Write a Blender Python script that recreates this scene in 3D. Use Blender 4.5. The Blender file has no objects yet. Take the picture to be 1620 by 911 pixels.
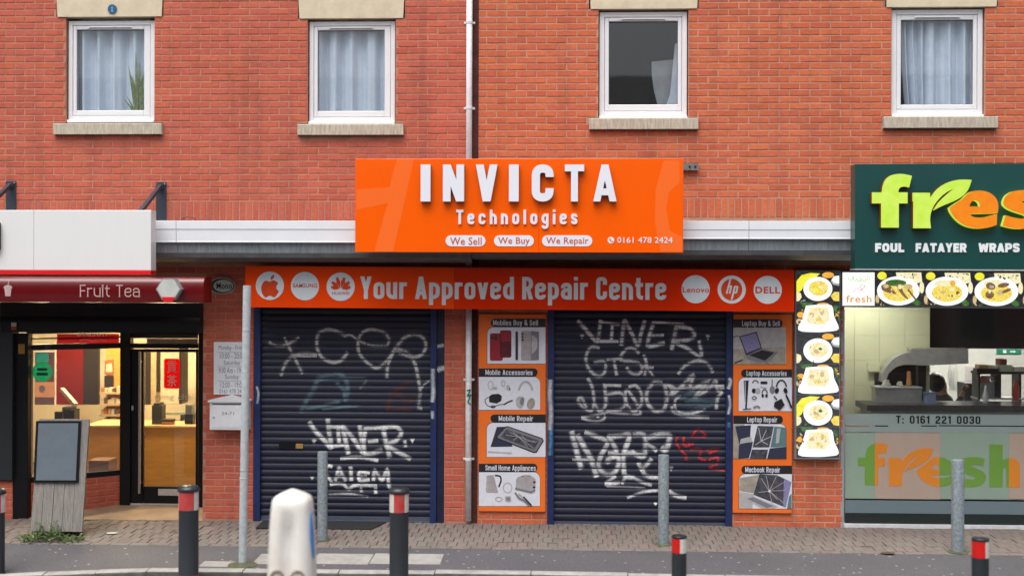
import bpy, bmesh, math, random
from mathutils import Vector, Matrix
random.seed(7)
SC = bpy.context.scene
COL = SC.collection
rad = math.radians

# ------------------------------------------------------------------ camera, sky, sun, exposure
FPX = 2000.0                      # focal length in pixels of the 1620 px wide photograph
YAW = math.atan(0.042)            # the camera looks a little to the left of square-on
ROLL = 0.003
EYE = Vector((0.595, -14.17, 2.645))
cam_d = bpy.data.cameras.new('camera'); cam = bpy.data.objects.new('camera', cam_d); COL.objects.link(cam)
cam_d.sensor_width = 36.0; cam_d.lens = 36.0 * FPX / 1620.0; cam_d.clip_end = 2000; cam_d.clip_start = 0.1
cam.location = EYE
cam.rotation_mode = 'QUATERNION'
cam.rotation_quaternion = (Matrix.Rotation(YAW, 3, 'Z') @ Matrix.Rotation(math.pi/2, 3, 'X') @ Matrix.Rotation(ROLL, 3, 'Z')).to_quaternion()
cam_d.dof.use_dof = True; cam_d.dof.focus_distance = 14.1; cam_d.dof.aperture_fstop = 0.7
SC.camera = cam

world = bpy.data.worlds.new('World'); SC.world = world; world.use_nodes = True
wn = world.node_tree.nodes; wl = world.node_tree.links; wn.clear()
sky = wn.new('ShaderNodeTexSky'); sky.sky_type = 'NISHITA'; sky.sun_disc = False
sky.sun_elevation = rad(66); sky.sun_rotation = rad(205); sky.air_density = 1.0; sky.dust_density = 4.0; sky.ozone_density = 1.0
hs = wn.new('ShaderNodeHueSaturation'); hs.inputs['Saturation'].default_value = 0.28   # overcast: the sky is nearly grey
bg = wn.new('ShaderNodeBackground'); bg.inputs['Strength'].default_value = 0.09
wo = wn.new('ShaderNodeOutputWorld')
wl.new(sky.outputs[0], hs.inputs['Color']); wl.new(hs.outputs[0], bg.inputs[0]); wl.new(bg.outputs[0], wo.inputs[0])
sun_d = bpy.data.lights.new('sun', 'SUN'); sun = bpy.data.objects.new('sun', sun_d); COL.objects.link(sun)
sun_d.energy = 1.5; sun_d.angle = rad(60); sun_d.color = (1.0, 0.97, 0.93)
sun.rotation_euler = (rad(24), 0, rad(-25))
SC.view_settings.view_transform = 'Standard'; SC.view_settings.look = 'None'; SC.view_settings.gamma = 1.0
SC.view_settings.exposure = 1.1; SC.view_settings.use_curve_mapping = False
SC.cycles.max_bounces = 8; SC.cycles.transparent_max_bounces = 24; SC.cycles.glossy_bounces = 4; SC.cycles.transmission_bounces = 6
SC.cycles.use_denoising = True; SC.cycles.sample_clamp_indirect = 4.0

# ------------------------------------------------------------------ survey: photograph pixel -> metres on the plane y = Y
FW = Vector((-math.sin(YAW), math.cos(YAW), 0)); RT = Vector((math.cos(YAW), math.sin(YAW), 0)); UP = Vector((0, 0, 1))
def ray(px, py):
    u = (px - 810.0) / FPX; v = (455.5 - py) / FPX
    c, s = math.cos(ROLL), math.sin(ROLL)
    u, v = u*c - v*s, u*s + v*c
    return FW + RT*u + UP*v
def P(px, py, Y=0.0):
    d = ray(px, py); t = (Y - EYE.y) / d.y; p = EYE + d*t
    return p.x, p.z
def rc(px0, py0, px1, py1, Y=0.0):
    """upright rectangle in metres: x0, x1, z0 (bottom), z1 (top)"""
    mx, my = (px0+px1)/2, (py0+py1)/2
    return P(px0, my, Y)[0], P(px1, my, Y)[0], P(mx, py1, Y)[1], P(mx, py0, Y)[1]
SLOPE = 0.03                       # the pavement falls towards the road
def gz(Y): return SLOPE * min(Y, 0.0)
def G(px, py):
    d = ray(px, py); t = (SLOPE*EYE.y - EYE.z) / (d.z - SLOPE*d.y); p = EYE + d*t
    return p.x, p.y

# ------------------------------------------------------------------ materials
MATS = {}
def nodes_of(name):
    m = bpy.data.materials.new(name); m.use_nodes = True; MATS[name] = m
    nt = m.node_tree; return m, nt.nodes, nt.links, nt.nodes['Principled BSDF']
def L3(c): return (c[0], c[1], c[2], 1.0)
def mat(name, col, rough=0.5, metal=0.0, var=0.12, scale=8.0, bump=0.0, bscale=60.0, col2=None, spec=0.5, emit=0.0, coat=0.0, stretch=None, detail=4.0):
    """plain procedural paint/metal/etc: base colour broken up by noise, optional fine bump"""
    if name in MATS: return MATS[name]
    m, N, L, b = nodes_of(name)
    geo = N.new('ShaderNodeNewGeometry'); src = geo.outputs['Position']
    if stretch:
        mp = N.new('ShaderNodeMapping'); mp.inputs['Scale'].default_value = stretch; L.new(src, mp.inputs['Vector']); src = mp.outputs[0]
    nz = N.new('ShaderNodeTexNoise'); nz.inputs['Scale'].default_value = scale; nz.inputs['Detail'].default_value = detail; nz.inputs['Roughness'].default_value = 0.65
    L.new(src, nz.inputs['Vector'])
    rp = N.new('ShaderNodeMapRange'); rp.inputs[1].default_value = 0.3; rp.inputs[2].default_value = 0.7
    L.new(nz.outputs['Fac'], rp.inputs[0])
    mx = N.new('ShaderNodeMix'); mx.data_type = 'RGBA'
    c2 = col2 if col2 else tuple(max(0, c*(1-2*var)) for c in col)
    mx.inputs['A'].default_value = L3(col); mx.inputs['B'].default_value = L3(c2)
    L.new(rp.outputs[0], mx.inputs['Factor']); L.new(mx.outputs['Result'], b.inputs['Base Color'])
    b.inputs['Roughness'].default_value = rough; b.inputs['Metallic'].default_value = metal
    b.inputs['Specular IOR Level'].default_value = spec; b.inputs['Coat Weight'].default_value = coat; b.inputs['Coat Roughness'].default_value = 0.05
    if emit > 0:
        L.new(mx.outputs['Result'], b.inputs['Emission Color']); b.inputs['Emission Strength'].default_value = emit
        for lk in list(b.inputs['Base Color'].links): L.remove(lk)
        b.inputs['Base Color'].default_value = L3(tuple(c*0.12 for c in col))     # a lit face gives light, it hardly reflects
    if bump > 0:
        n2 = N.new('ShaderNodeTexNoise'); n2.inputs['Scale'].default_value = bscale; n2.inputs['Detail'].default_value = 5
        L.new(geo.outputs['Position'], n2.inputs['Vector'])
        bp = N.new('ShaderNodeBump'); bp.inputs['Strength'].default_value = bump; bp.inputs['Distance'].default_value = 0.01
        L.new(n2.outputs['Fac'], bp.inputs['Height']); L.new(bp.outputs[0], b.inputs['Normal'])
    return m
def brick_mat(name, cols, dirt=(0.10, 0.05, 0.04)):
    m, N, L, b = nodes_of(name)
    oi = N.new('ShaderNodeObjectInfo'); ge = N.new('ShaderNodeNewGeometry')
    ad = N.new('ShaderNodeMath'); ad.operation = 'ADD'; fr = N.new('ShaderNodeMath'); fr.operation = 'FRACT'
    L.new(oi.outputs['Random'], ad.inputs[0]); L.new(ge.outputs['Random Per Island'], ad.inputs[1]); L.new(ad.outputs[0], fr.inputs[0])
    cr = N.new('ShaderNodeValToRGB'); e = cr.color_ramp.elements
    e[0].position = 0.0; e[0].color = L3(cols[0]); e[1].position = 1.0; e[1].color = L3(cols[-1])
    for i, c in enumerate(cols[1:-1]):
        el = e.new((i+1)/(len(cols)-1)); el.color = L3(c)
    L.new(fr.outputs[0], cr.inputs[0])
    mp = N.new('ShaderNodeMapping'); mp.inputs['Scale'].default_value = (14, 14, 55); L.new(ge.outputs['Position'], mp.inputs['Vector'])
    nz = N.new('ShaderNodeTexNoise'); nz.inputs['Scale'].default_value = 1.0; nz.inputs['Detail'].default_value = 6; nz.inputs['Roughness'].default_value = 0.7; L.new(mp.outputs[0], nz.inputs['Vector'])
    mr = N.new('ShaderNodeMapRange'); mr.inputs[1].default_value = 0.3; mr.inputs[2].default_value = 0.75; mr.inputs[3].default_value = 0.74; mr.inputs[4].default_value = 1.2; L.new(nz.outputs['Fac'], mr.inputs[0])
    mu = N.new('ShaderNodeMix'); mu.data_type = 'RGBA'; mu.blend_type = 'MULTIPLY'; mu.inputs['Factor'].default_value = 1.0
    L.new(cr.outputs[0], mu.inputs['A']); L.new(mr.outputs[0], mu.inputs['B'])
    # weathering: broad soot stains with their own shape
    n3 = N.new('ShaderNodeTexNoise'); n3.inputs['Scale'].default_value = 0.9; n3.inputs['Detail'].default_value = 7; n3.inputs['Roughness'].default_value = 0.7; L.new(ge.outputs['Position'], n3.inputs['Vector'])
    m3 = N.new('ShaderNodeMapRange'); m3.inputs[1].default_value = 0.54; m3.inputs[2].default_value = 0.78; m3.inputs[3].default_value = 0.0; m3.inputs[4].default_value = 0.32; L.new(n3.outputs['Fac'], m3.inputs[0])
    mx = N.new('ShaderNodeMix'); mx.data_type = 'RGBA'; mx.inputs['B'].default_value = L3(dirt); L.new(m3.outputs[0], mx.inputs['Factor']); L.new(mu.outputs['Result'], mx.inputs['A'])
    # rain streaks running down the wall
    mq = N.new('ShaderNodeMapping'); mq.inputs['Scale'].default_value = (5.5, 1, 0.35); L.new(ge.outputs['Position'], mq.inputs['Vector'])
    n5 = N.new('ShaderNodeTexNoise'); n5.inputs['Scale'].default_value = 1.0; n5.inputs['Detail'].default_value = 5; L.new(mq.outputs[0], n5.inputs['Vector'])
    m5 = N.new('ShaderNodeMapRange'); m5.inputs[1].default_value = 0.50; m5.inputs[2].default_value = 0.75; m5.inputs[4].default_value = 0.34; L.new(n5.outputs['Fac'], m5.inputs[0])
    m6 = N.new('ShaderNodeMix'); m6.data_type = 'RGBA'; m6.inputs['B'].default_value = L3(dirt); L.new(m5.outputs[0], m6.inputs['Factor']); L.new(mx.outputs['Result'], m6.inputs['A']); mx = m6
    # small lime specks
    n4 = N.new('ShaderNodeTexNoise'); n4.inputs['Scale'].default_value = 23; n4.inputs['Detail'].default_value = 3; L.new(ge.outputs['Position'], n4.inputs['Vector'])
    m4 = N.new('ShaderNodeMapRange'); m4.inputs[1].default_value = 0.68; m4.inputs[2].default_value = 0.8; m4.inputs[4].default_value = 0.35; L.new(n4.outputs['Fac'], m4.inputs[0])
    my = N.new('ShaderNodeMix'); my.data_type = 'RGBA'; my.inputs['B'].default_value = (0.62, 0.42, 0.33, 1); L.new(m4.outputs[0], my.inputs['Factor']); L.new(mx.outputs['Result'], my.inputs['A'])
    L.new(my.outputs['Result'], b.inputs['Base Color']); b.inputs['Roughness'].default_value = 0.85; b.inputs['Specular IOR Level'].default_value = 0.25
    bp = N.new('ShaderNodeBump'); bp.inputs['Strength'].default_value = 0.35; bp.inputs['Distance'].default_value = 0.004; L.new(nz.outputs['Fac'], bp.inputs['Height']); L.new(bp.outputs[0], b.inputs['Normal'])
    return m
def glass_mat(name, tint=(1, 1, 1), refl=1.0, haze=0.0):
    m, N, L, b = nodes_of(name); N.remove(b); out = N['Material Output']
    tr = N.new('ShaderNodeBsdfTransparent'); tr.inputs[0].default_value = L3(tint)
    gl = N.new('ShaderNodeBsdfGlossy'); gl.inputs['Roughness'].default_value = 0.02; gl.inputs['Color'].default_value = L3((refl,)*3)
    fr = N.new('ShaderNodeFresnel'); ge = N.new('ShaderNodeNewGeometry'); io = N.new('ShaderNodeMapRange'); io.inputs[3].default_value = 1.52; io.inputs[4].default_value = 1/1.52; L.new(ge.outputs['Backfacing'], io.inputs[0]); L.new(io.outputs[0], fr.inputs['IOR'])
    mu = N.new('ShaderNodeMath'); mu.operation = 'MULTIPLY_ADD'; mu.inputs[1].default_value = 1.0; mu.inputs[2].default_value = haze; L.new(fr.outputs[0], mu.inputs[0])
    ms = N.new('ShaderNodeMixShader'); L.new(mu.outputs[0], ms.inputs[0]); L.new(tr.outputs[0], ms.inputs[1]); L.new(gl.outputs[0], ms.inputs[2]); L.new(ms.outputs[0], out.inputs[0])
    return m
def film_mat(name, col, alpha, rough=0.35):
    """translucent vinyl film on glass"""
    m, N, L, b = nodes_of(name); out = N['Material Output']
    b.inputs['Base Color'].default_value = L3(col); b.inputs['Roughness'].default_value = rough
    tr = N.new('ShaderNodeBsdfTransparent'); ms = N.new('ShaderNodeMixShader'); ms.inputs[0].default_value = alpha
    nz = N.new('ShaderNodeTexNoise'); nz.inputs['Scale'].default_value = 5; ge = N.new('ShaderNodeNewGeometry'); L.new(ge.outputs['Position'], nz.inputs['Vector'])
    mr = N.new('ShaderNodeMapRange'); mr.inputs[3].default_value = alpha-0.06; mr.inputs[4].default_value = min(1, alpha+0.06); L.new(nz.outputs['Fac'], mr.inputs[0]); L.new(mr.outputs[0], ms.inputs[0])
    L.new(tr.outputs[0], ms.inputs[1]); L.new(b.outputs[0], ms.inputs[2]); L.new(ms.outputs[0], out.inputs[0])
    return m
def vinyl_mat(name, col):
    """vinyl stuck on glass: scatters the light of the room behind as well"""
    m, N, L, b = nodes_of(name); out = N['Material Output']
    b.inputs['Base Color'].default_value = L3(col); b.inputs['Roughness'].default_value = 0.4
    tl = N.new('ShaderNodeBsdfTranslucent'); ge = N.new('ShaderNodeNewGeometry'); nz = N.new('ShaderNodeTexNoise'); nz.inputs['Scale'].default_value = 9; L.new(ge.outputs['Position'], nz.inputs['Vector'])
    mr = N.new('ShaderNodeMapRange'); mr.inputs[3].default_value = 0.9; mr.inputs[4].default_value = 1.1; L.new(nz.outputs['Fac'], mr.inputs[0])
    mu = N.new('ShaderNodeMix'); mu.data_type = 'RGBA'; mu.blend_type = 'MULTIPLY'; mu.inputs['Factor'].default_value = 1; mu.inputs['A'].default_value = L3(col); L.new(mr.outputs[0], mu.inputs['B']); L.new(mu.outputs['Result'], tl.inputs['Color'])
    ms = N.new('ShaderNodeMixShader'); ms.inputs[0].default_value = 0.55; L.new(b.outputs[0], ms.inputs[1]); L.new(tl.outputs[0], ms.inputs[2]); L.new(ms.outputs[0], out.inputs[0]); return m
def spray_mat(name, col, strength=1.0, pitch=0.075, z0=0.0, gap=0.3):
    """sprayed paint: soft, patchy edges (uv.x runs across the stroke); grooves between slats stay bare"""
    m, N, L, b = nodes_of(name); out = N['Material Output']
    b.inputs['Base Color'].default_value = L3(col); b.inputs['Roughness'].default_value = 0.5
    uv = N.new('ShaderNodeUVMap'); sp = N.new('ShaderNodeSeparateXYZ'); L.new(uv.outputs[0], sp.inputs[0])
    a = N.new('ShaderNodeMath'); a.operation = 'SUBTRACT'; a.inputs[1].default_value = 0.5; L.new(sp.outputs[0], a.inputs[0])
    ab = N.new('ShaderNodeMath'); ab.operation = 'ABSOLUTE'; L.new(a.outputs[0], ab.inputs[0])
    ge = N.new('ShaderNodeNewGeometry'); nz = N.new('ShaderNodeTexNoise'); nz.inputs['Scale'].default_value = 60; nz.inputs['Detail'].default_value = 4; L.new(ge.outputs['Position'], nz.inputs['Vector'])
    n2 = N.new('ShaderNodeTexNoise'); n2.inputs['Scale'].default_value = 7; n2.inputs['Detail'].default_value = 3; L.new(ge.outputs['Position'], n2.inputs['Vector'])
    mr = N.new('ShaderNodeMapRange'); mr.inputs[1].default_value = 0.5; mr.inputs[2].default_value = 0.12; L.new(ab.outputs[0], mr.inputs[0])
    mn = N.new('ShaderNodeMapRange'); mn.inputs[1].default_value = 0.3; mn.inputs[2].default_value = 0.62; mn.inputs[3].default_value = 0.55; L.new(nz.outputs['Fac'], mn.inputs[0])
    mo = N.new('ShaderNodeMapRange'); mo.inputs[1].default_value = 0.3; mo.inputs[2].default_value = 0.6; mo.inputs[3].default_value = 0.42; L.new(n2.outputs['Fac'], mo.inputs[0])
    mu = N.new('ShaderNodeMath'); mu.operation = 'MULTIPLY'; L.new(mr.outputs[0], mu.inputs[0]); L.new(mn.outputs[0], mu.inputs[1])
    m2 = N.new('ShaderNodeMath'); m2.operation = 'MULTIPLY'; L.new(mu.outputs[0], m2.inputs[0]); L.new(mo.outputs[0], m2.inputs[1])
    sz = N.new('ShaderNodeSeparateXYZ'); L.new(ge.outputs['Position'], sz.inputs[0])
    dz = N.new('ShaderNodeMath'); dz.operation = 'SUBTRACT'; dz.inputs[1].default_value = z0; L.new(sz.outputs[2], dz.inputs[0])
    dv = N.new('ShaderNodeMath'); dv.operation = 'DIVIDE'; dv.inputs[1].default_value = pitch; L.new(dz.outputs[0], dv.inputs[0])
    ff = N.new('ShaderNodeMath'); ff.operation = 'FRACT'; L.new(dv.outputs[0], ff.inputs[0])
    gp = N.new('ShaderNodeMapRange'); gp.inputs[1].default_value = gap*0.55; gp.inputs[2].default_value = gap; L.new(ff.outputs[0], gp.inputs[0])
    gq = N.new('ShaderNodeMapRange'); gq.inputs[3].default_value = 0.22 if gap > 0 else 1.0; L.new(gp.outputs[0], gq.inputs[0])
    m3 = N.new('ShaderNodeMath'); m3.operation = 'MULTIPLY'; L.new(m2.outputs[0], m3.inputs[0]); L.new(gq.outputs[0], m3.inputs[1])
    m4 = N.new('ShaderNodeMath'); m4.operation = 'MULTIPLY'; m4.inputs[1].default_value = strength; L.new(m3.outputs[0], m4.inputs[0])
    tr = N.new('ShaderNodeBsdfTransparent'); ms = N.new('ShaderNodeMixShader'); L.new(m4.outputs[0], ms.inputs[0]); L.new(tr.outputs[0], ms.inputs[1]); L.new(b.outputs[0], ms.inputs[2]); L.new(ms.outputs[0], out.inputs[0])
    return m

# ------------------------------------------------------------------ mesh collector and object helpers
class MB:
    def __init__(s): s.v = []; s.f = []; s.m = []; s.uv = {}
    def quad(s, a, b, c, d, mi=0): s.poly([a, b, c, d], mi)
    def poly(s, pts, mi=0):
        n = len(s.v); s.v += [tuple(p) for p in pts]; s.f.append(tuple(range(n, n+len(pts)))); s.m.append(mi)
    def box(s, x0, x1, y0, y1, z0, z1, mi=0):
        n = len(s.v)
        s.v += [(x0,y0,z0),(x1,y0,z0),(x1,y1,z0),(x0,y1,z0),(x0,y0,z1),(x1,y0,z1),(x1,y1,z1),(x0,y1,z1)]
        for f in ((0,1,5,4),(1,2,6,5),(2,3,7,6),(3,0,4,7),(4,5,6,7),(3,2,1,0)):
            s.f.append(tuple(n+i for i in f)); s.m.append(mi)
    def bbox(s, x0, x1, y0, y1, z0, z1, c, mi=0):
        """box with chamfered front edges (front is y0)"""
        n = len(s.v)
        s.v += [(x0+c,y0,z0+c),(x1-c,y0,z0+c),(x1-c,y0,z1-c),(x0+c,y0,z1-c),(x0,y0+c,z0),(x1,y0+c,z0),(x1,y0+c,z1),(x0,y0+c,z1),(x0,y1,z0),(x1,y1,z0),(x1,y1,z1),(x0,y1,z1)]
        for f in ((0,1,2,3),(4,5,1,0),(5,6,2,1),(6,7,3,2),(7,4,0,3),(8,9,5,4),(9,10,6,5),(10,11,7,6),(11,8,4,7),(11,10,9,8)):
            s.f.append(tuple(n+i for i in f)); s.m.append(mi)
    def prism(s, pts, y0, y1, mi=0, back=True):
        """polygon in x,z (counter-clockwise seen from the front) extruded from y0 (front) to y1"""
        a = sum(pts[i][0]*pts[(i+1)%len(pts)][1]-pts[(i+1)%len(pts)][0]*pts[i][1] for i in range(len(pts)))
        if a < 0: pts = list(pts)[::-1]
        n = len(s.v); k = len(pts)
        s.v += [(p[0], y0, p[1]) for p in pts] + [(p[0], y1, p[1]) for p in pts]
        s.f.append(tuple(range(n, n+k))); s.m.append(mi)
        if back: s.f.append(tuple(range(n+2*k-1, n+k-1, -1))); s.m.append(mi)
        for i in range(k):
            j = (i+1) % k; s.f.append((n+j, n+i, n+k+i, n+k+j)); s.m.append(mi)
    def profile(s, yz, x0, x1, mi=0, caps=True, closed=False):
        """profile in y,z swept along x"""
        n = len(s.v); k = len(yz)
        s.v += [(x0, p[0], p[1]) for p in yz] + [(x1, p[0], p[1]) for p in yz]
        for i in range(k if closed else k-1):
            j = (i+1) % k; s.f.append((n+i, n+k+i, n+k+j, n+j)); s.m.append(mi)
        if caps and k > 2: s.f.append(tuple(range(n, n+k))); s.m.append(mi); s.f.append(tuple(range(n+2*k-1, n+k-1, -1))); s.m.append(mi)
    def lathe(s, prof, cx, cy, z0=0, seg=24, mi=0):
        """profile list of (r, z) turned about the vertical"""
        n = len(s.v); k = len(prof)
        for r, z in prof:
            for i in range(seg):
                a = 2*math.pi*i/seg; s.v.append((cx+r*math.cos(a), cy+r*math.sin(a), z0+z))
        for j in range(k-1):
            for i in range(seg):
                i2 = (i+1) % seg; s.f.append((n+j*seg+i, n+j*seg+i2, n+(j+1)*seg+i2, n+(j+1)*seg+i)); s.m.append(mi)
        s.f.append(tuple(n+(k-1)*seg+i for i in range(seg))); s.m.append(mi)
        s.f.append(tuple(n+i for i in range(seg-1, -1, -1))); s.m.append(mi)
    def tube(s, pts, r, seg=8, mi=0):
        pts = [Vector(p) for p in pts]; n = len(s.v); k = len(pts)
        for i, p in enumerate(pts):
            d = (pts[min(i+1, k-1)] - pts[max(i-1, 0)]).normalized()
            a = d.cross(Vector((0,0,1))); a = a.normalized() if a.length > 1e-4 else Vector((1,0,0)); b = d.cross(a).normalized()
            rr = r[i] if isinstance(r, (list, tuple)) else r
            for q in range(seg):
                t = 2*math.pi*q/seg; s.v.append(tuple(p + a*(rr*math.cos(t)) + b*(rr*math.sin(t))))
        for i in range(k-1):
            for q in range(seg):
                q2 = (q+1) % seg; s.f.append((n+i*seg+q, n+i*seg+q2, n+(i+1)*seg+q2, n+(i+1)*seg+q)); s.m.append(mi)
        s.f.append(tuple(n+q for q in range(seg-1,-1,-1))); s.m.append(mi); s.f.append(tuple(n+(k-1)*seg+q for q in range(seg))); s.m.append(mi)
    def mesh(s, name, mats, smooth=False):
        me = bpy.data.meshes.new(name); me.from_pydata(s.v, [], s.f)
        for m in (mats if isinstance(mats, (list, tuple)) else [mats]): me.materials.append(m)
        me.polygons.foreach_set('material_index', s.m)
        if s.uv:
            ul = me.uv_layers.new(name='UVMap')
            for lp in me.loops: ul.data[lp.index].uv = s.uv.get(lp.vertex_index, (0.5, 0))
        me.update()
        if smooth: me.shade_smooth()
        return me
    def build(s, name, mats, parent=None, smooth=False, **kw):
        return link(name, s.mesh(name, mats, smooth), parent, **kw)
def link(name, data, parent=None, label=None, cat=None, group=None, kind=None, loc=None):
    o = bpy.data.objects.new(name, data); COL.objects.link(o)
    if parent is not None: o.parent = parent
    tag(o, label, cat, group, kind)
    if loc: o.location = loc
    return o
def tag(o, label=None, cat=None, group=None, kind=None):
    if label: o['label'] = label
    if cat: o['category'] = cat
    if group: o['group'] = group
    if kind: o['kind'] = kind
    return o
def thing(name, label, cat, group=None): return link(name, None, None, label, cat, group)
def smooth_angle(o, deg=35):
    me = o.data; me.shade_smooth()
    me.set_sharp_from_angle(angle=rad(deg))
def rrect(x0, x1, z0, z1, r, n=5, corners=(1,1,1,1)):
    """rounded rectangle outline; corners: bottom-left, bottom-right, top-right, top-left"""
    r = min(r, (x1-x0)/2*0.999, (z1-z0)/2*0.999); pts = []
    for (cx, cz, a0, on) in ((x0+r,z0+r,180,corners[0]),(x1-r,z0+r,270,corners[1]),(x1-r,z1-r,0,corners[2]),(x0+r,z1-r,90,corners[3])):
        if on:
            for i in range(n+1):
                a = rad(a0+90*i/n); pts.append((cx+r*math.cos(a), cz+r*math.sin(a)))
        else:
            pts.append((cx+(r if a0 in (270,0) else -r), cz+(r if a0 in (0,90) else -r)))
    return pts
def ellipse(cx, cz, rx, rz, n=28, rot=0): 
    c, s = math.cos(rot), math.sin(rot)
    return [(cx+rx*math.cos(t)*c-rz*math.sin(t)*s, cz+rx*math.cos(t)*s+rz*math.sin(t)*c) for t in (2*math.pi*i/n for i in range(n))]
def bez(segs, n=8):
    """closed/open outline from cubic segments: [(p0,c1,c2,p1), ...]"""
    out = []
    for p0, c1, c2, p1 in segs:
        for i in range(n):
            t = i/n; u = 1-t
            out.append((u**3*p0[0]+3*u*u*t*c1[0]+3*u*t*t*c2[0]+t**3*p1[0], u**3*p0[1]+3*u*u*t*c1[1]+3*u*t*t*c2[1]+t**3*p1[1]))
    return out
def spline(pts, n=6):
    """Catmull-Rom through the points"""
    if len(pts) < 3: return pts
    q = [pts[0]] + list(pts) + [pts[-1]]; out = []
    for i in range(1, len(q)-2):
        p0, p1, p2, p3 = q[i-1], q[i], q[i+1], q[i+2]
        for k in range(n):
            t = k/n
            out.append(tuple(0.5*((2*p1[j]) + (-p0[j]+p2[j])*t + (2*p0[j]-5*p1[j]+4*p2[j]-p3[j])*t*t + (-p0[j]+3*p1[j]-3*p2[j]+p3[j])*t**3) for j in (0,1)))
    out.append(tuple(pts[-1])); return out

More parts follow.
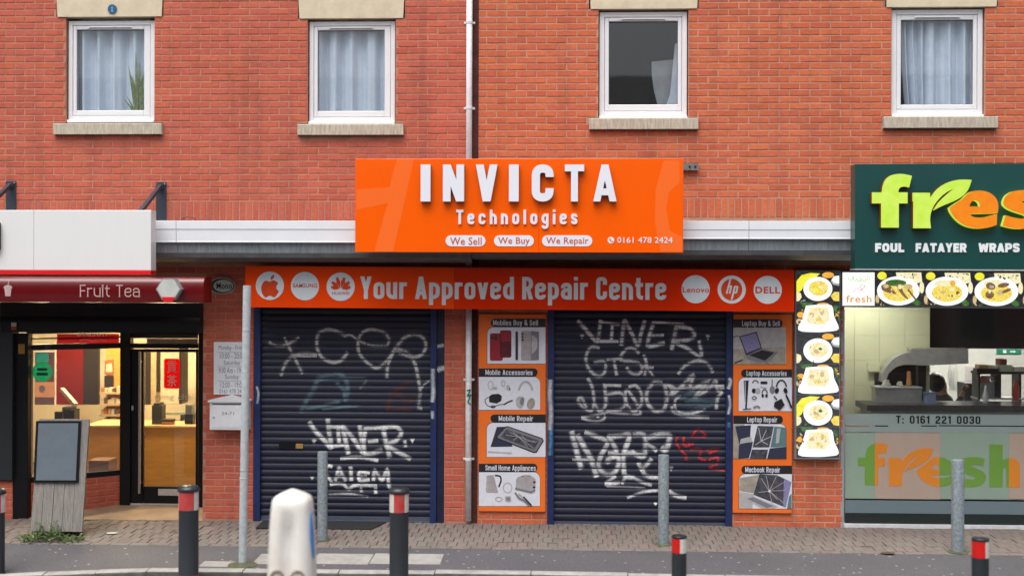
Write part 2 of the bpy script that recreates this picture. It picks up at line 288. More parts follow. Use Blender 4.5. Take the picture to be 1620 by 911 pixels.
# ------------------------------------------------------------------ condensed stroke lettering
def rpoly(pts, r, n=5):
    """axis-aligned polyline with rounded corners"""
    out = [pts[0]]
    for i in range(1, len(pts)-1):
        a, b, c = Vector(pts[i-1]), Vector(pts[i]), Vector(pts[i+1])
        d1, d2 = (a-b), (c-b); l1, l2 = d1.length, d2.length
        rr = min(r, l1*0.5 if i > 1 else l1, l2*0.5 if i < len(pts)-2 else l2)
        p, q = b+d1.normalized()*rr, b+d2.normalized()*rr
        for k in range(n+1):
            t = k/n; out.append(tuple(p*(1-t)**2 + b*2*t*(1-t) + q*t*t))
    out.append(pts[-1]); return out
def glyph(ch, w, t):
    """returns (advance width, strokes); stroke = ('p', points) or ('d', p0, p1) with level ends; cap height 1"""
    h = t/2; X = 0.74; l, r = h, w-h; c = w/2; T, B, XT = 1-h, h, X-h; R = w*0.5
    p = lambda *a: ('p', rpoly(list(a), R)); s = lambda *a: ('p', list(a)); d = lambda a, b: ('d', a, b)
    g = {
    'A': (w*1.1, [d((h, 0), (w*.55, 1)), d((w*1.1-h, 0), (w*.55, 1)), s((w*.24, .26), (w*.86, .26))]),
    'B': (w, [s((l, 0), (l, 1)), p((l, T), (r, T), (r, .52), (l, .52)), p((l, .52), (r, .52), (r, B), (l, B))]),
    'C': (w, [p((r, .66), (r, T), (l, T), (l, B), (r, B), (r, .36))]),
    'D': (w, [s((l, 0), (l, 1)), p((l, T), (r, T), (r, B), (l, B))]),
    'E': (w*.85, [s((l, 0), (l, 1)), s((l, T), (w*.85, T)), s((l, .51), (w*.78, .51)), s((l, B), (w*.85, B))]),
    'F': (w*.85, [s((l, 0), (l, 1)), s((l, T), (w*.85, T)), s((l, .5), (w*.78, .5))]),
    'G': (w, [p((r, .68), (r, T), (l, T), (l, B), (r, B), (r, .46)), s((w*.5, .46), (w, .46))]),
    'H': (w, [s((l, 0), (l, 1)), s((r, 0), (r, 1)), s((l, .5), (r, .5))]),
    'I': (t, [s((h, 0), (h, 1))]),
    'L': (w*.8, [s((l, 0), (l, 1)), s((l, B), (w*.8, B))]),
    'M': (w*1.35, [s((l, 0), (l, 1)), s((w*1.35-h, 0), (w*1.35-h, 1)), d((l, 1), (w*.675, .12)), d((w*1.35-h, 1), (w*.675, .12))]),
    'N': (w, [s((l, 0), (l, 1)), s((r, 0), (r, 1)), d((l, 1), (r, 0))]),
    'O': (w, [p((c, T), (r, T), (r, B), (l, B), (l, T), (c, T))]),
    'P': (w, [s((l, 0), (l, 1)), p((l, T), (r, T), (r, .44), (l, .44))]),
    'R': (w, [s((l, 0), (l, 1)), p((l, T), (r, T), (r, .47), (l, .47)), d((w*.55, .47), (r, 0))]),
    'S': (w, [p((r, .7), (r, T), (l, T), (l, .56), (r, .44), (r, B), (l, B), (l, .3))]),
    'T': (w, [s((c, 0), (c, 1)), s((0, T), (w, T))]),
    'U': (w, [p((l, 1), (l, B), (r, B), (r, 1))]),
    'V': (w*1.06, [d((w*.53, 0), (h, 1)), d((w*.53, 0), (w*1.06-h, 1))]),
    'W': (w*1.5, [d((w*.4, 0), (h, 1)), d((w*.4, 0), (w*.75, .9)), d((w*1.1, 0), (w*.75, .9)), d((w*1.1, 0), (w*1.5-h, 1))]),
    'Y': (w*1.06, [s((w*.53, 0), (w*.53, .5)), d((w*.53, .4), (h, 1)), d((w*.53, .4), (w*1.06-h, 1))]),
    'a': (w, [p((l, .5), (l, XT), (r, XT), (r, .1)), s((r, 0), (r, .4)), p((r, .42), (l, .42), (l, B), (r, B))]),
    'b': (w, [s((l, 0), (l, 1)), p((l, XT), (r, XT), (r, B), (l, B))]),
    'c': (w, [p((r, .47), (r, XT), (l, XT), (l, B), (r, B), (r, .25))]),
    'd': (w, [s((r, 0), (r, 1)), p((r, XT), (l, XT), (l, B), (r, B))]),
    'e': (w, [p((l, .40), (r, .40), (r, XT), (l, XT), (l, B), (r, B), (r, .21))]),
    'f': (w*.75, [p((w*.75, T), (w*.28, T), (w*.28, 0)), s((0, XT), (w*.7, XT))]),
    'g': (w, [p((r, X), (r, -.22), (l, -.22), (l, -.08)), p((r, XT), (l, XT), (l, .12), (r, .12))]),
    'h': (w, [s((l, 0), (l, 1)), p((l, XT), (r, XT), (r, 0))]),
    'i': (t, [s((h, 0), (h, X)), s((h, .84), (h, 1))]),
    'k': (w, [s((l, 0), (l, 1)), d((l, .3), (r, X)), d((w*.45, .44), (r, 0))]),
    'l': (t, [s((h, 0), (h, 1))]),
    'm': (w*1.6, [s((l, 0), (l, X)), p((l, XT), (w*.8, XT), (w*.8, 0)), p((w*.8, XT), (w*1.6-h, XT), (w*1.6-h, 0))]),
    'n': (w, [s((l, 0), (l, X)), p((l, XT), (r, XT), (r, 0))]),
    'o': (w, [p((c, XT), (r, XT), (r, B), (l, B), (l, XT), (c, XT))]),
    'p': (w, [s((l, -.26), (l, X)), p((l, XT), (r, XT), (r, B), (l, B))]),
    'r': (w*.72, [s((l, 0), (l, X)), p((l, XT-.08), (w*.35, XT), (w*.72, XT))]),
    's': (w*.92, [p((w*.92-h, .5), (w*.92-h, XT), (l, XT), (l, .42), (w*.92-h, .32), (w*.92-h, B), (l, B), (l, .24))]),
    't': (w*.75, [p((w*.3, .96), (w*.3, B), (w*.72, B)), s((0, XT), (w*.72, XT))]),
    'u': (w, [p((l, X), (l, B), (r, B)), s((r, 0), (r, X))]),
    'v': (w, [d((c, 0), (h, X)), d((c, 0), (w-h, X))]),
    'w': (w*1.4, [d((w*.38, 0), (h, X)), d((w*.38, 0), (w*.7, X)), d((w*1.02, 0), (w*.7, X)), d((w*1.02, 0), (w*1.4-h, X))]),
    'y': (w, [d((c, 0), (h, X)), d((w*.34, -.26), (w-h, X))]),
    '0': (w, [p((c, T), (r, T), (r, B), (l, B), (l, T), (c, T))]),
    '1': (w*.6, [s((w*.6-h, 0), (w*.6-h, 1)), s((0, .8), (w*.6-h, .8))]),
    '2': (w, [p((l, .68), (l, T), (r, T), (r, .55), (l, .3), (l, B)), s((0, B), (w, B))]),
    '3': (w, [p((l, .72), (l, T), (r, T), (r, .52), (w*.35, .52)), p((w*.35, .52), (r, .52), (r, B), (l, B), (l, .28))]),
    '4': (w, [s((w*.7, 0), (w*.7, 1)), d((h, .28), (w*.66, 1)), s((0, .27), (w, .27))]),
    '6': (w, [p((r, .72), (r, T), (l, T), (l, B), (r, B), (r, .55), (l, .55))]),
    '7': (w, [s((0, T), (w, T)), d((w*.35, 0), (r, 1))]),
    '8': (w, [p((c, T), (r, T), (r, .53), (l, .53), (l, T), (c, T)), p((c, .53), (r, .53), (r, B), (l, B), (l, .53), (c, .53))]),
    '&': (w*1.15, [p((w, .45), (w, B), (l, B), (l, .5), (w*.75, .62), (w*.75, T), (w*.15, T), (w*.15, .7)), d((w*1.1, 0), (w*.25, .68))]),
    ':': (t, [s((h, 0), (h, t)), s((h, .5), (h, .5+t))]), '.': (t, [s((h, 0), (h, t))]), '-': (w*.6, [s((0, .4), (w*.6, .4))]),
    }
    return g.get(ch, (w*.62, []))
def offset_strip(pts, hw):
    """left and right edges of a thick polyline with mitred joins"""
    cl = [pts[0]]
    for p in pts[1:]:
        if math.hypot(p[0]-cl[-1][0], p[1]-cl[-1][1]) > 2e-4: cl.append(p)
    if len(cl) > 1: pts = cl
    Lp, Rp = [], []; n = len(pts); closed = n > 2 and (Vector(pts[0])-Vector(pts[-1])).length < 1e-4
    for i in range(n):
        a = Vector(pts[i-1] if i > 0 else (pts[-2] if closed else pts[0])); b = Vector(pts[i]); c = Vector(pts[i+1] if i < n-1 else (pts[1] if closed else pts[-1]))
        d1 = (b-a); d2 = (c-b)
        if d1.length < 1e-9: d1 = d2
        if d2.length < 1e-9: d2 = d1
        d1.normalize(); d2.normalize()
        nn = Vector((-d1.y-d2.y, d1.x+d2.x)); nn = nn.normalized() if nn.length > 1e-6 else Vector((-d1.y, d1.x))
        k = hw/max(0.5, nn.dot(Vector((-d1.y, d1.x))))
        Lp.append(b+nn*k); Rp.append(b-nn*k)
    return Lp, Rp
def letters(text, x0, x1, z0, z1, Y, depth, m, parent, name='lettering', w=0.42, t=0.16, gap=0.09, space=0.26, serif=False, separate=None, fit=True):
    """stroke lettering: z0 baseline, z1 cap height, stretched to span x0..x1; built as raised strokes"""
    S = z1-z0; adv = 0; lay = []
    for ch in text:
        if ch == ' ': adv += space; continue
        gw, st = glyph(ch, w, t); lay.append((adv, st, gw)); adv += gw+gap
    tot = adv-gap; kx = (x1-x0)/tot if fit else S
    mb = MB(); outs = []
    for off, st, gw in lay:
        if separate: mb = MB()
        k = 0
        for q in st:
            y0 = Y-0.0004*k; k += 1
            if q[0] == 'd':
                (ax, az), (bx, bz) = q[1], q[2]; h = t/2*1.02
                pts = [(ax-h, az), (ax+h, az), (bx+h, bz), (bx-h, bz)]
                mb.prism([(x0+(off+a)*kx, z0+b*S) for a, b in pts], y0-depth, Y)
            else:
                if len(q[1]) == 2 and serif and abs(q[1][0][0]-q[1][1][0]) < 1e-6:
                    for zz in (q[1][0][1], q[1][1][1]):
                        xx = q[1][0][0]; e = t*0.22
                        zc = zz+(e if zz < .3 else -e)
                        mb.prism([(x0+(off+a)*kx, z0+b*S) for a, b in ((xx-t*1.1, zc-e), (xx+t*1.1, zc-e), (xx+t*1.1, zc+e), (xx-t*1.1, zc+e))], y0-depth-.0003, Y)
                A, B = offset_strip(q[1], t/2)
                A = [(x0+(off+a.x)*kx, z0+a.y*S) for a in A]; B = [(x0+(off+a.x)*kx, z0+a.y*S) for a in B]
                for i in range(len(A)-1): mb.prism([B[i], B[i+1], A[i+1], A[i]], y0-depth-3e-5*i, Y-1e-5*i)
        if separate: outs.append(mb.build(separate, m, parent))
    return outs if separate else mb.build(name, m, parent)
def type_text(text, x0, x1, z0, z1, Y, m, parent, name='lettering', bold=0.0, depth=0.001):
    """ordinary sans lettering fitted to a box (flat print)"""
    c = bpy.data.curves.new('type', 'FONT'); c.body = text; c.extrude = 0.02; c.offset = bold; c.resolution_u = 3; c.space_character = 1.0+bold*4
    o = bpy.data.objects.new('type', c); COL.objects.link(o); bpy.context.view_layer.update()
    me = bpy.data.meshes.new_from_object(o.evaluated_get(bpy.context.evaluated_depsgraph_get()))
    bpy.data.objects.remove(o); bpy.data.curves.remove(c)
    xs = [v.co.x for v in me.vertices]; ys = [v.co.y for v in me.vertices]; ax, bx, ay, by = min(xs), max(xs), min(ys), max(ys)
    for v in me.vertices:
        X, Z, D = v.co.x, v.co.y, v.co.z
        v.co = (x0+(X-ax)/(bx-ax)*(x1-x0), Y-depth if D > 0 else Y, z0+(Z-ay)/(by-ay)*(z1-z0))
    me.name = name; me.materials.clear(); me.materials.append(m)
    return link(name, me, parent)
def typ(text, px0, py0, px1, py1, Y, m, parent, **kw):
    x0, x1, z0, z1 = rc(px0, py0, px1, py1, Y); return type_text(text, x0, x1, z0, z1, Y, m, parent, **kw)
def let(text, px0, py0, px1, py1, Y, depth, m, parent, **kw):
    x0, x1, z0, z1 = rc(px0, py0, px1, py1, Y); return letters(text, x0, x1, z0, z1, Y, depth, m, parent, **kw)
def prints(name, parent, Y, items, first=0, **kw):
    """flat printed picture: list of (material, [pixel outline]) laid one above the other, a fraction of a millimetre apart"""
    mb = MB(); mats = []
    for i, (m, pts) in enumerate(items):
        if m not in mats: mats.append(m)
        y = Y-0.0007*(i+1+first)
        q = [P(a, b, Y) for a, b in pts]
        a2 = sum(q[k][0]*q[(k+1)%len(q)][1]-q[(k+1)%len(q)][0]*q[k][1] for k in range(len(q)))
        if a2 < 0: q = q[::-1]
        mb.poly([(x, y, z) for x, z in q], mats.index(m))
    return mb.build(name, mats, parent, **kw)
def el(cx, cy, rx, ry, n=24, rot=0): return ellipse(cx, cy, rx, ry, n, rot)
def rr(x0, y0, x1, y1, r, corners=(1,1,1,1)): return rrect(x0, x1, y0, y1, r, 5, corners)   # in pixels: corners top-left, top-right, bottom-right, bottom-left
def bar(mb, a, b, wd, dp, mi=0):
    """rectangular bar between two points"""
    a, b = Vector(a), Vector(b); d = (b-a).normalized(); s1 = d.cross(Vector((0,0,1))); s1 = s1.normalized() if s1.length > 1e-4 else Vector((1,0,0)); s2 = d.cross(s1).normalized()
    s1 *= wd/2; s2 *= dp/2; n = len(mb.v)
    for p in (a, b):
        for k, l in ((-1,-1),(1,-1),(1,1),(-1,1)): mb.v.append(tuple(p+s1*k+s2*l))
    for f in ((0,1,5,4),(1,2,6,5),(2,3,7,6),(3,0,4,7),(3,2,1,0),(4,5,6,7)): mb.f.append(tuple(n+i for i in f)); mb.m.append(mi)

# ================================================================== materials used
M_brickL = brick_mat('pink_red_brick', [(0.55,0.130,0.082),(0.51,0.114,0.074),(0.58,0.145,0.087),(0.53,0.131,0.090),(0.49,0.110,0.071),(0.57,0.140,0.075)])
M_brickR = brick_mat('orange_red_brick', [(0.60,0.150,0.068),(0.55,0.131,0.064),(0.63,0.168,0.076),(0.58,0.148,0.080),(0.52,0.119,0.061),(0.62,0.163,0.068)])
M_mortL = mat('mortar_buff', (0.56,0.25,0.165), 0.95, var=0.2, scale=3, bump=0.3, bscale=120)
M_mortR = mat('mortar_grey_buff', (0.58,0.31,0.21), 0.95, var=0.2, scale=3, bump=0.3, bscale=120)
M_darkbrick = mat('dark_brick', (0.13,0.042,0.035), 0.9, var=0.25, scale=12)
M_stone = mat('cast_stone', (0.70,0.60,0.43), 0.85, var=0.10, scale=6, bump=0.15, bscale=90)
M_sill = mat('sill_stone', (0.60,0.52,0.41), 0.85, var=0.22, scale=14, bump=0.2, bscale=90, stretch=(3,1,0.5))
M_upvc = mat('white_upvc', (0.80,0.80,0.82), 0.28, var=0.03, scale=5)
M_upvcd = mat('grey_gasket', (0.10,0.10,0.11), 0.6)
M_glass = glass_mat('window_glass', (0.965,0.98,0.99))
M_shopglass = glass_mat('shop_glass', (0.975,0.985,0.985))
M_curtain = mat('net_curtain', (0.58,0.65,0.74), 0.9, var=0.05, scale=9)
M_roomdark = mat('dark_room', (0.06,0.040,0.045), 0.9)
M_roomgrey = mat('grey_room', (0.10,0.09,0.10), 0.9)
M_white = mat('white_paint', (0.78,0.80,0.84), 0.4, var=0.03, scale=4)
M_whitesign = mat('white_sign_panel', (0.77,0.77,0.765), 0.35, var=0.015, scale=3, stretch=(2,1,.6))
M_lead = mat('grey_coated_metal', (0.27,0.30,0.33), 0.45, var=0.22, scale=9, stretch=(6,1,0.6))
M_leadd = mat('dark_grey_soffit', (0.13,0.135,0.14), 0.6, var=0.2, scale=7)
M_orange = mat('orange_sign_panel', (1.0,0.120,0.001), 0.18, var=0.022, scale=3, stretch=(2,1,.8), coat=0.25)
M_orange2 = mat('shaded_orange_fascia', (0.80,0.058,0.003), 0.10, var=0.04, scale=2, coat=0.3)  # sign orange made redder and darker, canopy shade in the colour
M_orange3 = mat('deep_shaded_orange_fascia', (0.64,0.028,0.002), 0.10, var=0.04, scale=2, coat=0.3)  # deeper copy of that orange, shade again in the colour
M_poster = mat('orange_poster', (0.86,0.17,0.02), 0.35, var=0.05, scale=3)
M_letter = mat('white_letter_face', (0.80,0.81,0.88), 0.35, var=0.02, scale=3)
M_letteredge = mat('letter_return_grey', (0.16,0.15,0.17), 0.5)
M_lettergrey = mat('silver_grey_vinyl', (0.62,0.66,0.68), 0.3, var=0.05, scale=6)
M_black = mat('black_paint', (0.008,0.008,0.010), 0.4, var=0.1, spec=0.25)
M_blackm = mat('black_matt', (0.02,0.02,0.022), 0.6, var=0.1)
M_charcoal = mat('charcoal_panel', (0.018,0.021,0.027), 0.5, var=0.1)
M_bluesteel = mat('blue_painted_steel', (0.010,0.028,0.13), 0.45, var=0.25, scale=7, col2=(0.008,0.016,0.06))
M_bluedark = mat('dark_blue_steel', (0.010,0.016,0.055), 0.45, var=0.3, scale=7)
M_slat = mat('navy_shutter_slat', (0.011,0.016,0.046), 0.5, var=0.3, scale=5, spec=0.35, col2=(0.021,0.022,0.030), stretch=(1,1,5))
M_slatbar = mat('shutter_bottom_bar', (0.055,0.075,0.14), 0.45, var=0.35, scale=6, col2=(0.09,0.09,0.10))
M_red = mat('red_gloss_metal', (0.13,0.003,0.005), 0.22, var=0.08, scale=3, coat=0.3)
M_redbright = mat('red_trim', (0.70,0.010,0.016), 0.35, var=0.04)
M_galv = mat('galvanised_steel', (0.33,0.39,0.42), 0.45, metal=0.35, var=0.22, scale=38, detail=2)
M_galvpole = mat('pale_grey_pole_paint', (0.50,0.55,0.58), 0.5, var=0.15, scale=20)
M_darksteel = mat('dark_blue_grey_steel', (0.035,0.045,0.065), 0.45, var=0.15)

# ================================================================== ground, road, pavement, kerb
def asphalt(name, base, dark, speck):
    m, N, L, b = nodes_of(name)
    ge = N.new('ShaderNodeNewGeometry')
    n1 = N.new('ShaderNodeTexNoise'); n1.inputs['Scale'].default_value = 1.1; n1.inputs['Detail'].default_value = 6; L.new(ge.outputs['Position'], n1.inputs['Vector'])
    n2 = N.new('ShaderNodeTexNoise'); n2.inputs['Scale'].default_value = 90; n2.inputs['Detail'].default_value = 3; L.new(ge.outputs['Position'], n2.inputs['Vector'])
    r1 = N.new('ShaderNodeMapRange'); r1.inputs[1].default_value = 0.3; r1.inputs[2].default_value = 0.7; L.new(n1.outputs['Fac'], r1.inputs[0])
    mx = N.new('ShaderNodeMix'); mx.data_type = 'RGBA'; mx.inputs['A'].default_value = L3(base); mx.inputs['B'].default_value = L3(dark); L.new(r1.outputs[0], mx.inputs['Factor'])
    r2 = N.new('ShaderNodeMapRange'); r2.inputs[1].default_value = 0.35; r2.inputs[2].default_value = 0.7; r2.inputs[3].default_value = 0.65; r2.inputs[4].default_value = 1.35; L.new(n2.outputs['Fac'], r2.inputs[0])
    mu = N.new('ShaderNodeMix'); mu.data_type = 'RGBA'; mu.blend_type = 'MULTIPLY'; mu.inputs['Factor'].default_value = 1; L.new(mx.outputs['Result'], mu.inputs['A']); L.new(r2.outputs[0], mu.inputs['B'])
    # trodden chewing gum and pale grit
    vo = N.new('ShaderNodeTexVoronoi'); vo.inputs['Scale'].default_value = 9.5; vo.inputs['Randomness'].default_value = 1.0; L.new(ge.outputs['Position'], vo.inputs['Vector'])
    r3 = N.new('ShaderNodeMapRange'); r3.inputs[1].default_value = 0.16; r3.inputs[2].default_value = 0.10; r3.inputs[4].default_value = speck; L.new(vo.outputs['Distance'], r3.inputs[0])
    sp = N.new('ShaderNodeSeparateColor'); L.new(vo.outputs['Color'], sp.inputs[0])
    gt = N.new('ShaderNodeMath'); gt.operation = 'GREATER_THAN'; gt.inputs[1].default_value = 0.25; L.new(sp.outputs[0], gt.inputs[0])
    ml = N.new('ShaderNodeMath'); ml.operation = 'MULTIPLY'; L.new(r3.outputs[0], ml.inputs[0]); L.new(gt.outputs[0], ml.inputs[1])
    m2 = N.new('ShaderNodeMix'); m2.data_type = 'RGBA'; m2.inputs['B'].default_value = (0.42,0.40,0.38,1); L.new(ml.outputs[0], m2.inputs['Factor']); L.new(mu.outputs['Result'], m2.inputs['A'])
    L.new(m2.outputs['Result'], b.inputs['Base Color']); b.inputs['Roughness'].default_value = 0.8
    bp = N.new('ShaderNodeBump'); bp.inputs['Strength'].default_value = 0.5; bp.inputs['Distance'].default_value = 0.006; L.new(n2.outputs['Fac'], bp.inputs['Height']); L.new(bp.outputs[0], b.inputs['Normal'])
    return m
M_asph = asphalt('pavement_tarmac', (0.100,0.095,0.104), (0.078,0.074,0.081), 0.75)
M_road = asphalt('road_tarmac', (0.075,0.073,0.075), (0.055,0.053,0.055), 0.25)
M_ground = asphalt('far_ground', (0.07,0.068,0.066), (0.05,0.05,0.05), 0.1)
M_paver = brick_mat('block_paver', [(0.19,0.157,0.140),(0.21,0.165,0.148),(0.175,0.153,0.133),(0.20,0.176,0.152),(0.185,0.145,0.133)], dirt=(0.13,0.115,0.10))
M_flag = mat('concrete_flag', (0.36,0.34,0.32), 0.9, var=0.15, scale=9, bump=0.3, bscale=70)
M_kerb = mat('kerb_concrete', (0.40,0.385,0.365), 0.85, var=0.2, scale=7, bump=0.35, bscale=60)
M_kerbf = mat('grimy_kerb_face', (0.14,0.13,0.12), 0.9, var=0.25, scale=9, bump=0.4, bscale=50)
M_joint = mat('paver_joint_sand', (0.13,0.112,0.098), 0.95)
M_entry = mat('entrance_screed', (0.36,0.25,0.16), 0.8, var=0.18, scale=3, bump=0.2)

XL, XR = -9.5, 9.5
KPTS = [G(*p) for p in ((-60,921),(0,916),(60,912),(150,908),(230,905.3),(330,905),(450,906.5),(600,907.5),(740,908.3),(950,912),(1200,917),(1620,926))]
def kerb_y(x):                      # front edge of the kerb; it bends out to the road beside the tea shop
    if x <= KPTS[0][0]: return KPTS[0][1]-(KPTS[0][0]-x)*.09
    for (xa_, ya_), (xb_, yb_) in zip(KPTS, KPTS[1:]):
        if x <= xb_: return ya_+(yb_-ya_)*(x-xa_)/(xb_-xa_)
    return KPTS[-1][1]
KZ = gz(kerb_y(0)+.12)+.004
ROADZ = KZ - 0.115
mb = MB(); mb.poly([(-600,-600,ROADZ-0.25),(600,-600,ROADZ-0.25),(600,900,ROADZ-0.25),(-600,900,ROADZ-0.25)])
mb.build('ground', M_ground, kind='structure')
mb = MB()                           # cambered road in front of the shops
xs = [-60, -30, -15] + [XL+i*0.5 for i in range(int((XR-XL)/0.5)+1)] + [15, 30, 60]
for i in range(len(xs)-1):
    a, b = xs[i], xs[i+1]
    rows = [lambda x: (kerb_y(max(min(x, XR), XL))+0.10, ROADZ), lambda x: (-5.5, ROADZ+0.07), lambda x: (-10.0, ROADZ+0.07), lambda x: (-20.0, ROADZ-0.02)]
    for r0, r1 in zip(rows, rows[1:]):
        (ya, za), (yb, zb), (yc, zc), (yd, zd) = r0(a), r0(b), r1(b), r1(a)
        mb.quad((a, yd, zd), (b, yc, zc), (b, yb, zb), (a, ya, za))
mb.build('road', M_road, kind='structure')
# pavement: tarmac strip as the sheet, block paving, flags laid on it
PAVE_EDGE = G(800, 868.5)[1]        # where the block paving meets the tarmac
mb = MB()
for i in range(len(xs)-1):
    a, b = xs[i], xs[i+1]; ka, kb = kerb_y(max(min(a, XR), XL))+0.12, kerb_y(max(min(b, XR), XL))+0.12
    mb.quad((a, ka, gz(ka)), (b, kb, gz(kb)), (b, PAVE_EDGE, gz(PAVE_EDGE)), (a, PAVE_EDGE, gz(PAVE_EDGE)))
pave = mb.build('pavement', M_asph, kind='structure')
mb = MB(); mb.poly([(XL-50, PAVE_EDGE, gz(PAVE_EDGE)-0.006), (XR+50, PAVE_EDGE, gz(PAVE_EDGE)-0.006), (XR+50, 0.25, -0.006), (XL-50, 0.25, -0.006)])
mb.build('paving_bed', M_joint, pave)
# block pavers 100 x 200, ends towards the road, half bond, one course laid lengthways at the edge
PW, PD, PG = 0.105, 0.21, 0.006
def paver_mesh(w, d):
    q = MB(); c = 0.004; h = 0.010
    q.v = [(-w/2+c,-d/2+c,h),(w/2-c,-d/2+c,h),(w/2-c,d/2-c,h),(-w/2+c,d/2-c,h),(-w/2,-d/2,h-c),(w/2,-d/2,h-c),(w/2,d/2,h-c),(-w/2,d/2,h-c),(-w/2,-d/2,-0.01),(w/2,-d/2,-0.01),(w/2,d/2,-0.01),(-w/2,d/2,-0.01)]
    q.f = [(0,1,2,3),(4,5,1,0),(5,6,2,1),(6,7,3,2),(7,4,0,3),(8,9,5,4),(9,10,6,5),(10,11,7,6),(11,8,4,7)]; q.m = [0]*9
    return q
pm = paver_mesh(PW-PG, PD-PG).mesh('paver', M_paver); pm2 = paver_mesh(PD-PG, PW-PG).mesh('edge_paver', M_paver)
cells = []
y = PAVE_EDGE + PW/2
x = XL
while x < XR: cells.append((x, y, 1)); x += PD
row = 0; y = PAVE_EDGE + PW + PD/2
while y < 0.1:
    x = XL + (PW/2 if row % 2 else 0)
    while x < XR: cells.append((x, y, 0)); x += PW
    y += PD; row += 1
vis = [c for c in cells if abs(c[0]-0.1) < 5.95 and not (abs(c[0]+2.35) < .25 and 0)]
vis.sort(key=lambda c: (c[1], -c[0])); single = set(vis[:300]); rest = MB()
tilt = math.atan(SLOPE)
for c in cells:
    dz = random.uniform(-0.0035, 0.0035) - (0.008 if random.random() < 0.015 else 0)
    if c in single:
        o = link('paver', pm2 if c[2] else pm, pave, loc=(c[0]+random.uniform(-.0015,.0015), c[1], gz(c[1])-0.006+dz)); o.rotation_euler = (tilt+random.uniform(-.008,.008), random.uniform(-.012,.012), random.uniform(-.012,.012))
    else:
        q = paver_mesh(PD-PG, PW-PG) if c[2] else paver_mesh(PW-PG, PD-PG); n = len(rest.v); ry = random.uniform(-.012,.012)
        rest.v += [(a+c[0], b+c[1], z+gz(c[1]+b)-0.006+dz+a*ry) for a, b, z in q.v]; rest.f += [tuple(n+i for i in f) for f in q.f]; rest.m += [0]*9
rest.build('pavers', M_paver, pave, kind='stuff')
# concrete flags let into the tarmac
def flag(px0, py0, px1, py1, lift=0.010):
    xa, ya = G(px0, (py0+py1)/2); yb = G((px0+px1)/2, py0)[1]; yf = G((px0+px1)/2, py1)[1]; xb = G(px1, (py0+py1)/2)[0]
    q = MB(); c = 0.006; z = lambda y, k=0: gz(y)+lift-k
    q.v = [(xa+c,yf+c,z(yf)),(xb-c,yf+c,z(yf)),(xb-c,yb-c,z(yb)),(xa+c,yb-c,z(yb)),(xa,yf,z(yf,c)),(xb,yf,z(yf,c)),(xb,yb,z(yb,c)),(xa,yb,z(yb,c)),(xa,yf,z(yf,.05)),(xb,yf,z(yf,.05)),(xb,yb,z(yb,.05)),(xa,yb,z(yb,.05))]
    q.f = [(0,1,2,3),(4,5,1,0),(5,6,2,1),(6,7,3,2),(7,4,0,3),(8,9,5,4),(9,10,6,5),(10,11,7,6),(11,8,4,7)]; q.m = [0]*9
    q.build('flagstone', M_flag, pave)
flag(497, 876.5, 587.5, 892); flag(588.5, 876.5, 700, 892); flag(405, 876.5, 496, 892, 0.006); flag(318, 888, 404, 896, 0.006)
# kerb stones, each a stone of its own
kerb = link('kerb', None, None, kind='structure')
x = -8.9
joints = []
while x < 9: joints.append(x); x += 0.915 if x > -3.6 else 0.46
for a, b in zip(joints, joints[1:]):
    ya, yb = kerb_y(a), kerb_y(b); g = 0.005; q = MB(); n = 4; top = KZ+0.004+random.uniform(-.004,.004)
    prof = [(0.0, -0.20), (0.0, -0.018), (0.005, -0.006), (0.018, 0.0), (0.125, 0.004), (0.125, -0.20)]
    for k in range(2):
        xx, yy = (a+g, ya) if k == 0 else (b-g, yb)
        q.v += [(xx, yy+p, top+z) for p, z in prof]
    m_ = len(prof)
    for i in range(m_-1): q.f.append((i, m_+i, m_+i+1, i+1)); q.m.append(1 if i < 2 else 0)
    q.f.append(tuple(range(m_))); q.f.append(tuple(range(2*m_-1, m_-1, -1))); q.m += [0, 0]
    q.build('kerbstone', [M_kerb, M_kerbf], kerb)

# terrace on the other side of the street (behind the camera; it shades the low sky and shows in the glass)
opp = thing('street_terrace', 'long brick terrace on the far side of the street', 'building')
M_opb = mat('far_terrace_brick', (0.26,0.11,0.075), 0.9, var=0.2, scale=3); M_opr = mat('far_roof_slate', (0.07,0.075,0.085), 0.7)
q = MB(); q.box(-70, 70, -37, -27, ROADZ-.2, 7.6); q.build('wall', M_opb, opp)
q = MB(); q.profile([(-27.0+.4, 7.55), (-32, 10.4), (-37.4, 7.55)], -70, 70); q.build('roof', M_opr, opp)
wq = MB(); wq.box(-.6, .6, -26.98, -26.9, 0, 1.5); wme = wq.mesh('window', M_opr); wq = MB(); wq.box(-.5, .5, -26.9, -26.88, .1, 1.4); wgl = wq.mesh('pane', M_black)
for i in range(28):
    for zz in (1.0, 4.4):
        o = link('window', wme, opp, loc=(-42+i*3.1, 0, zz)); link('pane', wgl, o)

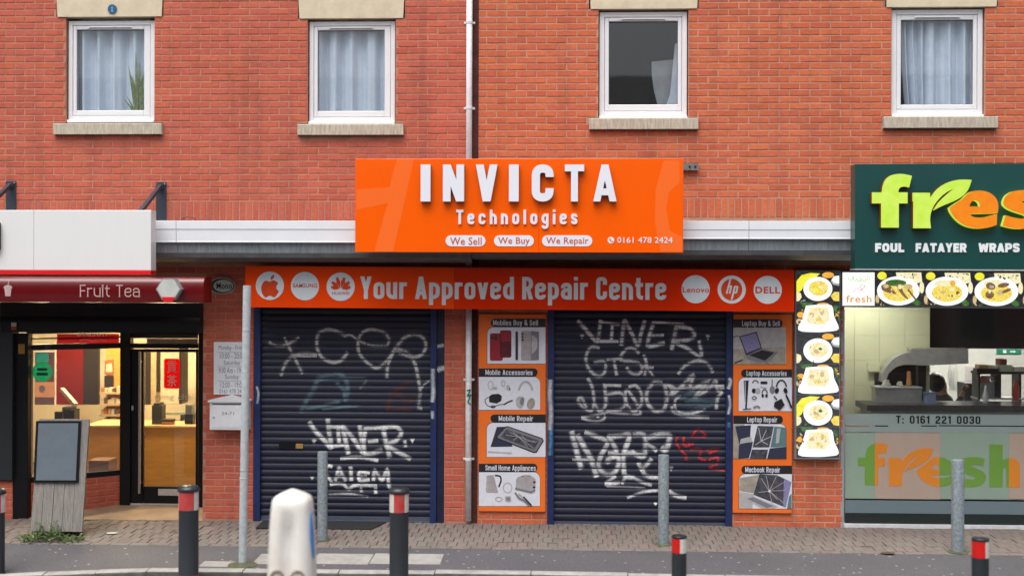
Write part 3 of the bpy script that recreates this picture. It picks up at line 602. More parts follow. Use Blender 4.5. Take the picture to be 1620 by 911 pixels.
# ================================================================== the two brick buildings
def subtract(a, b, holes):
    """interval a..b minus holes"""
    out = [(a, b)]
    for h0, h1 in holes:
        nx = []
        for p, q in out:
            if h1 <= p or h0 >= q: nx.append((p, q)); continue
            if h0 > p: nx.append((p, h0))
            if h1 < q: nx.append((h1, q))
        out = nx
    return out
def wall_boxes(mb, x0, x1, z0, z1, holes, y0, y1):
    zs = sorted(set([z0, z1]+[min(max(z, z0), z1) for h in holes for z in h[2:]]))
    for a, b in zip(zs, zs[1:]):
        if b-a < 1e-4: continue
        hh = [(h[0], h[1]) for h in holes if h[2] < b-1e-5 and h[3] > a+1e-5]
        for p, q in subtract(x0, x1, hh): mb.box(p, q, y0, y1, a, b)
BL, BH, JT = 0.225, 0.075, 0.0125
def lay_bricks(bld, mb_, bm, x0, x1, z0, z1, holes, zanchor, xanchor, soldier=None, skip=None, keep=300, pick=None):
    full = MB(); full.bbox(0, BL-JT, 0, 0.06, 0, BH-JT, 0.004); fm = full.mesh('brick', bm)
    sold = MB(); sold.bbox(0, BH-JT, 0, 0.06, 0, 0.215-0.002, 0.004); sm = sold.mesh('soldier_brick', bm)
    rest = MB(); cand = []
    k0 = math.floor((z0-zanchor)/BH)
    k = k0
    while zanchor+k*BH < z1:
        za = zanchor+k*BH; zb = za+BH-JT; k += 1
        if zb < z0 or za < z0-0.03: continue
        if skip and any(s0 < (za+zb)/2 < s1 for s0, s1 in skip): continue
        off = xanchor + (BL/2 if (k % 2) else 0)
        j = math.floor((x0-off)/BL)-1
        while off+j*BL < x1:
            a = max(off+j*BL+random.uniform(-.002,.002), x0); b = min(off+j*BL+BL-JT, x1); j += 1
            if b-a < 0.02: continue
            hh = [(h[0]-0.004, h[1]+0.004) for h in holes if h[2] < zb-0.012 and h[3] > za+0.012]
            for p, q in subtract(a, b, hh):
                if q-p < 0.02: continue
                yy = random.uniform(-.0018, .0018)
                # trim height where a hole starts inside the course
                zt, zl = zb, za
                for h in holes:
                    if h[0] < q-1e-3 and h[1] > p+1e-3:
                        if za < h[2] < zb: zt = min(zt, h[2]-.002)
                        if za < h[3] < zb: zl = max(zl, h[3]+.002)
                if zt-zl < 0.012: continue
                if abs((q-p)-(BL-JT)) < 0.004 and zt-zl > BH-JT-1e-4: cand.append((p, yy, za, fm))
                else: rest.bbox(p, q, yy, 0.06, zl, zt, 0.004)
    if soldier:
        s0, s1 = soldier; x = x0 + (xanchor-x0) % BH
        while x < x1-BH: cand.append((x, random.uniform(-.0015,.0015), s0, sm)); x += BH
    key = pick or (lambda c: (0 if (-5.75 < c[0] < 5.7 and c[2] < 5.75) else 1, random.random()))
    cand.sort(key=key)
    for i, (x, y, z, me) in enumerate(cand):
        if i < keep: link('brick', me, bld, loc=(x, y, z))
        elif me is fm: rest.bbox(x, x+BL-JT, y, 0.06, z, z+BH-JT, 0.004)
        else: rest.bbox(x, x+BH-JT, y, 0.06, z, z+0.213, 0.004)
    rest.build('bricks', bm, bld, kind='stuff')

ZTOP = 6.9
XJ0, XJ1 = P(746.5, 200)[0], P(757, 200)[0]        # dark recessed joint between the buildings, beside the drainpipe
# windows measured in the photograph: outer frame, pane, sill, lintel
WIN = [dict(f=(105.5,32,242.5,193.5), p=(123,48,229.5,175.5), s=(87,194.5,258,214), l=(89,-24,258.5,27), b='L'),
       dict(f=(488,33,624,196), p=(503.5,49,609,176.5), s=(472,195.5,639,215), l=(471.5,-22,640.5,29.5), b='L'),
       dict(f=(948.5,18,1087.5,187.5), p=(963,35,1072,166.5), s=(932,186,1104,206), l=(932,-36,1105.5,14.5), b='R'),
       dict(f=(1412,14,1557,185), p=(1424,33,1538,166.5), s=(1396,183.5,1576,204), l=(1400,-40,1579,11.5), b='R')]
holesL, holesR = [], []
for w_ in WIN:
    H = holesL if w_['b'] == 'L' else holesR
    x0, x1, z0, z1 = rc(*w_['f']); ls = rc(*w_['l']); ss = rc(*w_['s'])
    w_['F'] = (x0, x1, z0, z1); w_['S'] = ss; w_['Lr'] = ls
    H += [(x0-0.012, x1+0.012, ss[3]-.002, ls[2]+.002), ss, ls]
x_gc1 = P(321, 600)[0]; z_gc = P(160, 440)[1]
x_s1a, x_s1b = P(402, 650)[0], P(703, 650)[0]; x_s2a, x_s2b = P(866, 660)[0], P(1159, 660)[0]
z_sh = P(800, 470)[1]; x_fr = P(1334, 660)[0]; z_fr = P(1470, 440)[1]
holesL += [(-8.6, x_gc1, -0.1, z_gc), (x_s1a, x_s1b, -0.1, z_sh)]
holesR += [(x_s2a, x_s2b, -0.1, z_sh), (x_fr, 8.8, -0.1, z_fr)]
bldL = thing('brick_building', 'pinkish red brick building over the fruit tea shop with two curtained windows', 'building')
bldR = thing('brick_building', 'orange red brick building with one bare dark window over the green sign', 'building')
solL = (P(300, 349)[1]+0.012, P(300, 317.5)[1]); solR = (P(1230, 349)[1]+.03, P(1230, 312.5)[1])
for (bld, bm, mm, xa, xb, holes, sol, ja) in ((bldL, M_brickL, M_mortL, -9.2, XJ0, holesL, solL, P(100.7, 310)[0]), (bldR, M_brickR, M_mortR, XJ1, 9.2, holesR, solR, P(1184.8, 308)[0])):
    q = MB(); wall_boxes(q, xa, xb, -0.25, ZTOP, holes, 0.0045, 0.30); q.build('wall', mm, bld)
    za = sol[1]+JT*0.5; zs0 = za-0.215-JT
    can = (P(800, 425)[1]-.02, zs0+0.02)
    lay_bricks(bld, q, bm, xa, xb, za, ZTOP, holes, za, ja, soldier=(zs0, zs0+.215), keep=230)
    k_ = math.floor((za-can[0])/BH)
    lay_bricks(bld, q, bm, xa, xb, 0.0, can[0], holes, za-(k_+0)*BH-BH*math.ceil(3), ja+0.07, keep=70, pick=lambda c: (0 if -5.6 < c[0] < 5.6 else 1, c[2]))
q = MB(); q.box(XJ0-.002, XJ1+.002, 0.035, 0.3, -0.2, ZTOP)
q.build('recessed_joint', M_darkbrick, bldL)

# windows (parts of the buildings)
def frame_ring(mb, x0, x1, z0, z1, t, y0, y1, c=0.004, bot=None):
    b = bot or t
    mb.bbox(x0, x0+t, y0, y1, z0, z1, c); mb.bbox(x1-t, x1, y0, y1, z0, z1, c)
    mb.bbox(x0+t+.0005, x1-t-.0005, y0, y1, z1-t, z1, c); mb.bbox(x0+t+.0005, x1-t-.0005, y0, y1, z0, z0+b, c)
M_plaque = mat('blue_plaque', (0.03,0.10,0.22), 0.4); M_plaquel = mat('plaque_mark', (0.10,0.42,0.70), 0.4)
for i, w_ in enumerate(WIN):
    bld = bldL if w_['b'] == 'L' else bldR
    x0, x1, z0, z1 = w_['F']; px0, px1, pz0, pz1 = rc(*w_['p'], 0.09)
    win = MB(); frame_ring(win, x0, x1, z0+0.03, z1, (px0-x0)*0.52, 0.05, 0.13); wn_ = win.build('window', M_upvc, bld)
    s_ = MB(); t_ = (px0-x0)*0.52-.002; inner = (x0+t_+.006, x1-t_-.006, z0+.03+t_+.006, z1-t_-.006)
    s_.bbox(inner[0], px0, 0.055, 0.115, inner[2], inner[3], .006); s_.bbox(px1, inner[1], 0.055, 0.115, inner[2], inner[3], .006)
    s_.bbox(px0+.0005, px1-.0005, 0.055, 0.115, pz1, inner[3], .006); s_.bbox(px0+.0005, px1-.0005, 0.055, 0.115, inner[2], pz0, .006)
    s_.build('sash', M_upvc, wn_)
    g_ = MB(); g_.box(px0-.012, px1+.012, 0.09, 0.094, pz0-.012, pz1+.012); g_.build('pane', M_glass, wn_)
    k_ = MB()
    for a, b, c, d in ((px0-.001, px0+.005, pz0, pz1), (px1-.005, px1+.001, pz0, pz1), (px0+.005, px1-.005, pz1-.006, pz1+.001), (px0+.005, px1-.005, pz0-.001, pz0+.005)): k_.box(a, b, 0.078, 0.0895, c, d)
    k_.build('gasket', M_upvcd, wn_)
    v_ = MB(); vx = (px0+px1)/2; vz = (pz1+inner[3])/2; v_.bbox(vx-.25, vx+.25, 0.040, 0.054, vz-.012, vz+.012, .003); v_.box(vx-.24, vx+.24, 0.0385, 0.0400, vz-.008, vz-.002, 1)
    v_.build('trickle_vent', [M_upvc, M_upvcd], wn_)
    sb = MB(); sb.bbox(x0-.004, x1+.004, 0.012, 0.10, z0-.004, z0+0.029, .006); sb.build('sub_sill', M_upvc, wn_)
    a, b, c, d = w_['S']; sl = MB(); n_ = 0
    sl.profile([(-0.055, c), (-0.06, c+.006), (-0.06, d-.022), (-0.054, d-.014), (0.1, d), (0.1, c)][::-1], a, b); sl.build('sill', M_sill, wn_)
    a, b, c, d = w_['Lr']; ln = MB(); e_ = 0.012
    ln.prism([(a+e_*1.6, c), (b-e_*1.6, c), (b, d), (a, d)], -0.012, 0.2); ln.build('lintel', M_stone, wn_)
    rm = MB(); rm.box(x0-.5, x1+.5, 2.0, 2.05, z0-.6, z1+.5); rm.box(x0-.55, x0-.5, 0.3, 2.05, z0-.6, z1+.5); rm.box(x1+.5, x1+.55, 0.3, 2.05, z0-.6, z1+.5); rm.box(x0-.5, x1+.5, 0.3, 2.0, z1+.5, z1+.55); rm.box(x0-.5, x1+.5, 0.3, 2.0, z0-.65, z0-.6)
    rm.build('room', M_roomgrey if i != 2 else M_roomdark, bld)
q = MB(); x, z = P(178, 15, -.012); q.prism(ellipse(x, z, .052, .052, 24), -0.024, -.0125); q.prism(ellipse(x, z+.012, .012, .014, 12), -0.0255, -.0235, 1); q.prism([(x-.012, z-.034), (x+.012, z-.034), (x+.009, z-.004), (x-.009, z-.004)], -0.0255, -.0235, 1)
q.build('round_plaque', [M_plaque, M_plaquel], None, label='small round blue plaque on the pale stone lintel', cat='plaque')
# curtains
def curtain(px0, px1, i, label, Y=0.175, folds=7, amp=0.048, gaps=None, gather=0.0, seed=1, bottom_shift=0.0):
    x0, x1, z0, z1 = WIN[i]['F']; rnd = random.Random(seed); q = MB(); n = 120; m = 10
    xa, xb = P(px0, 100, Y)[0], P(px1, 100, Y)[0]; ph = [rnd.uniform(0, 6.28) for _ in range(4)]
    for j in range(m+1):
        t = j/m; z = z0-.05 + (z1-z0+.1)*t
        for k in range(n+1):
            s = k/n; y = Y + amp*math.sin(s*folds*6.283+ph[0]+0.5*math.sin(s*9+ph[1])) + amp*0.22*math.sin(s*folds*2.3*6.283+ph[2]+t*0.6)
            xx = xa+(xb-xa)*s; pull = gather*(1-t)**2
            q.v.append((xx*(1-pull)+(xa if bottom_shift < 0 else xb)*pull, y, z))
    for j in range(m):
        for k in range(n): a = j*(n+1)+k; q.f.append((a, a+1, a+n+2, a+n+1)); q.m.append(0)
    o = q.build('curtain', M_curtain, None, smooth=True, label=label, cat='curtain', group='pale curtains behind the upper windows'); return o
curtain(119, 240, 0, 'pale blue net curtain behind the snake plant in the upper window', seed=3, folds=4.5)
curtain(498, 640, 1, 'pale blue pleated curtain filling the window between the plant window and drainpipe', seed=5, folds=5)
curtain(1460, 1550, 3, 'pale curtain hanging straight in the window over the green sign', seed=8, folds=3.5)
curtain(1424, 1466, 3, 'pale curtain gathered aside in the window over the green sign', Y=.19, seed=12, folds=3, gather=0.25, bottom_shift=1)
# leaning pale board and bundled cloth in the bare window
x0, x1, z0, z1 = WIN[2]['F']
M_palegrey = mat('pale_grey_card', (0.30,0.32,0.34), 0.7)
q = MB(); pts = [P(a, b, .35) for a, b in ((1031,98),(1031,118),(1035,145),(1043,176),(1090,176),(1090,92))]; q.prism(pts, .35, .37); q.build('chair_back', M_palegrey, None, label='pale curved chair back showing in the bare dark window', cat='chair')
q = MB(); pts = [P(a, b, .26) for a, b in ((1068,70),(1064,110),(1060,150),(1052,172),(1090,172),(1090,60))]
q.prism(pts, .26, .27); q.build('curtain', M_curtain, None, label='sliver of pale curtain at the edge of the bare dark window', cat='curtain')
# snake plant on the first sill
M_leafg = mat('snake_plant_green', (0.24,0.27,0.09), 0.5, var=0.3, scale=25, col2=(0.04,0.09,0.03)); M_pot = mat('dark_pot', (0.05,0.045,0.04), 0.6)
plant = thing('potted_plant', 'snake plant with upright leaves standing inside the upper window', 'plant')
for (bx, tx, ty, wd) in ((217,215,82,4.5),(222,221,97,5),(214,203,104,4.5),(221,226,122,5),(212,195,156,3.5),(224,228,112,4.5),(217,211,126,4.5),(213,200,152,3),(216,208,118,4)):
    q = MB(); n = 8
    b0 = P(bx, 180, .113); t0 = P(tx, ty, .113); hw = wd/282.0
    for k in range(n+1):
        t = k/n; w2 = hw*(math.sin(min(1, t*1.6+.35)*1.57)*(1-t**4)); x = b0[0]+(t0[0]-b0[0])*(t**1.3); z = b0[1]+(t0[1]-b0[1])*t; y = .113+.004*math.sin(bx+t*2)
        q.v += [(x-w2, y, z), (x, y+.003, z), (x+w2, y, z)]
    for k in range(n):
        a = 3*k; q.f += [(a, a+1, a+4, a+3), (a+1, a+2, a+5, a+4)]; q.m += [0, 0]
    q.build('leaf', M_leafg, plant, smooth=True)
q = MB(); x, z = P(214, 182, .17); q.lathe([(.05,-.10),(.065,0.0),(.068,.012),(.055,.012),(.05,-.01)], x, .17, z, 16); q.build('pot', M_pot, plant, smooth=True)

# drainpipe
pipe = thing('drainpipe', 'slim white drainpipe running down the joint between the brick buildings', 'drainpipe')
M_pipe = mat('weathered_white_pipe', (0.84,0.85,0.88), 0.45, var=0.18, scale=9, col2=(0.66,0.66,0.66), stretch=(1,1,3))
px_ = P(742.8, 100)[0]; px2_ = P(741.7, 650)[0]
q = MB(); q.lathe([(.034, P(743,420)[1]), (.034, ZTOP)], px_, -.045, 0, 16); q.build('upper_pipe', M_pipe, pipe, smooth=True)
q = MB(); q.lathe([(.034, P(742,822)[1]), (.034, P(742,419)[1])], px2_, -.045, 0, 16); q.build('lower_pipe', M_pipe, pipe, smooth=True)
for py in (37, 172, 600, 725):
    z = P(743, py)[1]; xx = px_ if py < 400 else px2_
    q = MB(); q.lathe([(.0345,-.016),(.040,-.014),(.040,.014),(.0345,.016)], xx, -.045, z, 16); q.box(xx-.062, xx+.062, -.012, -.002, z-.012, z+.012); q.build('bracket', M_pipe, pipe, smooth=False)

# ================================================================== canopies over the shops
def canopy(label, x0, x1, ys, joints, M_f=M_white):
    """ys: photo heights of fascia top, fascia foot, grey band foot, soffit foot"""
    c = thing('shop_canopy', label, 'canopy'); mx = 1200 if x0 > 0 else 400
    D = -.32; zt = P(mx, ys[0], -.45+D)[1]; zf = P(mx, ys[1], -.45+D)[1]; zg = P(mx, ys[2], -.40+D)[1]; zs = P(mx, ys[3], -.16+D)[1]
    edges = [x0]+joints+[x1]
    for a, b in zip(edges, edges[1:]):
        q = MB(); g = .0025
        q.profile([(y_+D, z_) for y_, z_ in [(-.435, zt), (-.452, zt-.004), (-.452, zt-.09), (-.446, zt-.096), (-.446, zf+.012), (-.450, zf+.008), (-.450, zf), (-.42, zf), (-.42, zt-.02)]][::-1], a+g, b-g, closed=True); q.build('fascia_board', M_f, c)
        q = MB(); q.profile([(y_+D, z_) for y_, z_ in [(-.425, zf+.01), (-.425, zf-.012), (-.412, zf-.02), (-.402, zg+.004), (-.402, zg), (-.37, zg), (-.37, zf+.01)]][::-1], a+g, b-g, closed=True); q.build('grey_band', M_lead, c)
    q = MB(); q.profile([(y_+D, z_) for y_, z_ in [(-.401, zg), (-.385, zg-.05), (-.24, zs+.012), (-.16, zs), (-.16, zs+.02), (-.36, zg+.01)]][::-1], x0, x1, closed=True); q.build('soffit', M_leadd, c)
    q = MB(); q.profile([(-.44+D, zt-.002), (0.0, zt+.012), (0.0, zt-.03), (-.43+D, zt-.03)][::-1], x0, x1, closed=True); q.build('roof_sheet', M_lead, c)
    q = MB(); q.box(x0, x1, -.16+D, -.005, zs+.004, zs+.04); q.build('soffit_board', M_blackm, c)
    return c, zs
xm = P(745, 400, -.7)[0]
canL, zsL = canopy('white edged canopy with hairline crack over the letter box', -9.2, xm, (349, 383.5, 400, 415), [P(278.5, 380, -.77)[0]])
canR, zsR = canopy('white edged canopy running from the drainpipe to the green sign', xm+.004, 9.2, (349, 377, 394.5, 410), [P(1185, 380, -.77)[0]])
q = MB(); pts = [P(a, b, -.06) for a, b in ((286,349),(290,345),(296,343.5),(303,344),(308,346),(310,349.5))]; q.tube([(x, -.06, z) for x, z in pts], .004, 6); q.build('cable', M_black, None, label='short black cable loop lying on the canopy top', cat='cable')

# ================================================================== signs
# big orange box sign
YS = -1.02
sg = thing('shop_sign', 'large orange box sign with raised white letters over the shuttered repair shop', 'sign')
x0, x1, z0, z1 = rc(562, 251.3, 1081, 399.3, YS)
xj = P(852.5, 330, YS)[0]
for a, b in ((x0, xj-.0008), (xj+.0008, x1)):
    q = MB(); q.bbox(a, b, YS, YS+.14, z0, z1, .003); q.build('panel', M_orange, sg)
# broad tone-on-tone swooshes printed on the panel
M_or_l = mat('orange_swoosh_print', (0.98,0.165,0.025), 0.16, var=0.02, scale=2, coat=0.25)
prints('swoosh', sg, YS, [(M_or_l, [(564,300),(616,296),(628,252),(655,252),(640,320),(622,398),(592,398),(608,340),(614,322),(564,332)]), ])
prints('swoosh', sg, YS, [(M_or_l, [(1050,254),(1075,254),(1075,290),(1058,305),(1054,330),(1060,365),(1079,375),(1079,398),(1045,398),(1036,352),(1037,300)])])
inv = [('I',666.5,682),('N',701.5,735),('V',753.5,787.5),('I',805.5,821),('C',841.5,876),('T',893.5,924),('A',938.5,975)]
for ch, a, b in inv:
    xa, xb, za, zb = rc(a, 261.3, b, 319.5, YS)
    k = {'I': (.264, .264), 'N': (.56, .205), 'V': (.54, .205), 'C': (.59, .22), 'T': (.52, .185), 'A': (.57, .185)}[ch]
    lo = letters(ch, xa, xb, za, zb, YS-.0, .055, M_letteredge, sg, name='letter', w=k[0], t=k[1])
    letters(ch, xa, xb, za, zb, YS-.057, .006, M_letter, lo, name='letter_face', w=k[0], t=k[1])
let('Technologies', 722, 332, 913.5, 355, YS-.0, .018, M_letter, sg, w=.50, t=.19, gap=.30, separate='letter')
M_pill_t = mat('pill_orange_text', (0.62,0.10,0.02), 0.4)
for t_, a, b, ta, tb in (('We Sell',705,768,712,762),('We Buy',781.5,844.5,788,838),('We Repair',857.5,937,864,931)):
    q = MB(); xa, xb, za, zb = rc(a, 372.3, b, 389.8, YS); q.prism(rrect(xa, xb, za, zb, .06, 6), YS-.004, YS+.002); q.build('pill', M_letter, sg)
    typ(t_, ta, 375.5, tb, 387.5 if 'y' not in t_ and 'p' not in t_ else 389.0, YS-.0045, M_pill_t, sg, bold=.012)
q = MB(); cx, cz = P(966.5, 380, YS); r_ = P(971.8, 380, YS)[0]-cx; q.prism(ellipse(cx, cz, r_, r_, 20), YS-.003, YS+.002)
h_ = [(cx-.012, cz+.022), (cx-.002, cz+.014), (cx-.005, cz+.004), (cx+.006, cz-.008), (cx+.016, cz-.006), (cx+.022, cz-.016), (cx+.012, cz-.022), (cx-.006, cz-.014), (cx-.018, cz+.004), (cx-.018, cz+.018)]
q.prism(h_, YS-.0045, YS-.0028, 1); q.build('phone_mark', [M_letter, M_orange], sg)
typ('0161 478 2424', 976.5, 375.2, 1064, 384.6, YS, M_letter, sg, depth=.004, bold=.004)
# steel channel beside the orange sign
q = MB(); xa, xb, za, zb = rc(1055, 258.5, 1105, 269.5, -.05); q.box(xa, xb, -.058, -.05, za, zb); q.box(xa, xb, -.05, -.003, zb-.008, zb); q.box(xa, xb, -.05, -.003, za, za+.008)
for px in (1091, 1100):
    x, z = P(px, 264, -.058); q.prism(ellipse(x, z, .012, .012, 8), -.066, -.0585, 1)
q.build('steel_channel', [mat('dull_steel', (.20,.19,.18), .6, var=.2, scale=30), M_black], None, label='short grey steel channel bolted beside the large orange sign', cat='bracket')

# orange fascia sign above the shutters, its shade put into redder panel colours
YF = -0.45
fs = thing('fascia_sign', 'long orange fascia sign with six round white badges above both shutters', 'sign')
za, zb = P(820, 489, YF)[1], P(820, 423.5, YF)[1]
xa, xb, xjf = P(388, 452, YF)[0], P(1256.5, 460, YF)[0], P(718.5, 456, YF)[0]
def slant(px0, px1, xa, xb, m):
    q = MB(); pts = [(xa, P(px0, 485.8+(px0-388)*.0085, YF)[1]), (xb, P(px1, 485.8+(px1-388)*.0085, YF)[1]), (xb, P(px1, 420.5+(px1-388)*.0078, YF)[1]), (xa, P(px0, 420.5+(px0-388)*.0078, YF)[1])]
    q.prism(pts, YF, YF+.30); return q.build('panel', m, fs)
slant(388, 718.5, xa, xjf-.001, M_orange2); slant(718.5, 1256.5, xjf+.001, xb, M_orange3)
let('Your Approved Repair Centre', 570, 437.8, 1054, 473.5, YF, .004, M_lettergrey, fs, w=.44, t=.165, gap=.085, space=.25, separate='letter')
M_badge = mat('badge_white', (0.60,0.65,0.68), 0.3, var=0.06, scale=5); M_badge_t = mat('badge_red_print', (0.62,0.055,0.008), 0.3)
def badge(cx, cy, extra):
    x, z = P(cx, cy, YF); r = P(cx+22.3, cy, YF)[0]-x; q = MB(); q.prism(ellipse(x, z, r, r, 40), YF-.004, YF+.002); o = q.build('badge', M_badge, fs); extra(o); return o
def apple(o):
    body = [(427,446),(431,443.5),(436,444.5),(440,448),(437.5,452),(437.8,457),(441,461),(438,466.5),(434,470.5),(430.5,469),(427,468),(423.5,469),(420,470.5),(416,466.5),(413.5,460),(413.5,453),(416,447),(420,444),(424,444.5)]
    prints('mark', o, YF-.004, [(M_badge_t, spline(body+[body[0]], 4)), (M_badge_t, [(428,443),(428.5,438),(433,434),(434,434.5),(433.5,439),(430,442.5)])])
badge(427, 452, apple)
badge(482.5, 452.5, lambda o: typ('SAMSUNG', 463.5, 448.5, 501.5, 455, YF-.0045, M_badge_t, o, name='mark', bold=.02))
def petals(o):
    its = []
    for a, s in ((-78, .8), (-50, .95), (-17, 1.05), (17, 1.05), (50, .95), (78, .8)):
        t = rad(a); L_ = 17*s; d = (math.sin(t), -math.cos(t)); n = (-d[1], d[0]); cx, cy = 539+d[0]*2, 457+d[1]*1.0
        its.append((M_badge_t, [(cx, cy), (cx+d[0]*L_*.55+n[0]*3.3, cy+d[1]*L_*.55+n[1]*3.3), (cx+d[0]*L_+n[0]*1.8, cy+d[1]*L_+n[1]*1.8), (cx+d[0]*L_-n[0]*1.8, cy+d[1]*L_-n[1]*1.8), (cx+d[0]*L_*.55-n[0]*3.3, cy+d[1]*L_*.55-n[1]*3.3)]))
    prints('mark', o, YF-.004, its); typ('HUAWEI', 525.5, 461.5, 552.5, 466.3, YF-.0045, M_badge_t, o, name='mark', bold=.012)
badge(539, 453.5, petals)
badge(1100.5, 457.5, lambda o: typ('Lenovo', 1080, 454, 1122, 462.8, YF-.0045, M_badge_t, o, name='mark', bold=.018))
def hp(o):
    prints('mark', o, YF-.004, [(M_badge_t, el(1157.5, 458.2, 16.8, 17.2, 32))])
    Lh = MB(); Y_ = YF-.0056
    for a, b, wd in (((1155.5,441.5),(1149.5,464.5),2.6),((1153,454),(1157,451.8),2.2),((1157.2,452),(1154.2,464.5),2.6),((1162.8,452.5),(1157.5,474),2.6),((1162.5,453),(1167,453.2),2.2),((1167,453),(1164.6,463.2),2.6),((1164.8,463),(1160,463.4),2.2)):
        p0, p1 = Vector(P(*a, Y_)), Vector(P(*b, Y_)); d = (p1-p0).normalized(); n = Vector((-d.y, d.x))*wd/282; Lh.prism([tuple(p0-n), tuple(p1-n), tuple(p1+n), tuple(p0+n)], Y_-.001, Y_)
        Y_ -= .0003
    Lh.build('mark', M_badge, o)
badge(1157.5, 458, hp)
badge(1214.5, 458.5, lambda o: typ('DELL', 1195, 453.5, 1234, 464, YF-.0045, M_badge_t, o, name='mark', bold=.03))

# white sign of the fruit tea shop
YG = -1.04
gs = thing('shop_sign', 'blank white box sign with a red lower edge over the fruit tea shop', 'sign')
x1, zt, zb, zr = P(239, 380, YG)[0], P(120, 332.5, YG)[1], P(120, 427.3, YG)[1], P(120, 434.5, YG)[1]
xjg = P(53.5, 380, YG)[0]
for a, b in ((-9.0, xjg-.001), (xjg+.001, x1)):
    q = MB(); q.bbox(a, b, YG, YG+.16, zb, zt, .004); q.build('panel', M_whitesign, gs)
q = MB(); q.bbox(-9.0, x1, YG-.004, YG+.15, zr, zb-.001, .003); q.build('red_edge', M_redbright, gs)
M_plum = mat('plum_letter', (0.06,0.02,0.03), 0.4)
q = MB(); xa, xb, za, zb_ = rc(-60, 350.5, 1.8, 397, YG); q.prism(rrect(xa, xb, za, zb_, .03, 5), YG-.05, YG); q.build('raised_mark', M_plum, gs)
# stay brackets holding that sign
for px, py, lab in ((18, 287, 'dark steel stay bracket rising above the plum mark on the white sign'), (255.5, 288.5, 'dark steel stay bracket on the brick wall above the white canopy edge')):
    st = thing('sign_bracket', lab, 'bracket', 'steel stays of the white sign')
    x, zt_ = P(px, py); q = MB(); q.box(x-.058, x+.058, -.014, -.002, P(px, 351)[1], zt_); o = q.build('wall_plate', M_darksteel, st)
    b = MB()
    for dx in (-.04, .04): b.prism(ellipse(x+dx, zt_-.018, .008, .008, 8), -.021, -.0145)
    b.build('bolt', M_galvpole, o)
    q = MB(); bar(q, (x, -.02, zt_-.035), (x, YG+.17, P(px, 345, YG+.17)[1]), .042, .042); q.box(x-.035, x+.035, -.05, -.0145, zt_-.075, zt_-.01); q.build('stay', M_darksteel, st)

# ================================================================== roller shutters with graffiti
SP = 0.0735
def slat_y(f):                      # f in 0..1 up the slat -> projection towards the street
    if f < 0.16: return 0.001
    g = (f-0.16)/0.84
    return 0.0035 + 0.0105*math.sin(math.pi*min(1, max(0, g)))**0.75
def shutter(label, cx0, cx1, gl, gr, ytop, ybot, M_sp_top=None):
    sh = thing('roller_shutter', label, 'shutter'); Ys = 0.045
    x0, x1 = P(cx0, 660, Ys)[0], P(cx1, 660, Ys)[0]; zb = P((cx0+cx1)/2, ybot-8, Ys)[1]; zt = P((cx0+cx1)/2, ytop, Ys)[1]+.06
    prof = [(0.0, 0.0)] + [(-slat_y(f), f*SP) for f in (0.04, 0.15, 0.18, 0.24, 0.34, 0.46, 0.58, 0.70, 0.82, 0.92, 0.97, 0.995)] + [(0.0, SP)]
    q = MB(); q.profile([(y, z) for y, z in prof][::-1], x0-.02, x1+.02, caps=False); me = q.mesh('slat', M_slat); smooth = me
    n = 0
    while zb+n*SP < zt: 
        o = link('slat', me, sh, loc=(0, Ys+random.uniform(-.0012,.0012), zb+n*SP)); n += 1
    zg = P((cx0+cx1)/2, ybot, Ys)[1]
    q = MB(); q.profile([(.0, zg), (-.03, zg), (-.03, zg+.012), (-.012, zg+.014), (-.012, zb-.002), (0.0, zb-.002)][::-1], x0-.01, x1+.01, closed=True); oo = q.build('bottom_bar', M_slatbar, sh); oo.location = (0, Ys, 0)
    for (a, b, m, y0) in gl+gr:
        q = MB(); xa, xb = P(a, 660, y0)[0], P(b, 660, y0)[0]; q.bbox(xa, xb, y0, .2, -.03, P((a+b)/2, ytop, y0)[1]+.06, .004); q.build('guide_rail', m, sh)
    return sh, Ys, zb
sh1, Y1, zb1 = shutter('graffiti covered navy shutter beside the letter box with a small slot', 413, 680, [(400.5, 411.5, M_bluesteel, -.012)], [(680.5, 690.5, M_bluesteel, -.012), (690.9, 703.5, M_bluedark, .012)], 470, 824)
sh2, Y2, zb2 = shutter('graffiti covered navy shutter between the two orange posters', 877, 1148, [(866, 876.5, M_bluesteel, -.012)], [(1148.5, 1159, M_bluesteel, -.012)], 476, 833)
q = MB(); x0, x1, z0, z1 = rc(442, 700, 468, 709, Y1); q.box(x0, x1, Y1-.021, Y1-.012, z0, z1); q.build('slot', M_black, sh1)
M_yel = mat('yellow_label', (0.45,0.27,0.05), 0.6, var=.25, scale=40); M_ghost = mat('faded_sticker', (0.06,0.08,0.12), 0.5, var=.3, scale=30)
q = MB(); x0, x1, z0, z1 = rc(468.5, 701, 480, 708.5, Y1); q.box(x0, x1, Y1-.023, Y1-.0212, z0, z1); q.build('label_sticker', M_yel, sh1)
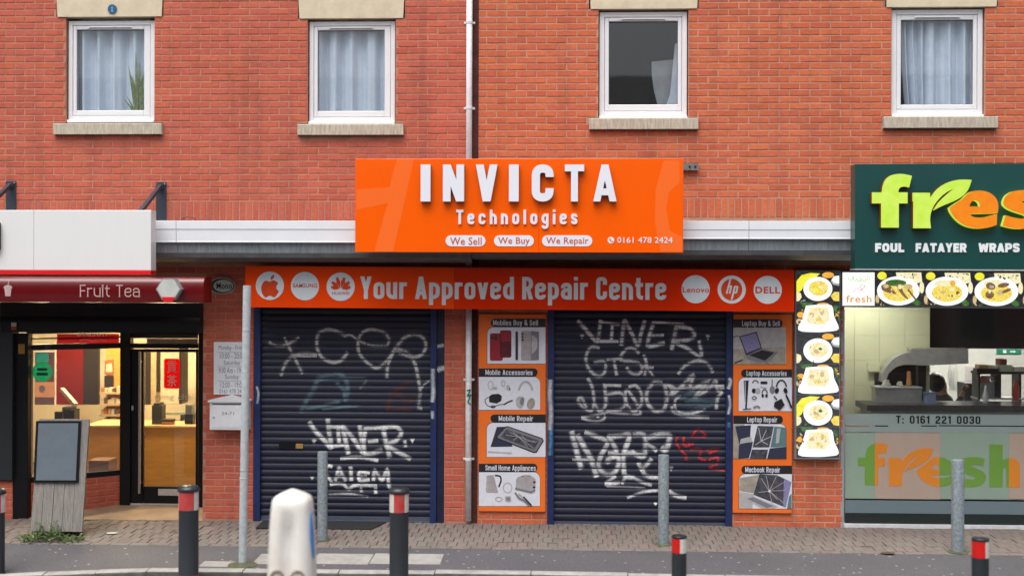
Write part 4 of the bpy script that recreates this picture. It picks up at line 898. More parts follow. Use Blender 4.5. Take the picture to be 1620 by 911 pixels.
# graffiti: strokes that follow the shape of the slats
def zig(ox, oy, sc, strokes): return [([(ox+a/sc, oy+b/sc) for a, b in pts], w) for pts, w in strokes]
STK = [0]
def graffiti(sh, Ys, zb, strokes, m, name='graffiti', smoothpath=True, base=0.0025):
    mb = MB()
    for pts, wpx in strokes:
        q = spline(pts, 7) if smoothpath and len(pts) > 2 else pts
        q = [P(a, b, Ys-.012) for a, b in q]
        # resample about every 9 mm
        r = [q[0]]
        for p in q[1:]:
            d = math.hypot(p[0]-r[-1][0], p[1]-r[-1][1]); k = max(1, int(d/0.009)); s0 = r[-1]
            for j in range(1, k+1): r.append((s0[0]+(p[0]-s0[0])*j/k, s0[1]+(p[1]-s0[1])*j/k))
        if len(r) < 2: continue
        A, B = offset_strip(r, wpx*1.35/282.0); n = len(mb.v); STK[0] += 1; off = base+0.00012*(STK[0] % 40); W = 4
        for i in range(len(r)):
            for k in range(W+1):
                t = k/W; x = A[i].x*(1-t)+B[i].x*t; z = A[i].y*(1-t)+B[i].y*t
                f = ((z-zb)/SP) % 1.0; mb.uv[len(mb.v)] = (t, i); mb.v.append((x, Ys-slat_y(f)-off, z))
        for i in range(len(r)-1):
            for k in range(W): a = n+i*(W+1)+k; mb.f.append((a, a+1, a+W+2, a+W+1)); mb.m.append(0)
    return mb.build(name, m, sh)
M_spW1 = spray_mat('white_spray_paint', (0.78,0.78,0.79), 1.0, SP, zb1); M_spW2 = spray_mat('white_spray', (0.76,0.76,0.78), 1.0, SP, zb2)
M_spG = spray_mat('thin_grey_spray', (0.60,0.59,0.60), 0.8, SP, zb1); M_spG2 = spray_mat('thin_grey_spray_two', (0.60,0.59,0.61), 0.9, SP, zb2)
M_spT = spray_mat('faded_teal_spray', (0.16,0.28,0.33), 0.6, SP, zb1); M_spT2 = spray_mat('faded_teal_spray_two', (0.14,0.26,0.32), 0.55, SP, zb2)
M_spR = spray_mat('red_spray', (0.62,0.02,0.03), 0.95, SP, zb2, 0.35); M_spB = spray_mat('faded_rust_spray', (0.16,0.05,0.03), 0.5, SP, zb1)
dot = lambda x, y, w=7: ([(x-2, y), (x, y-1), (x+2, y)], w)
s1a = zig(400, 480, 4.1406, [
 ([(105,250),(150,275),(220,270),(305,220)],6),([(205,220),(240,290),(325,460)],6),([(420,335),(330,325),(250,350),(205,410),(185,475)],6),([(270,345),(420,345)],4),
 ([(610,218),(560,185),(490,170),(430,200),(420,280),(450,350),(520,385),(580,370),(622,318)],6.5),([(600,215),(640,205),(690,240),(780,275),(880,278)],5),
 ([(880,278),(890,230),(850,185),(770,170),(710,200),(690,260),(700,330),(760,395),(820,420),(900,350),(930,300)],6),
 ([(878,490),(885,400),(930,300),(1000,220),(1080,205),(1130,250),(1120,320),(1060,350),(980,330),(930,295),(1010,320),(1060,390),(1085,500),(1095,580),(1085,680)],6.5),
 ([(1095,560),(1130,525),(1160,500)],4.5),([(1080,680),(1110,690)],6)])
graffiti(sh1, Y1, zb1, s1a, M_spG, base=.0016)
s1t = zig(400, 480, 4.1406, [([(310,715),(350,640),(400,560),(430,480)],8),([(430,480),(500,470),(560,460),(610,500),(620,580),(600,640)],8),([(350,690),(450,670),(570,640)],6),([(450,695),(560,680),(690,672)],4),([(440,500),(560,490),(740,488),(700,560)],3.5),([(545,520),(590,560),(600,620)],6)])
graffiti(sh1, Y1, zb1, s1t, M_spT, base=.0010)
graffiti(sh1, Y1, zb1, zig(400, 480, 4.1406, [([(880,720),(900,620),(950,560),(1040,520)],9),([(930,590),(1030,640),(1060,600)],9),([(930,560),(970,550)],8),([(880,690),(1040,690)],7)]), M_spB, base=.0010)
s1b = zig(400, 640, 4.555, [
 ([(405,120),(440,175),(510,250),(570,318)],8),([(540,98),(548,180),(570,318)],8),([(545,158),(600,160),(650,160)],6),([(615,165),(622,285)],7),([(575,298),(690,285)],6),
 ([(690,355),(665,240),(650,160),(720,240),(800,345),(785,240),(770,145)],8),([(815,168),(800,250),(800,330),(840,355),(935,322)],8),([(830,268),(905,258)],7),([(800,172),(880,170),(960,160)],6),
 ([(940,170),(960,270),(988,385)],8),([(940,165),(1030,158),(1070,205),(1030,260),(965,290),(1050,340),(1140,392)],7.5),([(1095,255),(1100,305)],6),([(630,385),(720,378),(800,380),(905,402)],6),
 ([(575,448),(540,440),(525,490),(555,535),(570,560)],6),([(593,548),(608,500),(622,455),(645,500),(672,550)],6.5),([(612,515),(650,512)],5),([(705,443),(710,548)],6.5),
 ([(843,492),(770,485),(772,545),(842,538)],6),([(772,516),(822,512)],5),([(870,548),(880,472),(930,540),(968,468),(978,560),(985,600)],6.5),
 ([(555,572),(600,565),(650,570),(690,605),(740,580),(895,580)],6),([(780,590),(782,628)],5.5),([(885,590),(885,640)],6),([(545,648),(690,642),(832,660)],4)])
s1b += [dot(497, 699, 8), dot(652.5, 697.5, 8), dot(493.7, 756.3, 6)]
graffiti(sh1, Y1, zb1, s1b, M_spW1)
o2 = (870, 490, 4.338)
s2a = zig(*o2, [
 ([(190,72),(250,140),(325,228)],7),([(325,228),(340,140),(348,68)],6.5),([(345,85),(480,102)],5),([(428,105),(422,205)],6),([(340,217),(470,217)],6),
 ([(490,245),(500,150),(515,75),(560,160),(605,242),(625,160),(652,72)],7),([(712,82),(685,170),(668,235),(690,250),(788,226)],7),([(680,178),(782,174)],6),([(700,88),(800,92),(920,100)],5),
 ([(868,105),(850,200),(833,282)],7),([(870,115),(960,128),(992,175),(950,205),(845,214),(940,262),(1035,318),(1022,210)],6.5)])
s2a += [dot(920.7, 533, 7), dot(1120, 533.8, 8)]
graffiti(sh2, Y2, zb2, s2a, M_spW2)
s2b = zig(*o2, [
 ([(340,265),(285,255),(250,310),(255,380),(300,440),(350,452),(382,410),(370,355),(300,362)],6),([(390,342),(500,333)],5),([(440,345),(457,450)],6),
 ([(612,300),(580,268),(530,268),(490,310),(490,345),(600,360),(632,400),(610,440),(560,435),(525,392)],6),([(643,308),(662,370),(650,452)],6),([(640,388),(712,398)],5),([(665,392),(712,458)],5),
 ([(258,468),(290,530),(303,640),(280,690),(222,662),(195,620),(215,600),(250,670)],6),([(303,640),(340,690),(382,650),(375,505)],6.5),([(380,515),(490,520)],5.5),([(380,585),(480,570),(522,620),(490,680),(390,692)],6),
 ([(540,530),(590,520),(628,580),(620,660),(570,692),(520,630),(530,550),(605,655)],6),([(775,500),(710,500),(665,570),(670,640),(720,692),(780,682),(802,600),(785,500)],7),
 ([(878,442),(930,382),(1010,350),(1080,368),(1118,432)],6),([(800,512),(850,540),(830,582),(900,530),(980,448),(965,545),(1085,490),(1000,592),(1090,540),(1135,488),(1152,550),(1195,530)],7),([(820,545),(1000,530),(1195,520)],5),
 ([(835,660),(850,700),(930,728),(1095,736)],6),([(1182,560),(1150,610),(1140,685)],6),([(900,588),(860,620),(870,690),(960,712),(1070,680)],5),([(380,702),(520,715),(612,716),(620,690)],5),([(215,742),(310,766),(372,746),(366,708),(322,736)],5),([(215,735),(340,716)],4)])
graffiti(sh2, Y2, zb2, s2b, M_spG2)
graffiti(sh2, Y2, zb2, zig(*o2, [([(930,640),(1000,620),(1100,640),(1150,620)],9),([(880,650),(960,665),(1100,660)],8),([(960,690),(1050,670),(1120,640)],8),([(840,580),(900,600),(1000,560)],8)]), M_spT2, base=.001)
o3 = (870, 650, 4.793)
s2c = zig(*o3, [
 ([(163,150),(195,280),(238,442)],9),([(170,368),(340,370)],5),([(205,175),(260,270),(310,360),(356,500)],9),([(262,158),(350,190),(435,238),(390,330),(368,410),(410,470),(480,472),(522,400),(510,345),(440,368),(445,400)],8),
 ([(440,180),(475,240),(502,312),(440,320)],8),([(435,192),(520,188),(602,180),(580,260),(570,320),(640,310)],8),([(600,215),(562,320),(558,410),(572,492),(640,500)],8),([(630,182),(690,175),(722,205),(712,340),(620,312)],8),
 ([(720,232),(812,302)],7),([(738,202),(820,182),(905,188),(880,290),(842,272)],9),([(668,388),(700,440),(735,492),(835,502)],7.5),([(772,358),(730,410),(688,455)],7),
 ([(415,552),(530,540)],7),([(420,545),(500,490)],6),([(545,552),(590,492),(690,532),(772,562)],6),([(430,572),(560,575),(722,582)],3.5),([(585,657),(700,615),(820,600),(920,605)],5),([(910,615),(960,640),(1035,657)],7),([(500,325),(720,322)],3.5)])
s2c += [dot(1037, 797, 5), dot(1061.7, 741.8, 7)]
graffiti(sh2, Y2, zb2, s2c, M_spW2)
graffiti(sh2, Y2, zb2, zig(*o3, [([(972,190),(955,235),(1000,300),(1030,332),(1032,375)],4.5),([(1015,185),(1022,262),(1095,240)],5),([(1080,182),(1125,138),(1178,192),(1060,190)],4.5),([(1060,292),(1150,290),(1130,350),(1182,372)],4.5),([(1180,292),(1272,290),(1200,320)],4.5),([(1198,372),(1272,350),(1262,400),(1210,432),(1330,450)],4),([(1040,230),(1060,260)],5)]), M_spR)
# paint runs and paste on the steel guides
M_paste = spray_mat('white_paste_on_guide', (0.62,0.65,0.70), 0.95, 1.0, 0.0, 0.0); M_lblue = spray_mat('light_blue_on_guide', (0.10,0.30,0.50), 0.9, 1.0, 0.0, 0.0)
def smear(sh, Y, strokes, m):
    for pts, wpx in strokes:
        mb = MB()
        q = [P(a, b, Y) for a, b in spline(pts, 4)]; A, B = offset_strip(q, wpx/282.0); n = len(mb.v); STK[0] += 1; y = Y-.0012-.0001*(STK[0] % 20)
        for i in range(len(q)):
            for k in range(3): t = k/2; mb.uv[len(mb.v)] = (t, i); mb.v.append((A[i].x*(1-t)+B[i].x*t, y, A[i].y*(1-t)+B[i].y*t))
        for i in range(len(q)-1):
            for k in range(2): a = n+i*3+k; mb.f.append((a, a+1, a+4, a+3)); mb.m.append(0)
        mb.build('paint_smear', m, sh)
smear(sh1, -.012, [([(685,583),(684.5,600),(685.5,620),(684,636)],9),([(684,650),(684.5,662)],7),([(406,611),(409,622),(407,638)],5)], M_paste)
smear(sh1, .012, [([(692,548),(697,547),(702,546)],8),([(692,586),(697,583),(703,582)],11)], M_paste)
smear(sh2, -.012, [([(871,600),(870,625),(871.5,650),(870.5,680)],10),([(1153,598),(1156,603),(1152,615)],8),([(1153,625),(1155,640),(1152,655)],6)], M_paste)
smear(sh2, -.012, [([(871,680),(871,700),(870,720)],9),([(1153,668),(1153,676)],7)], M_lblue)
M_green = mat('green_marker', (0.01,0.22,0.12), 0.5)
q = MB()
for a, b in (((738.5,618),(744,616)),((744,616),(739.5,627)),((739.5,627),(745,624)),((745,624),(740,636)),((740,636),(745,640))):
    p0, p1 = P(*a, -.081), P(*b, -.081); bar(q, (p0[0], -.0805, p0[1]), (p1[0], -.0805, p1[1]), .004, .016)
q.build('marker_scrawl', M_green, pipe)

# ================================================================== printed posters on the piers
K = lambda n, c, r=0.4, **k: mat('print_'+n, c, r, **dict(dict(var=0.05, scale=20), **k))
PW_, PB_, PR_, PRd, PG_, PGl, PN_, PS_, PT_, PV_, PBl, PWd = (K('white', (.72,.73,.80)), K('black', (.016,.016,.02)), K('red', (.30,.015,.03)), K('deep_red', (.14,.01,.02), var=.3), K('grey', (.20,.20,.22)), K('pale_grey', (.48,.47,.47), var=.12), K('navy', (.03,.035,.07)),
    K('silver', (.42,.38,.39), var=.12), K('teal', (.10,.20,.21)), K('violet_screen', (.10,.08,.24), var=.5, scale=90, col2=(.35,.35,.55)), K('shattered_screen', (.02,.02,.03), var=.5, scale=24, col2=(.10,.10,.12)), K('wood_tone', (.40,.36,.30), var=.2))
YP = -0.03
def poster(label, x0, y0, x1, y1, secs):
    po = thing('poster_panel', label, 'poster', 'orange service posters on the brick piers')
    a, b, c, d = rc(x0, y0, x1, y1, YP); q = MB(); q.bbox(a, b, YP, -.004, c, d, .002); q.build('backing', M_poster, po)
    for (cap, cx0, cy0, cx1, cy1, cr, t0, t1, pic, pc, items) in secs:
        o = prints('picture', po, YP, [(PB_, rr(pic[0]-.6, pic[1]-.6, pic[2]+.3, pic[3]+.7, 10, pc)), (PW_, rr(*pic, 10, pc))]+items)
        o = prints('caption_strip', po, YP, [(PB_, rr(cx0, cy0, cx1, cy1, 6, cr))], 3)
        letters(cap, P(t0, cy1, YP)[0], P(t1, cy1, YP)[0], P(t0, cy1-2.6, YP)[1], P(t0, cy0+2.0, YP)[1], YP-.0032, .0006, PW_, o, w=.46, t=.135, gap=.10, space=.3)
    return po
TLr, TRr = (1,0,0,0), (0,1,0,0); capL, capR = (1,0,0,1), (0,1,1,0)
phones = [(PR_, rr(775,527,795.5,570.5,3)), (PRd, rr(791,522.5,809,565.5,3)), (PR_, rr(792.5,524,808,540,2)), (PB_, el(779,534,2.2,2.2)), (PB_, el(784.5,531.5,2,2)), (PB_, el(784.5,536,2,2)), (PN_, rr(815.5,524,819.5,569.5,1.5)), (PS_, rr(824.5,523.5,840,569.5,2)), (PG_, [(840,523.5),(852.5,524.5),(852.5,569),(840,569.5)]), (PGl, spline([(841,560),(846,556),(850,548),(849,535),(841,530)],4)), (PB_, el(826.8,528.5,1.7,1.7)), (PB_, el(826.8,533,1.7,1.7)), (PB_, el(826.8,537.5,1.7,1.7))]
def ring(cx, cy, rx, ry, w, a0=0, a1=360, n=20):
    o = [(cx+rx*math.cos(rad(a0+(a1-a0)*i/n)), cy+ry*math.sin(rad(a0+(a1-a0)*i/n))) for i in range(n+1)]
    i_ = [(cx+(rx-w)*math.cos(rad(a0+(a1-a0)*i/n)), cy+(ry-w)*math.sin(rad(a0+(a1-a0)*i/n))) for i in range(n, -1, -1)]
    return o+i_
def line(pts, w):
    A, B = offset_strip(pts, w/2); return [tuple(p) for p in A]+[tuple(p) for p in B[::-1]]
access = [(PB_, [(773.5,627),(778,623.5),(789,622.5),(794,626),(793,634),(786,638),(774,636)]), (PB_, line(spline([(773,628),(767.5,632),(770,640),(779,643.5),(790,640),(800,639)],3),1.2)), (PB_, line([(797,640),(803,636),(811,633)],2.2)), (PB_, ring(780,643,4,2.2,1.2)), (PGl, ring(831.5,624,13,22,3.2,200,340)), (PGl, el(822.5,636,6.5,9.5)), (PWd, el(840,638,6,9,24,.3)), (PG_, el(826,634,3.2,6.5,20,.2)), (PGl, ring(776,609,4.5,7,1)), (PGl, ring(796,606,3.5,5,1)), (PGl, el(804,613,3,4)), (PB_, el(806.5,615,1,1.6)), (PGl, el(783,613.5,3.5,1.8))]
mrep = [(PGl, [(771,716),(776,709),(810,713),(809,718)]), (PW_, [(774,709),(810,710.5),(809,715.5),(772,713)]), (PN_, [(786,675),(800,674.5),(811,706),(776,706.5)]), (PB_, rr(0,0,0,0,0) if 0 else [(799,674.5),(803,673.5),(858,692.5),(860.5,697),(849,715.5),(844,716),(787,694),(785,690)]), (PG_, [(800,676),(803,675),(857,694),(858.5,697),(848,713.5),(844.5,714),(788,692.5),(787,690)]), (PBl, [(801,678.5),(853,696.5),(845,711),(792,691)])]+[(PGl, line(l_, .7)) for l_ in ([(805,682),(820,690),(848,700)],[(800,688),(820,690),(835,706)],[(812,683),(820,690),(812,696)],[(820,690),(845,709)],[(826,688),(832,697),(850,698)])]
home = [(PS_, [(770.5,751.5),(781,751),(788,778),(786.5,779.5),(770,779),(768.5,775)]), (PB_, line(spline([(783,751.5),(791,753),(792.5,760),(789,770)],4),2.4)), (PGl, [(769.5,752),(771.5,752),(772,778),(769.5,777)]), (PGl, ring(803,771,7.5,8.5,1.6)), (PGl, ring(789,789,6,4,1.4)), (PGl, rr(799,784,808.5,793,2)), (PG_, rr(801,786,807,791,1)), (PS_, [(816.5,758),(820,753.5),(842,753),(847,757),(846,776),(842,778),(816,772)]), (PG_, [(815,770.5),(841,776.5),(846.5,773),(846.5,776),(841,779.5),(815,773.5)]), (PWd, line([(824,753),(832,751.5),(840,752.5)],2)), (PB_, rr(843.5,760.5,847.5,763.5,.8)), (PB_, rr(843,768.5,847,771.5,.8)), (PG_, line(spline([(815,778),(821,787),(829,791),(837,799)],3),2.6)), (PGl, line([(820,780),(830,789)],2.4)), (PB_, line([(828,785),(841,799)],2.6))]
poster('orange poster of mobile services on the pier beside the drainpipe', 757.3, 497, 863, 808.5, [
 ('Mobiles Buy & Sell', 776.5,504,863,517, capL, 780,851, (771,517.5,863,575), TLr, phones),
 ('Mobile Accessories', 757.5,582.5,850.5,595.3, capR, 768,842.5, (757.5,596,854.5,648), TRr, access),
 ('Mobile Repair', 776,655.3,863,668, capL, 789,843.5, (770,668.5,863,722.5), TLr, mrep),
 ('Small Home Appliances', 757.5,733,850,746, capR, 768,847.5, (757.5,746.5,854,800), TRr, home)])
lap1 = [(PGl, [(1160,518),(1243,518),(1243,548),(1160,552)]), (PWd, [(1160,552),(1243,548),(1243,576),(1160,576)]), (PB_, [(1169,532),(1197,524.5),(1205.5,551),(1180.5,562)]), (PV_, [(1171,533),(1196,526.5),(1203.5,549.5),(1181,558.5)]), (PG_, [(1180.5,562),(1205.5,551.5),(1231.5,557),(1213,575),(1182,568)]), (PB_, [(1185,561.5),(1205.5,553.5),(1225,557.5),(1210,570.5)]), (PB_, line([(1160,533),(1168,531)],1.2)), (PB_, line([(1162,574),(1175,569)],2))]
lacc = [(PB_, [(1176.5,602),(1184.5,601.5),(1181.5,646),(1179,646)]), (PGl, [(1178,603.5),(1179.5,603.5),(1180,640),(1179,640)]), (PG_, ring(1195,606,5.5,5.5,2.6,180,360)), (PB_, rr(1203,603,1214,607.5,1)), (PB_, el(1192.5,618,3.2,4)), (PGl, el(1199,618,4,5)), (PG_, line([(1203,611.5),(1213,614)],1)), (PB_, ring(1209.5,623,5,8,1.6,190,350)), (PB_, el(1206.5,625.5,2,3)), (PB_, el(1212.5,625.5,2,3)), (PG_, el(1221.5,616,4.2,6)), (PB_, line([(1221,610),(1221.5,600)],1.4)), (PB_, ring(1236,614,9,14,2,190,350)), (PB_, el(1228.8,617.5,3,4.6,16,.3)), (PB_, el(1242.5,617.5,3,4.6,16,-.3)), (PB_, ring(1193,629,4,3,1.2)), (PG_, ring(1197,646,6,5,2.4,190,350)), (PB_, [(1225,636),(1236,630),(1241,640),(1233,648.5),(1224,643)]), (PB_, line([(1224,626),(1229,632)],2)), (PB_, line([(1243,624),(1247,632),(1252,645)],3)), (PB_, line([(1175,647),(1188,646)],1.6))]
lrep = [(PWd, [(1160,671),(1178,671),(1169,725),(1160,725)]), (PN_, [(1163,674),(1188,672),(1186,700),(1170,704)]), (PGl, [(1172,694),(1188,690),(1190,698),(1170,702)]), (PN_, [(1169,704),(1191,698),(1186,724),(1168,725)]), (PBl, [(1198.5,673),(1224,674),(1217,707),(1190.5,707)]), (PW_, line([(1197,673),(1190,708),(1185,725)],1)), (PBl, [(1189.5,710.5),(1215,710.5),(1212,725),(1186,725)]), (PT_, [(1225,674),(1244,676),(1244,705),(1219,707)]), (PGl, [(1229,677),(1235,677),(1232,700),(1227,701)]), (PN_, [(1217,709),(1244,706),(1244,725),(1213,725)]), (PW_, line([(1225,672),(1217,708),(1213,725)],1))]+[(PW_, line([(1204,697),e_], .7)) for e_ in ((1200,676),(1212,680),(1220,690),(1215,703),(1195,703))]
mrep2 = [(PWd, [(1170,756),(1203,750),(1193,780),(1169,776)]), (PGl, [(1169,777),(1193,781),(1190,804),(1169,804)]), (PBl, [(1201.5,749.5),(1229,751),(1252,762),(1243,802),(1192,782)]), (PV_, [(1240,757),(1252,762),(1243,802),(1239,800)]), (PGl, [(1178.5,788),(1191,784),(1232,801),(1222,804),(1206,804)]), (PG_, [(1181.5,788),(1191,785.5),(1224,800),(1213,803)]), (PT_, [(1248,785),(1252,780),(1252,804),(1245,804)])]+[(PGl, line([(1217,776),e_], .8)) for e_ in ((1204,756),(1212,752),(1228,753),(1240,762),(1244,775),(1242,797),(1230,790),(1200,778),(1222,800))]+[(PW_, el(1217,776,2.2,2.2,8))]
poster('orange poster of laptop services on the pier beside the food menu lightbox', 1160, 497.5, 1253, 811, [
 ('Laptop Buy & Sell', 1160.2,505,1238,518, capR, 1174,1233.5, (1160.2,518.5,1243.5,576), TRr, lap1),
 ('Laptop Accessories', 1172.5,584,1252.8,596.5, capL, 1181,1244.5, (1168.5,597,1252.8,650), TLr, lacc),
 ('Laptop Repair', 1160.2,657,1238.5,670, capR, 1182,1229.5, (1160.2,670.5,1244,725), TRr, lrep),
 ('Macbook Repair', 1173,736,1252.8,749, capL, 1179,1234, (1169,749.5,1252.8,804), TLr, mrep2)])

# ================================================================== things on the pier by the letter box
ov = thing('oval_sign', 'small oval green and white sign on the pier above the letter box', 'sign')
M_ovg = mat('oval_dark_green', (0.012,0.035,0.025), 0.35); M_ovw = mat('oval_pale', (0.45,0.47,0.42), 0.35, var=.08); M_ovb = mat('oval_blue', (0.02,0.04,0.09), 0.35)
x, z = P(351.5, 452.2, -.03); s_ = P(352.5, 452, -.03)[0]-x
q = MB(); q.prism(ellipse(x, z, 21*s_, 13.2*s_, 40), -.035, -.003); q.build('backing', M_ovw, ov)
q = MB(); q.prism(ellipse(x, z, 19.6*s_, 11.8*s_, 40), -.037, -.0352); q.build('green_field', M_ovg, ov)
q = MB(); q.prism(ellipse(x+2.2*s_, z, 15.6*s_, 9.6*s_, 40), -.039, -.0372); q.build('pale_field', M_ovw, ov)
typ('Mono', 342.5, 447.2, 367, 457, -.0392, M_black, ov, bold=.02)
hb = thing('opening_hours_sign', 'white opening hours board on the pier behind the sign post', 'sign')
q = MB(); a, b, c, d = rc(338, 541, 392, 624, -.02); q.bbox(a, b, -.02, -.003, c, d, .003); q.build('backing', M_white, hb)
for i, (t_, u0, u1, v0, v1) in enumerate((('Monday - Friday',346,388,546,555.5),('10:00 - 20:00',348,387,558,567),('Saturday',354,380,570,579),('9:00 Am - 19:00',346,389,581,590),('Sunday',356,378,592,601.5),('12:00 - 19:00',349,386,604,613),('0161 478 2424',347,389,615,622))):
    typ(t_, u0, v0, u1, v1, -.0203, PG_, hb)
for py in (556.8, 579.6, 602.4):
    q = MB(); a, b, c, d = rc(344, py-.25, 389, py+.25, -.0203); q.box(a, b, -.0212, -.0204, c, d); q.build('rule', PG_, hb)
M_lbw = mat('letterbox_white', (0.80,0.81,0.83), 0.35, var=.05)
lb = thing('letter_box', 'white wall letter box with a gabled lid under the opening hours board', 'letter box')
YB = -.16
a, b, c, d = rc(331.5, 636, 391.5, 680, YB); q = MB(); q.bbox(a, b, YB, -.003, c, d, .006); q.build('box', M_lbw, lb)
q = MB(); pk = P(360, 625.5, YB)[1]; q.prism([(a-.015, d), (b+.015, d), (b+.015, d+.02), ((a+b)/2, pk), (a-.015, d+.02)], YB-.02, -.003); q.build('lid', M_lbw, lb)
a2, b2, c2, d2 = rc(336, 641.5, 388, 676, YB); q = MB(); q.bbox(a2, b2, YB-.006, YB-.0005, c2, d2, .002); dr = q.build('door', M_lbw, lb)
typ('24-71', 350.5, 651.2, 370, 656, YB-.0062, PG_, dr)
q = MB(); x, z = P(338.5, 660, YB); q.prism(ellipse(x, z, .012, .012, 14), YB-.012, YB-.0062); q.build('lock', M_galvpole, dr)
q = MB(); q.box(a+.03, b-.03, YB-.004, YB-.0005, d-.028, d-.016); q.build('slot', M_upvcd, lb)
# sign post with no sign
pole = thing('sign_post', 'bare grey steel sign post standing on the pavement by the letter box', 'post')
gx, gy = G(383.5, 893); tx, tz = P(391, 451.5, gy)
q = MB(); q.tube([(gx, gy, gz(gy)-.05), (tx, gy, tz)], .0385, 18); o = q.build('tube', M_galvpole, pole, smooth=False); smooth_angle(o)
q = MB(); q.lathe([(.001, .0), (.15, .0), (.13, .012), (.05, .022), (.0388, .03)], gx, gy, gz(gy), 18); q.build('moss_collar', mat('mossy_mortar', (.12,.125,.07), .95, var=.3, scale=20), pole)
for t_ in (.16, .66, .69):
    q = MB(); x, z = tx+(gx-tx)*t_, tz+(gz(gy)-tz)*t_; q.lathe([(.0385,-.008),(.041,-.006),(.041,.006),(.0385,.008)], x, gy, z, 18); q.build('band', M_galvpole, pole)

# ================================================================== fruit tea shop
# red blind box
bb = thing('awning_box', 'dark red rounded awning box lettered for fruit tea under the white sign', 'awning')
YA = -1.22; DA = YA+.40
zt, zb_ = P(200, 437.5, YA+.03)[1], P(200, 478.5, YA)[1]; xr = P(322, 458, YA)[0]
prof = [(y_+DA, z_) for y_, z_ in [(-.10, zt), (-.30, zt-.002), (-.345, zt-.008), (-.375, zt-.022), (-.392, zt-.045), (-.40, zt-.075), (-.40, zb_+.012), (-.395, zb_), (-.10, zb_)]]
q = MB(); q.profile(prof[::-1], -8.9, xr, closed=True); o = q.build('casing', M_red, bb); smooth_angle(o, 40)
M_teat = mat('pale_pink_lettering', (0.58,0.42,0.40), 0.4)
let('Fruit Tea', 126.5, 450.5, 221, 469.5, YA, .0015, M_teat, bb, w=.62, t=.085, gap=.16, space=.42, serif=True, separate='letter')
cup = [(5.5,455.5),(6.5,452.8),(10,451),(15,451),(18.5,452.8),(19.5,455.5),(18,456),(16.5,468.5),(8.5,468.5),(7,456)]
prints('cup_mark', bb, YA, [(M_teat, cup), (M_teat, line([(12.5,451),(14.5,444.5)], 1.3))])
# hexagon sign
hx = thing('hexagon_sign', 'pale hexagonal hanging sign in front of the dark red awning box', 'sign')
HD = YA-.1; x, z = P(266.5, 457.5, HD); r_ = P(286.3, 457, HD)[0]-x
hexo = lambda k: [(x+r_*k*math.cos(rad(60*i)), z+r_*k*.98*math.sin(rad(60*i))) for i in range(6)]
M_hexf = mat('hex_diffuser', (.60,.62,.58), .3, var=.12, scale=6); M_hexr = mat('hex_rim', (.30,.31,.30), .35)
q = MB(); q.prism(hexo(1.0), HD, HD+.095); q.build('rim', M_hexr, hx)
q = MB(); q.prism(hexo(.90), HD-.006, HD-.0005); q.build('face', M_hexf, hx)
q = MB(); zz = P(266.5, 474, HD)[1]; q.prism([(x-.07, zz+.028), (x+.07, zz+.028), (x+.045, zz-.022), (x-.045, zz-.022)], HD-.01, HD-.0065); q.build('red_foot', M_redbright, hx)

gc = thing('tea_shopfront', 'black framed glazed shopfront of the fruit tea shop with a recessed door', 'shopfront')
# black shutter cassette
q = MB(); zt, zb_ = P(160, 478.6, -.1)[1], P(160, 526, -.1)[1]; x5, xr = P(3, 500, -.1)[0], P(321, 500, -.02)[0]
q.profile([(.1, zt), (-.12, zt), (-.12, zt-.16), (-.135, zt-.18), (-.14, zt-.22), (-.13, zt-.26), (-.10, zb_), (.1, zb_)][::-1], x5, xr-.002, closed=True); o = q.build('shutter_cassette', M_black, gc); smooth_angle(o, 30)
q = MB(); a, b, c, d = rc(18, 510, 26, 522, -.145); q.box(a, b, -.150, -.141, c, (c+d)/2, 0); q.box(a, b, -.150, -.141, (c+d)/2, d, 1); q.build('alarm_light', [mat('alarm_red', (.35,.07,.06), .3), M_hexf], gc)
# pilaster panel on the near edge, brick plinth below it
q = MB(); a, b, c, d = rc(-140, 478.6, 19.5, 759, -.08); q.bbox(a, b, -.08, .1, c, d, .004); q.build('pilaster_panel', M_charcoal, gc)
pl = link('plinth', None, gc); a, b, c, d = rc(-140, 760, 19.5, 826, -.03)
q = MB(); q.box(a, b, -.0255, .1, -.02, d); q.build('core', M_mortL, pl)
q = MB(); q.bbox(0, BL-JT, 0, .06, 0, BH-JT, .004); pm_ = q.mesh('brick', M_brickL); k = 0
while d-(k+1)*BH > -.05:
    xx = b-BL+JT*.5-(BL/2 if k % 2 else 0); z = d-(k+1)*BH+JT*.5
    if k % 2: q = MB(); q.bbox(b-BL/2+JT*.5, b-.001, -.03, .03, z, z+BH-JT, .004); q.build('brick', M_brickL, pl)
    while xx > a-.1: link('brick', pm_, pl, loc=(xx, -.03+random.uniform(-.001,.001), z)); xx -= BL
    k += 1
q = MB(); a, b, c, d = rc(20, 527, 44, 824.5, -.02); q.bbox(a, b, -.02, .1, c-.02, d, .004); q.build('upright', M_black, gc)
q = MB(); a, b, c, d = rc(29, 544, 39, 559.5, -.02); q.box(a, b, -.0225, -.0205, c, d); q.build('yellow_notice', mat('notice_yellow', (.55,.30,.03), .5, var=.3, scale=40), gc)
YD = .70
def SY(px): return .05+(YD-.05)*(px-44)/(190-44)
def SPt(px, py): Y = SY(px); x, z = P(px, py, Y); return Vector((x, Y, z))
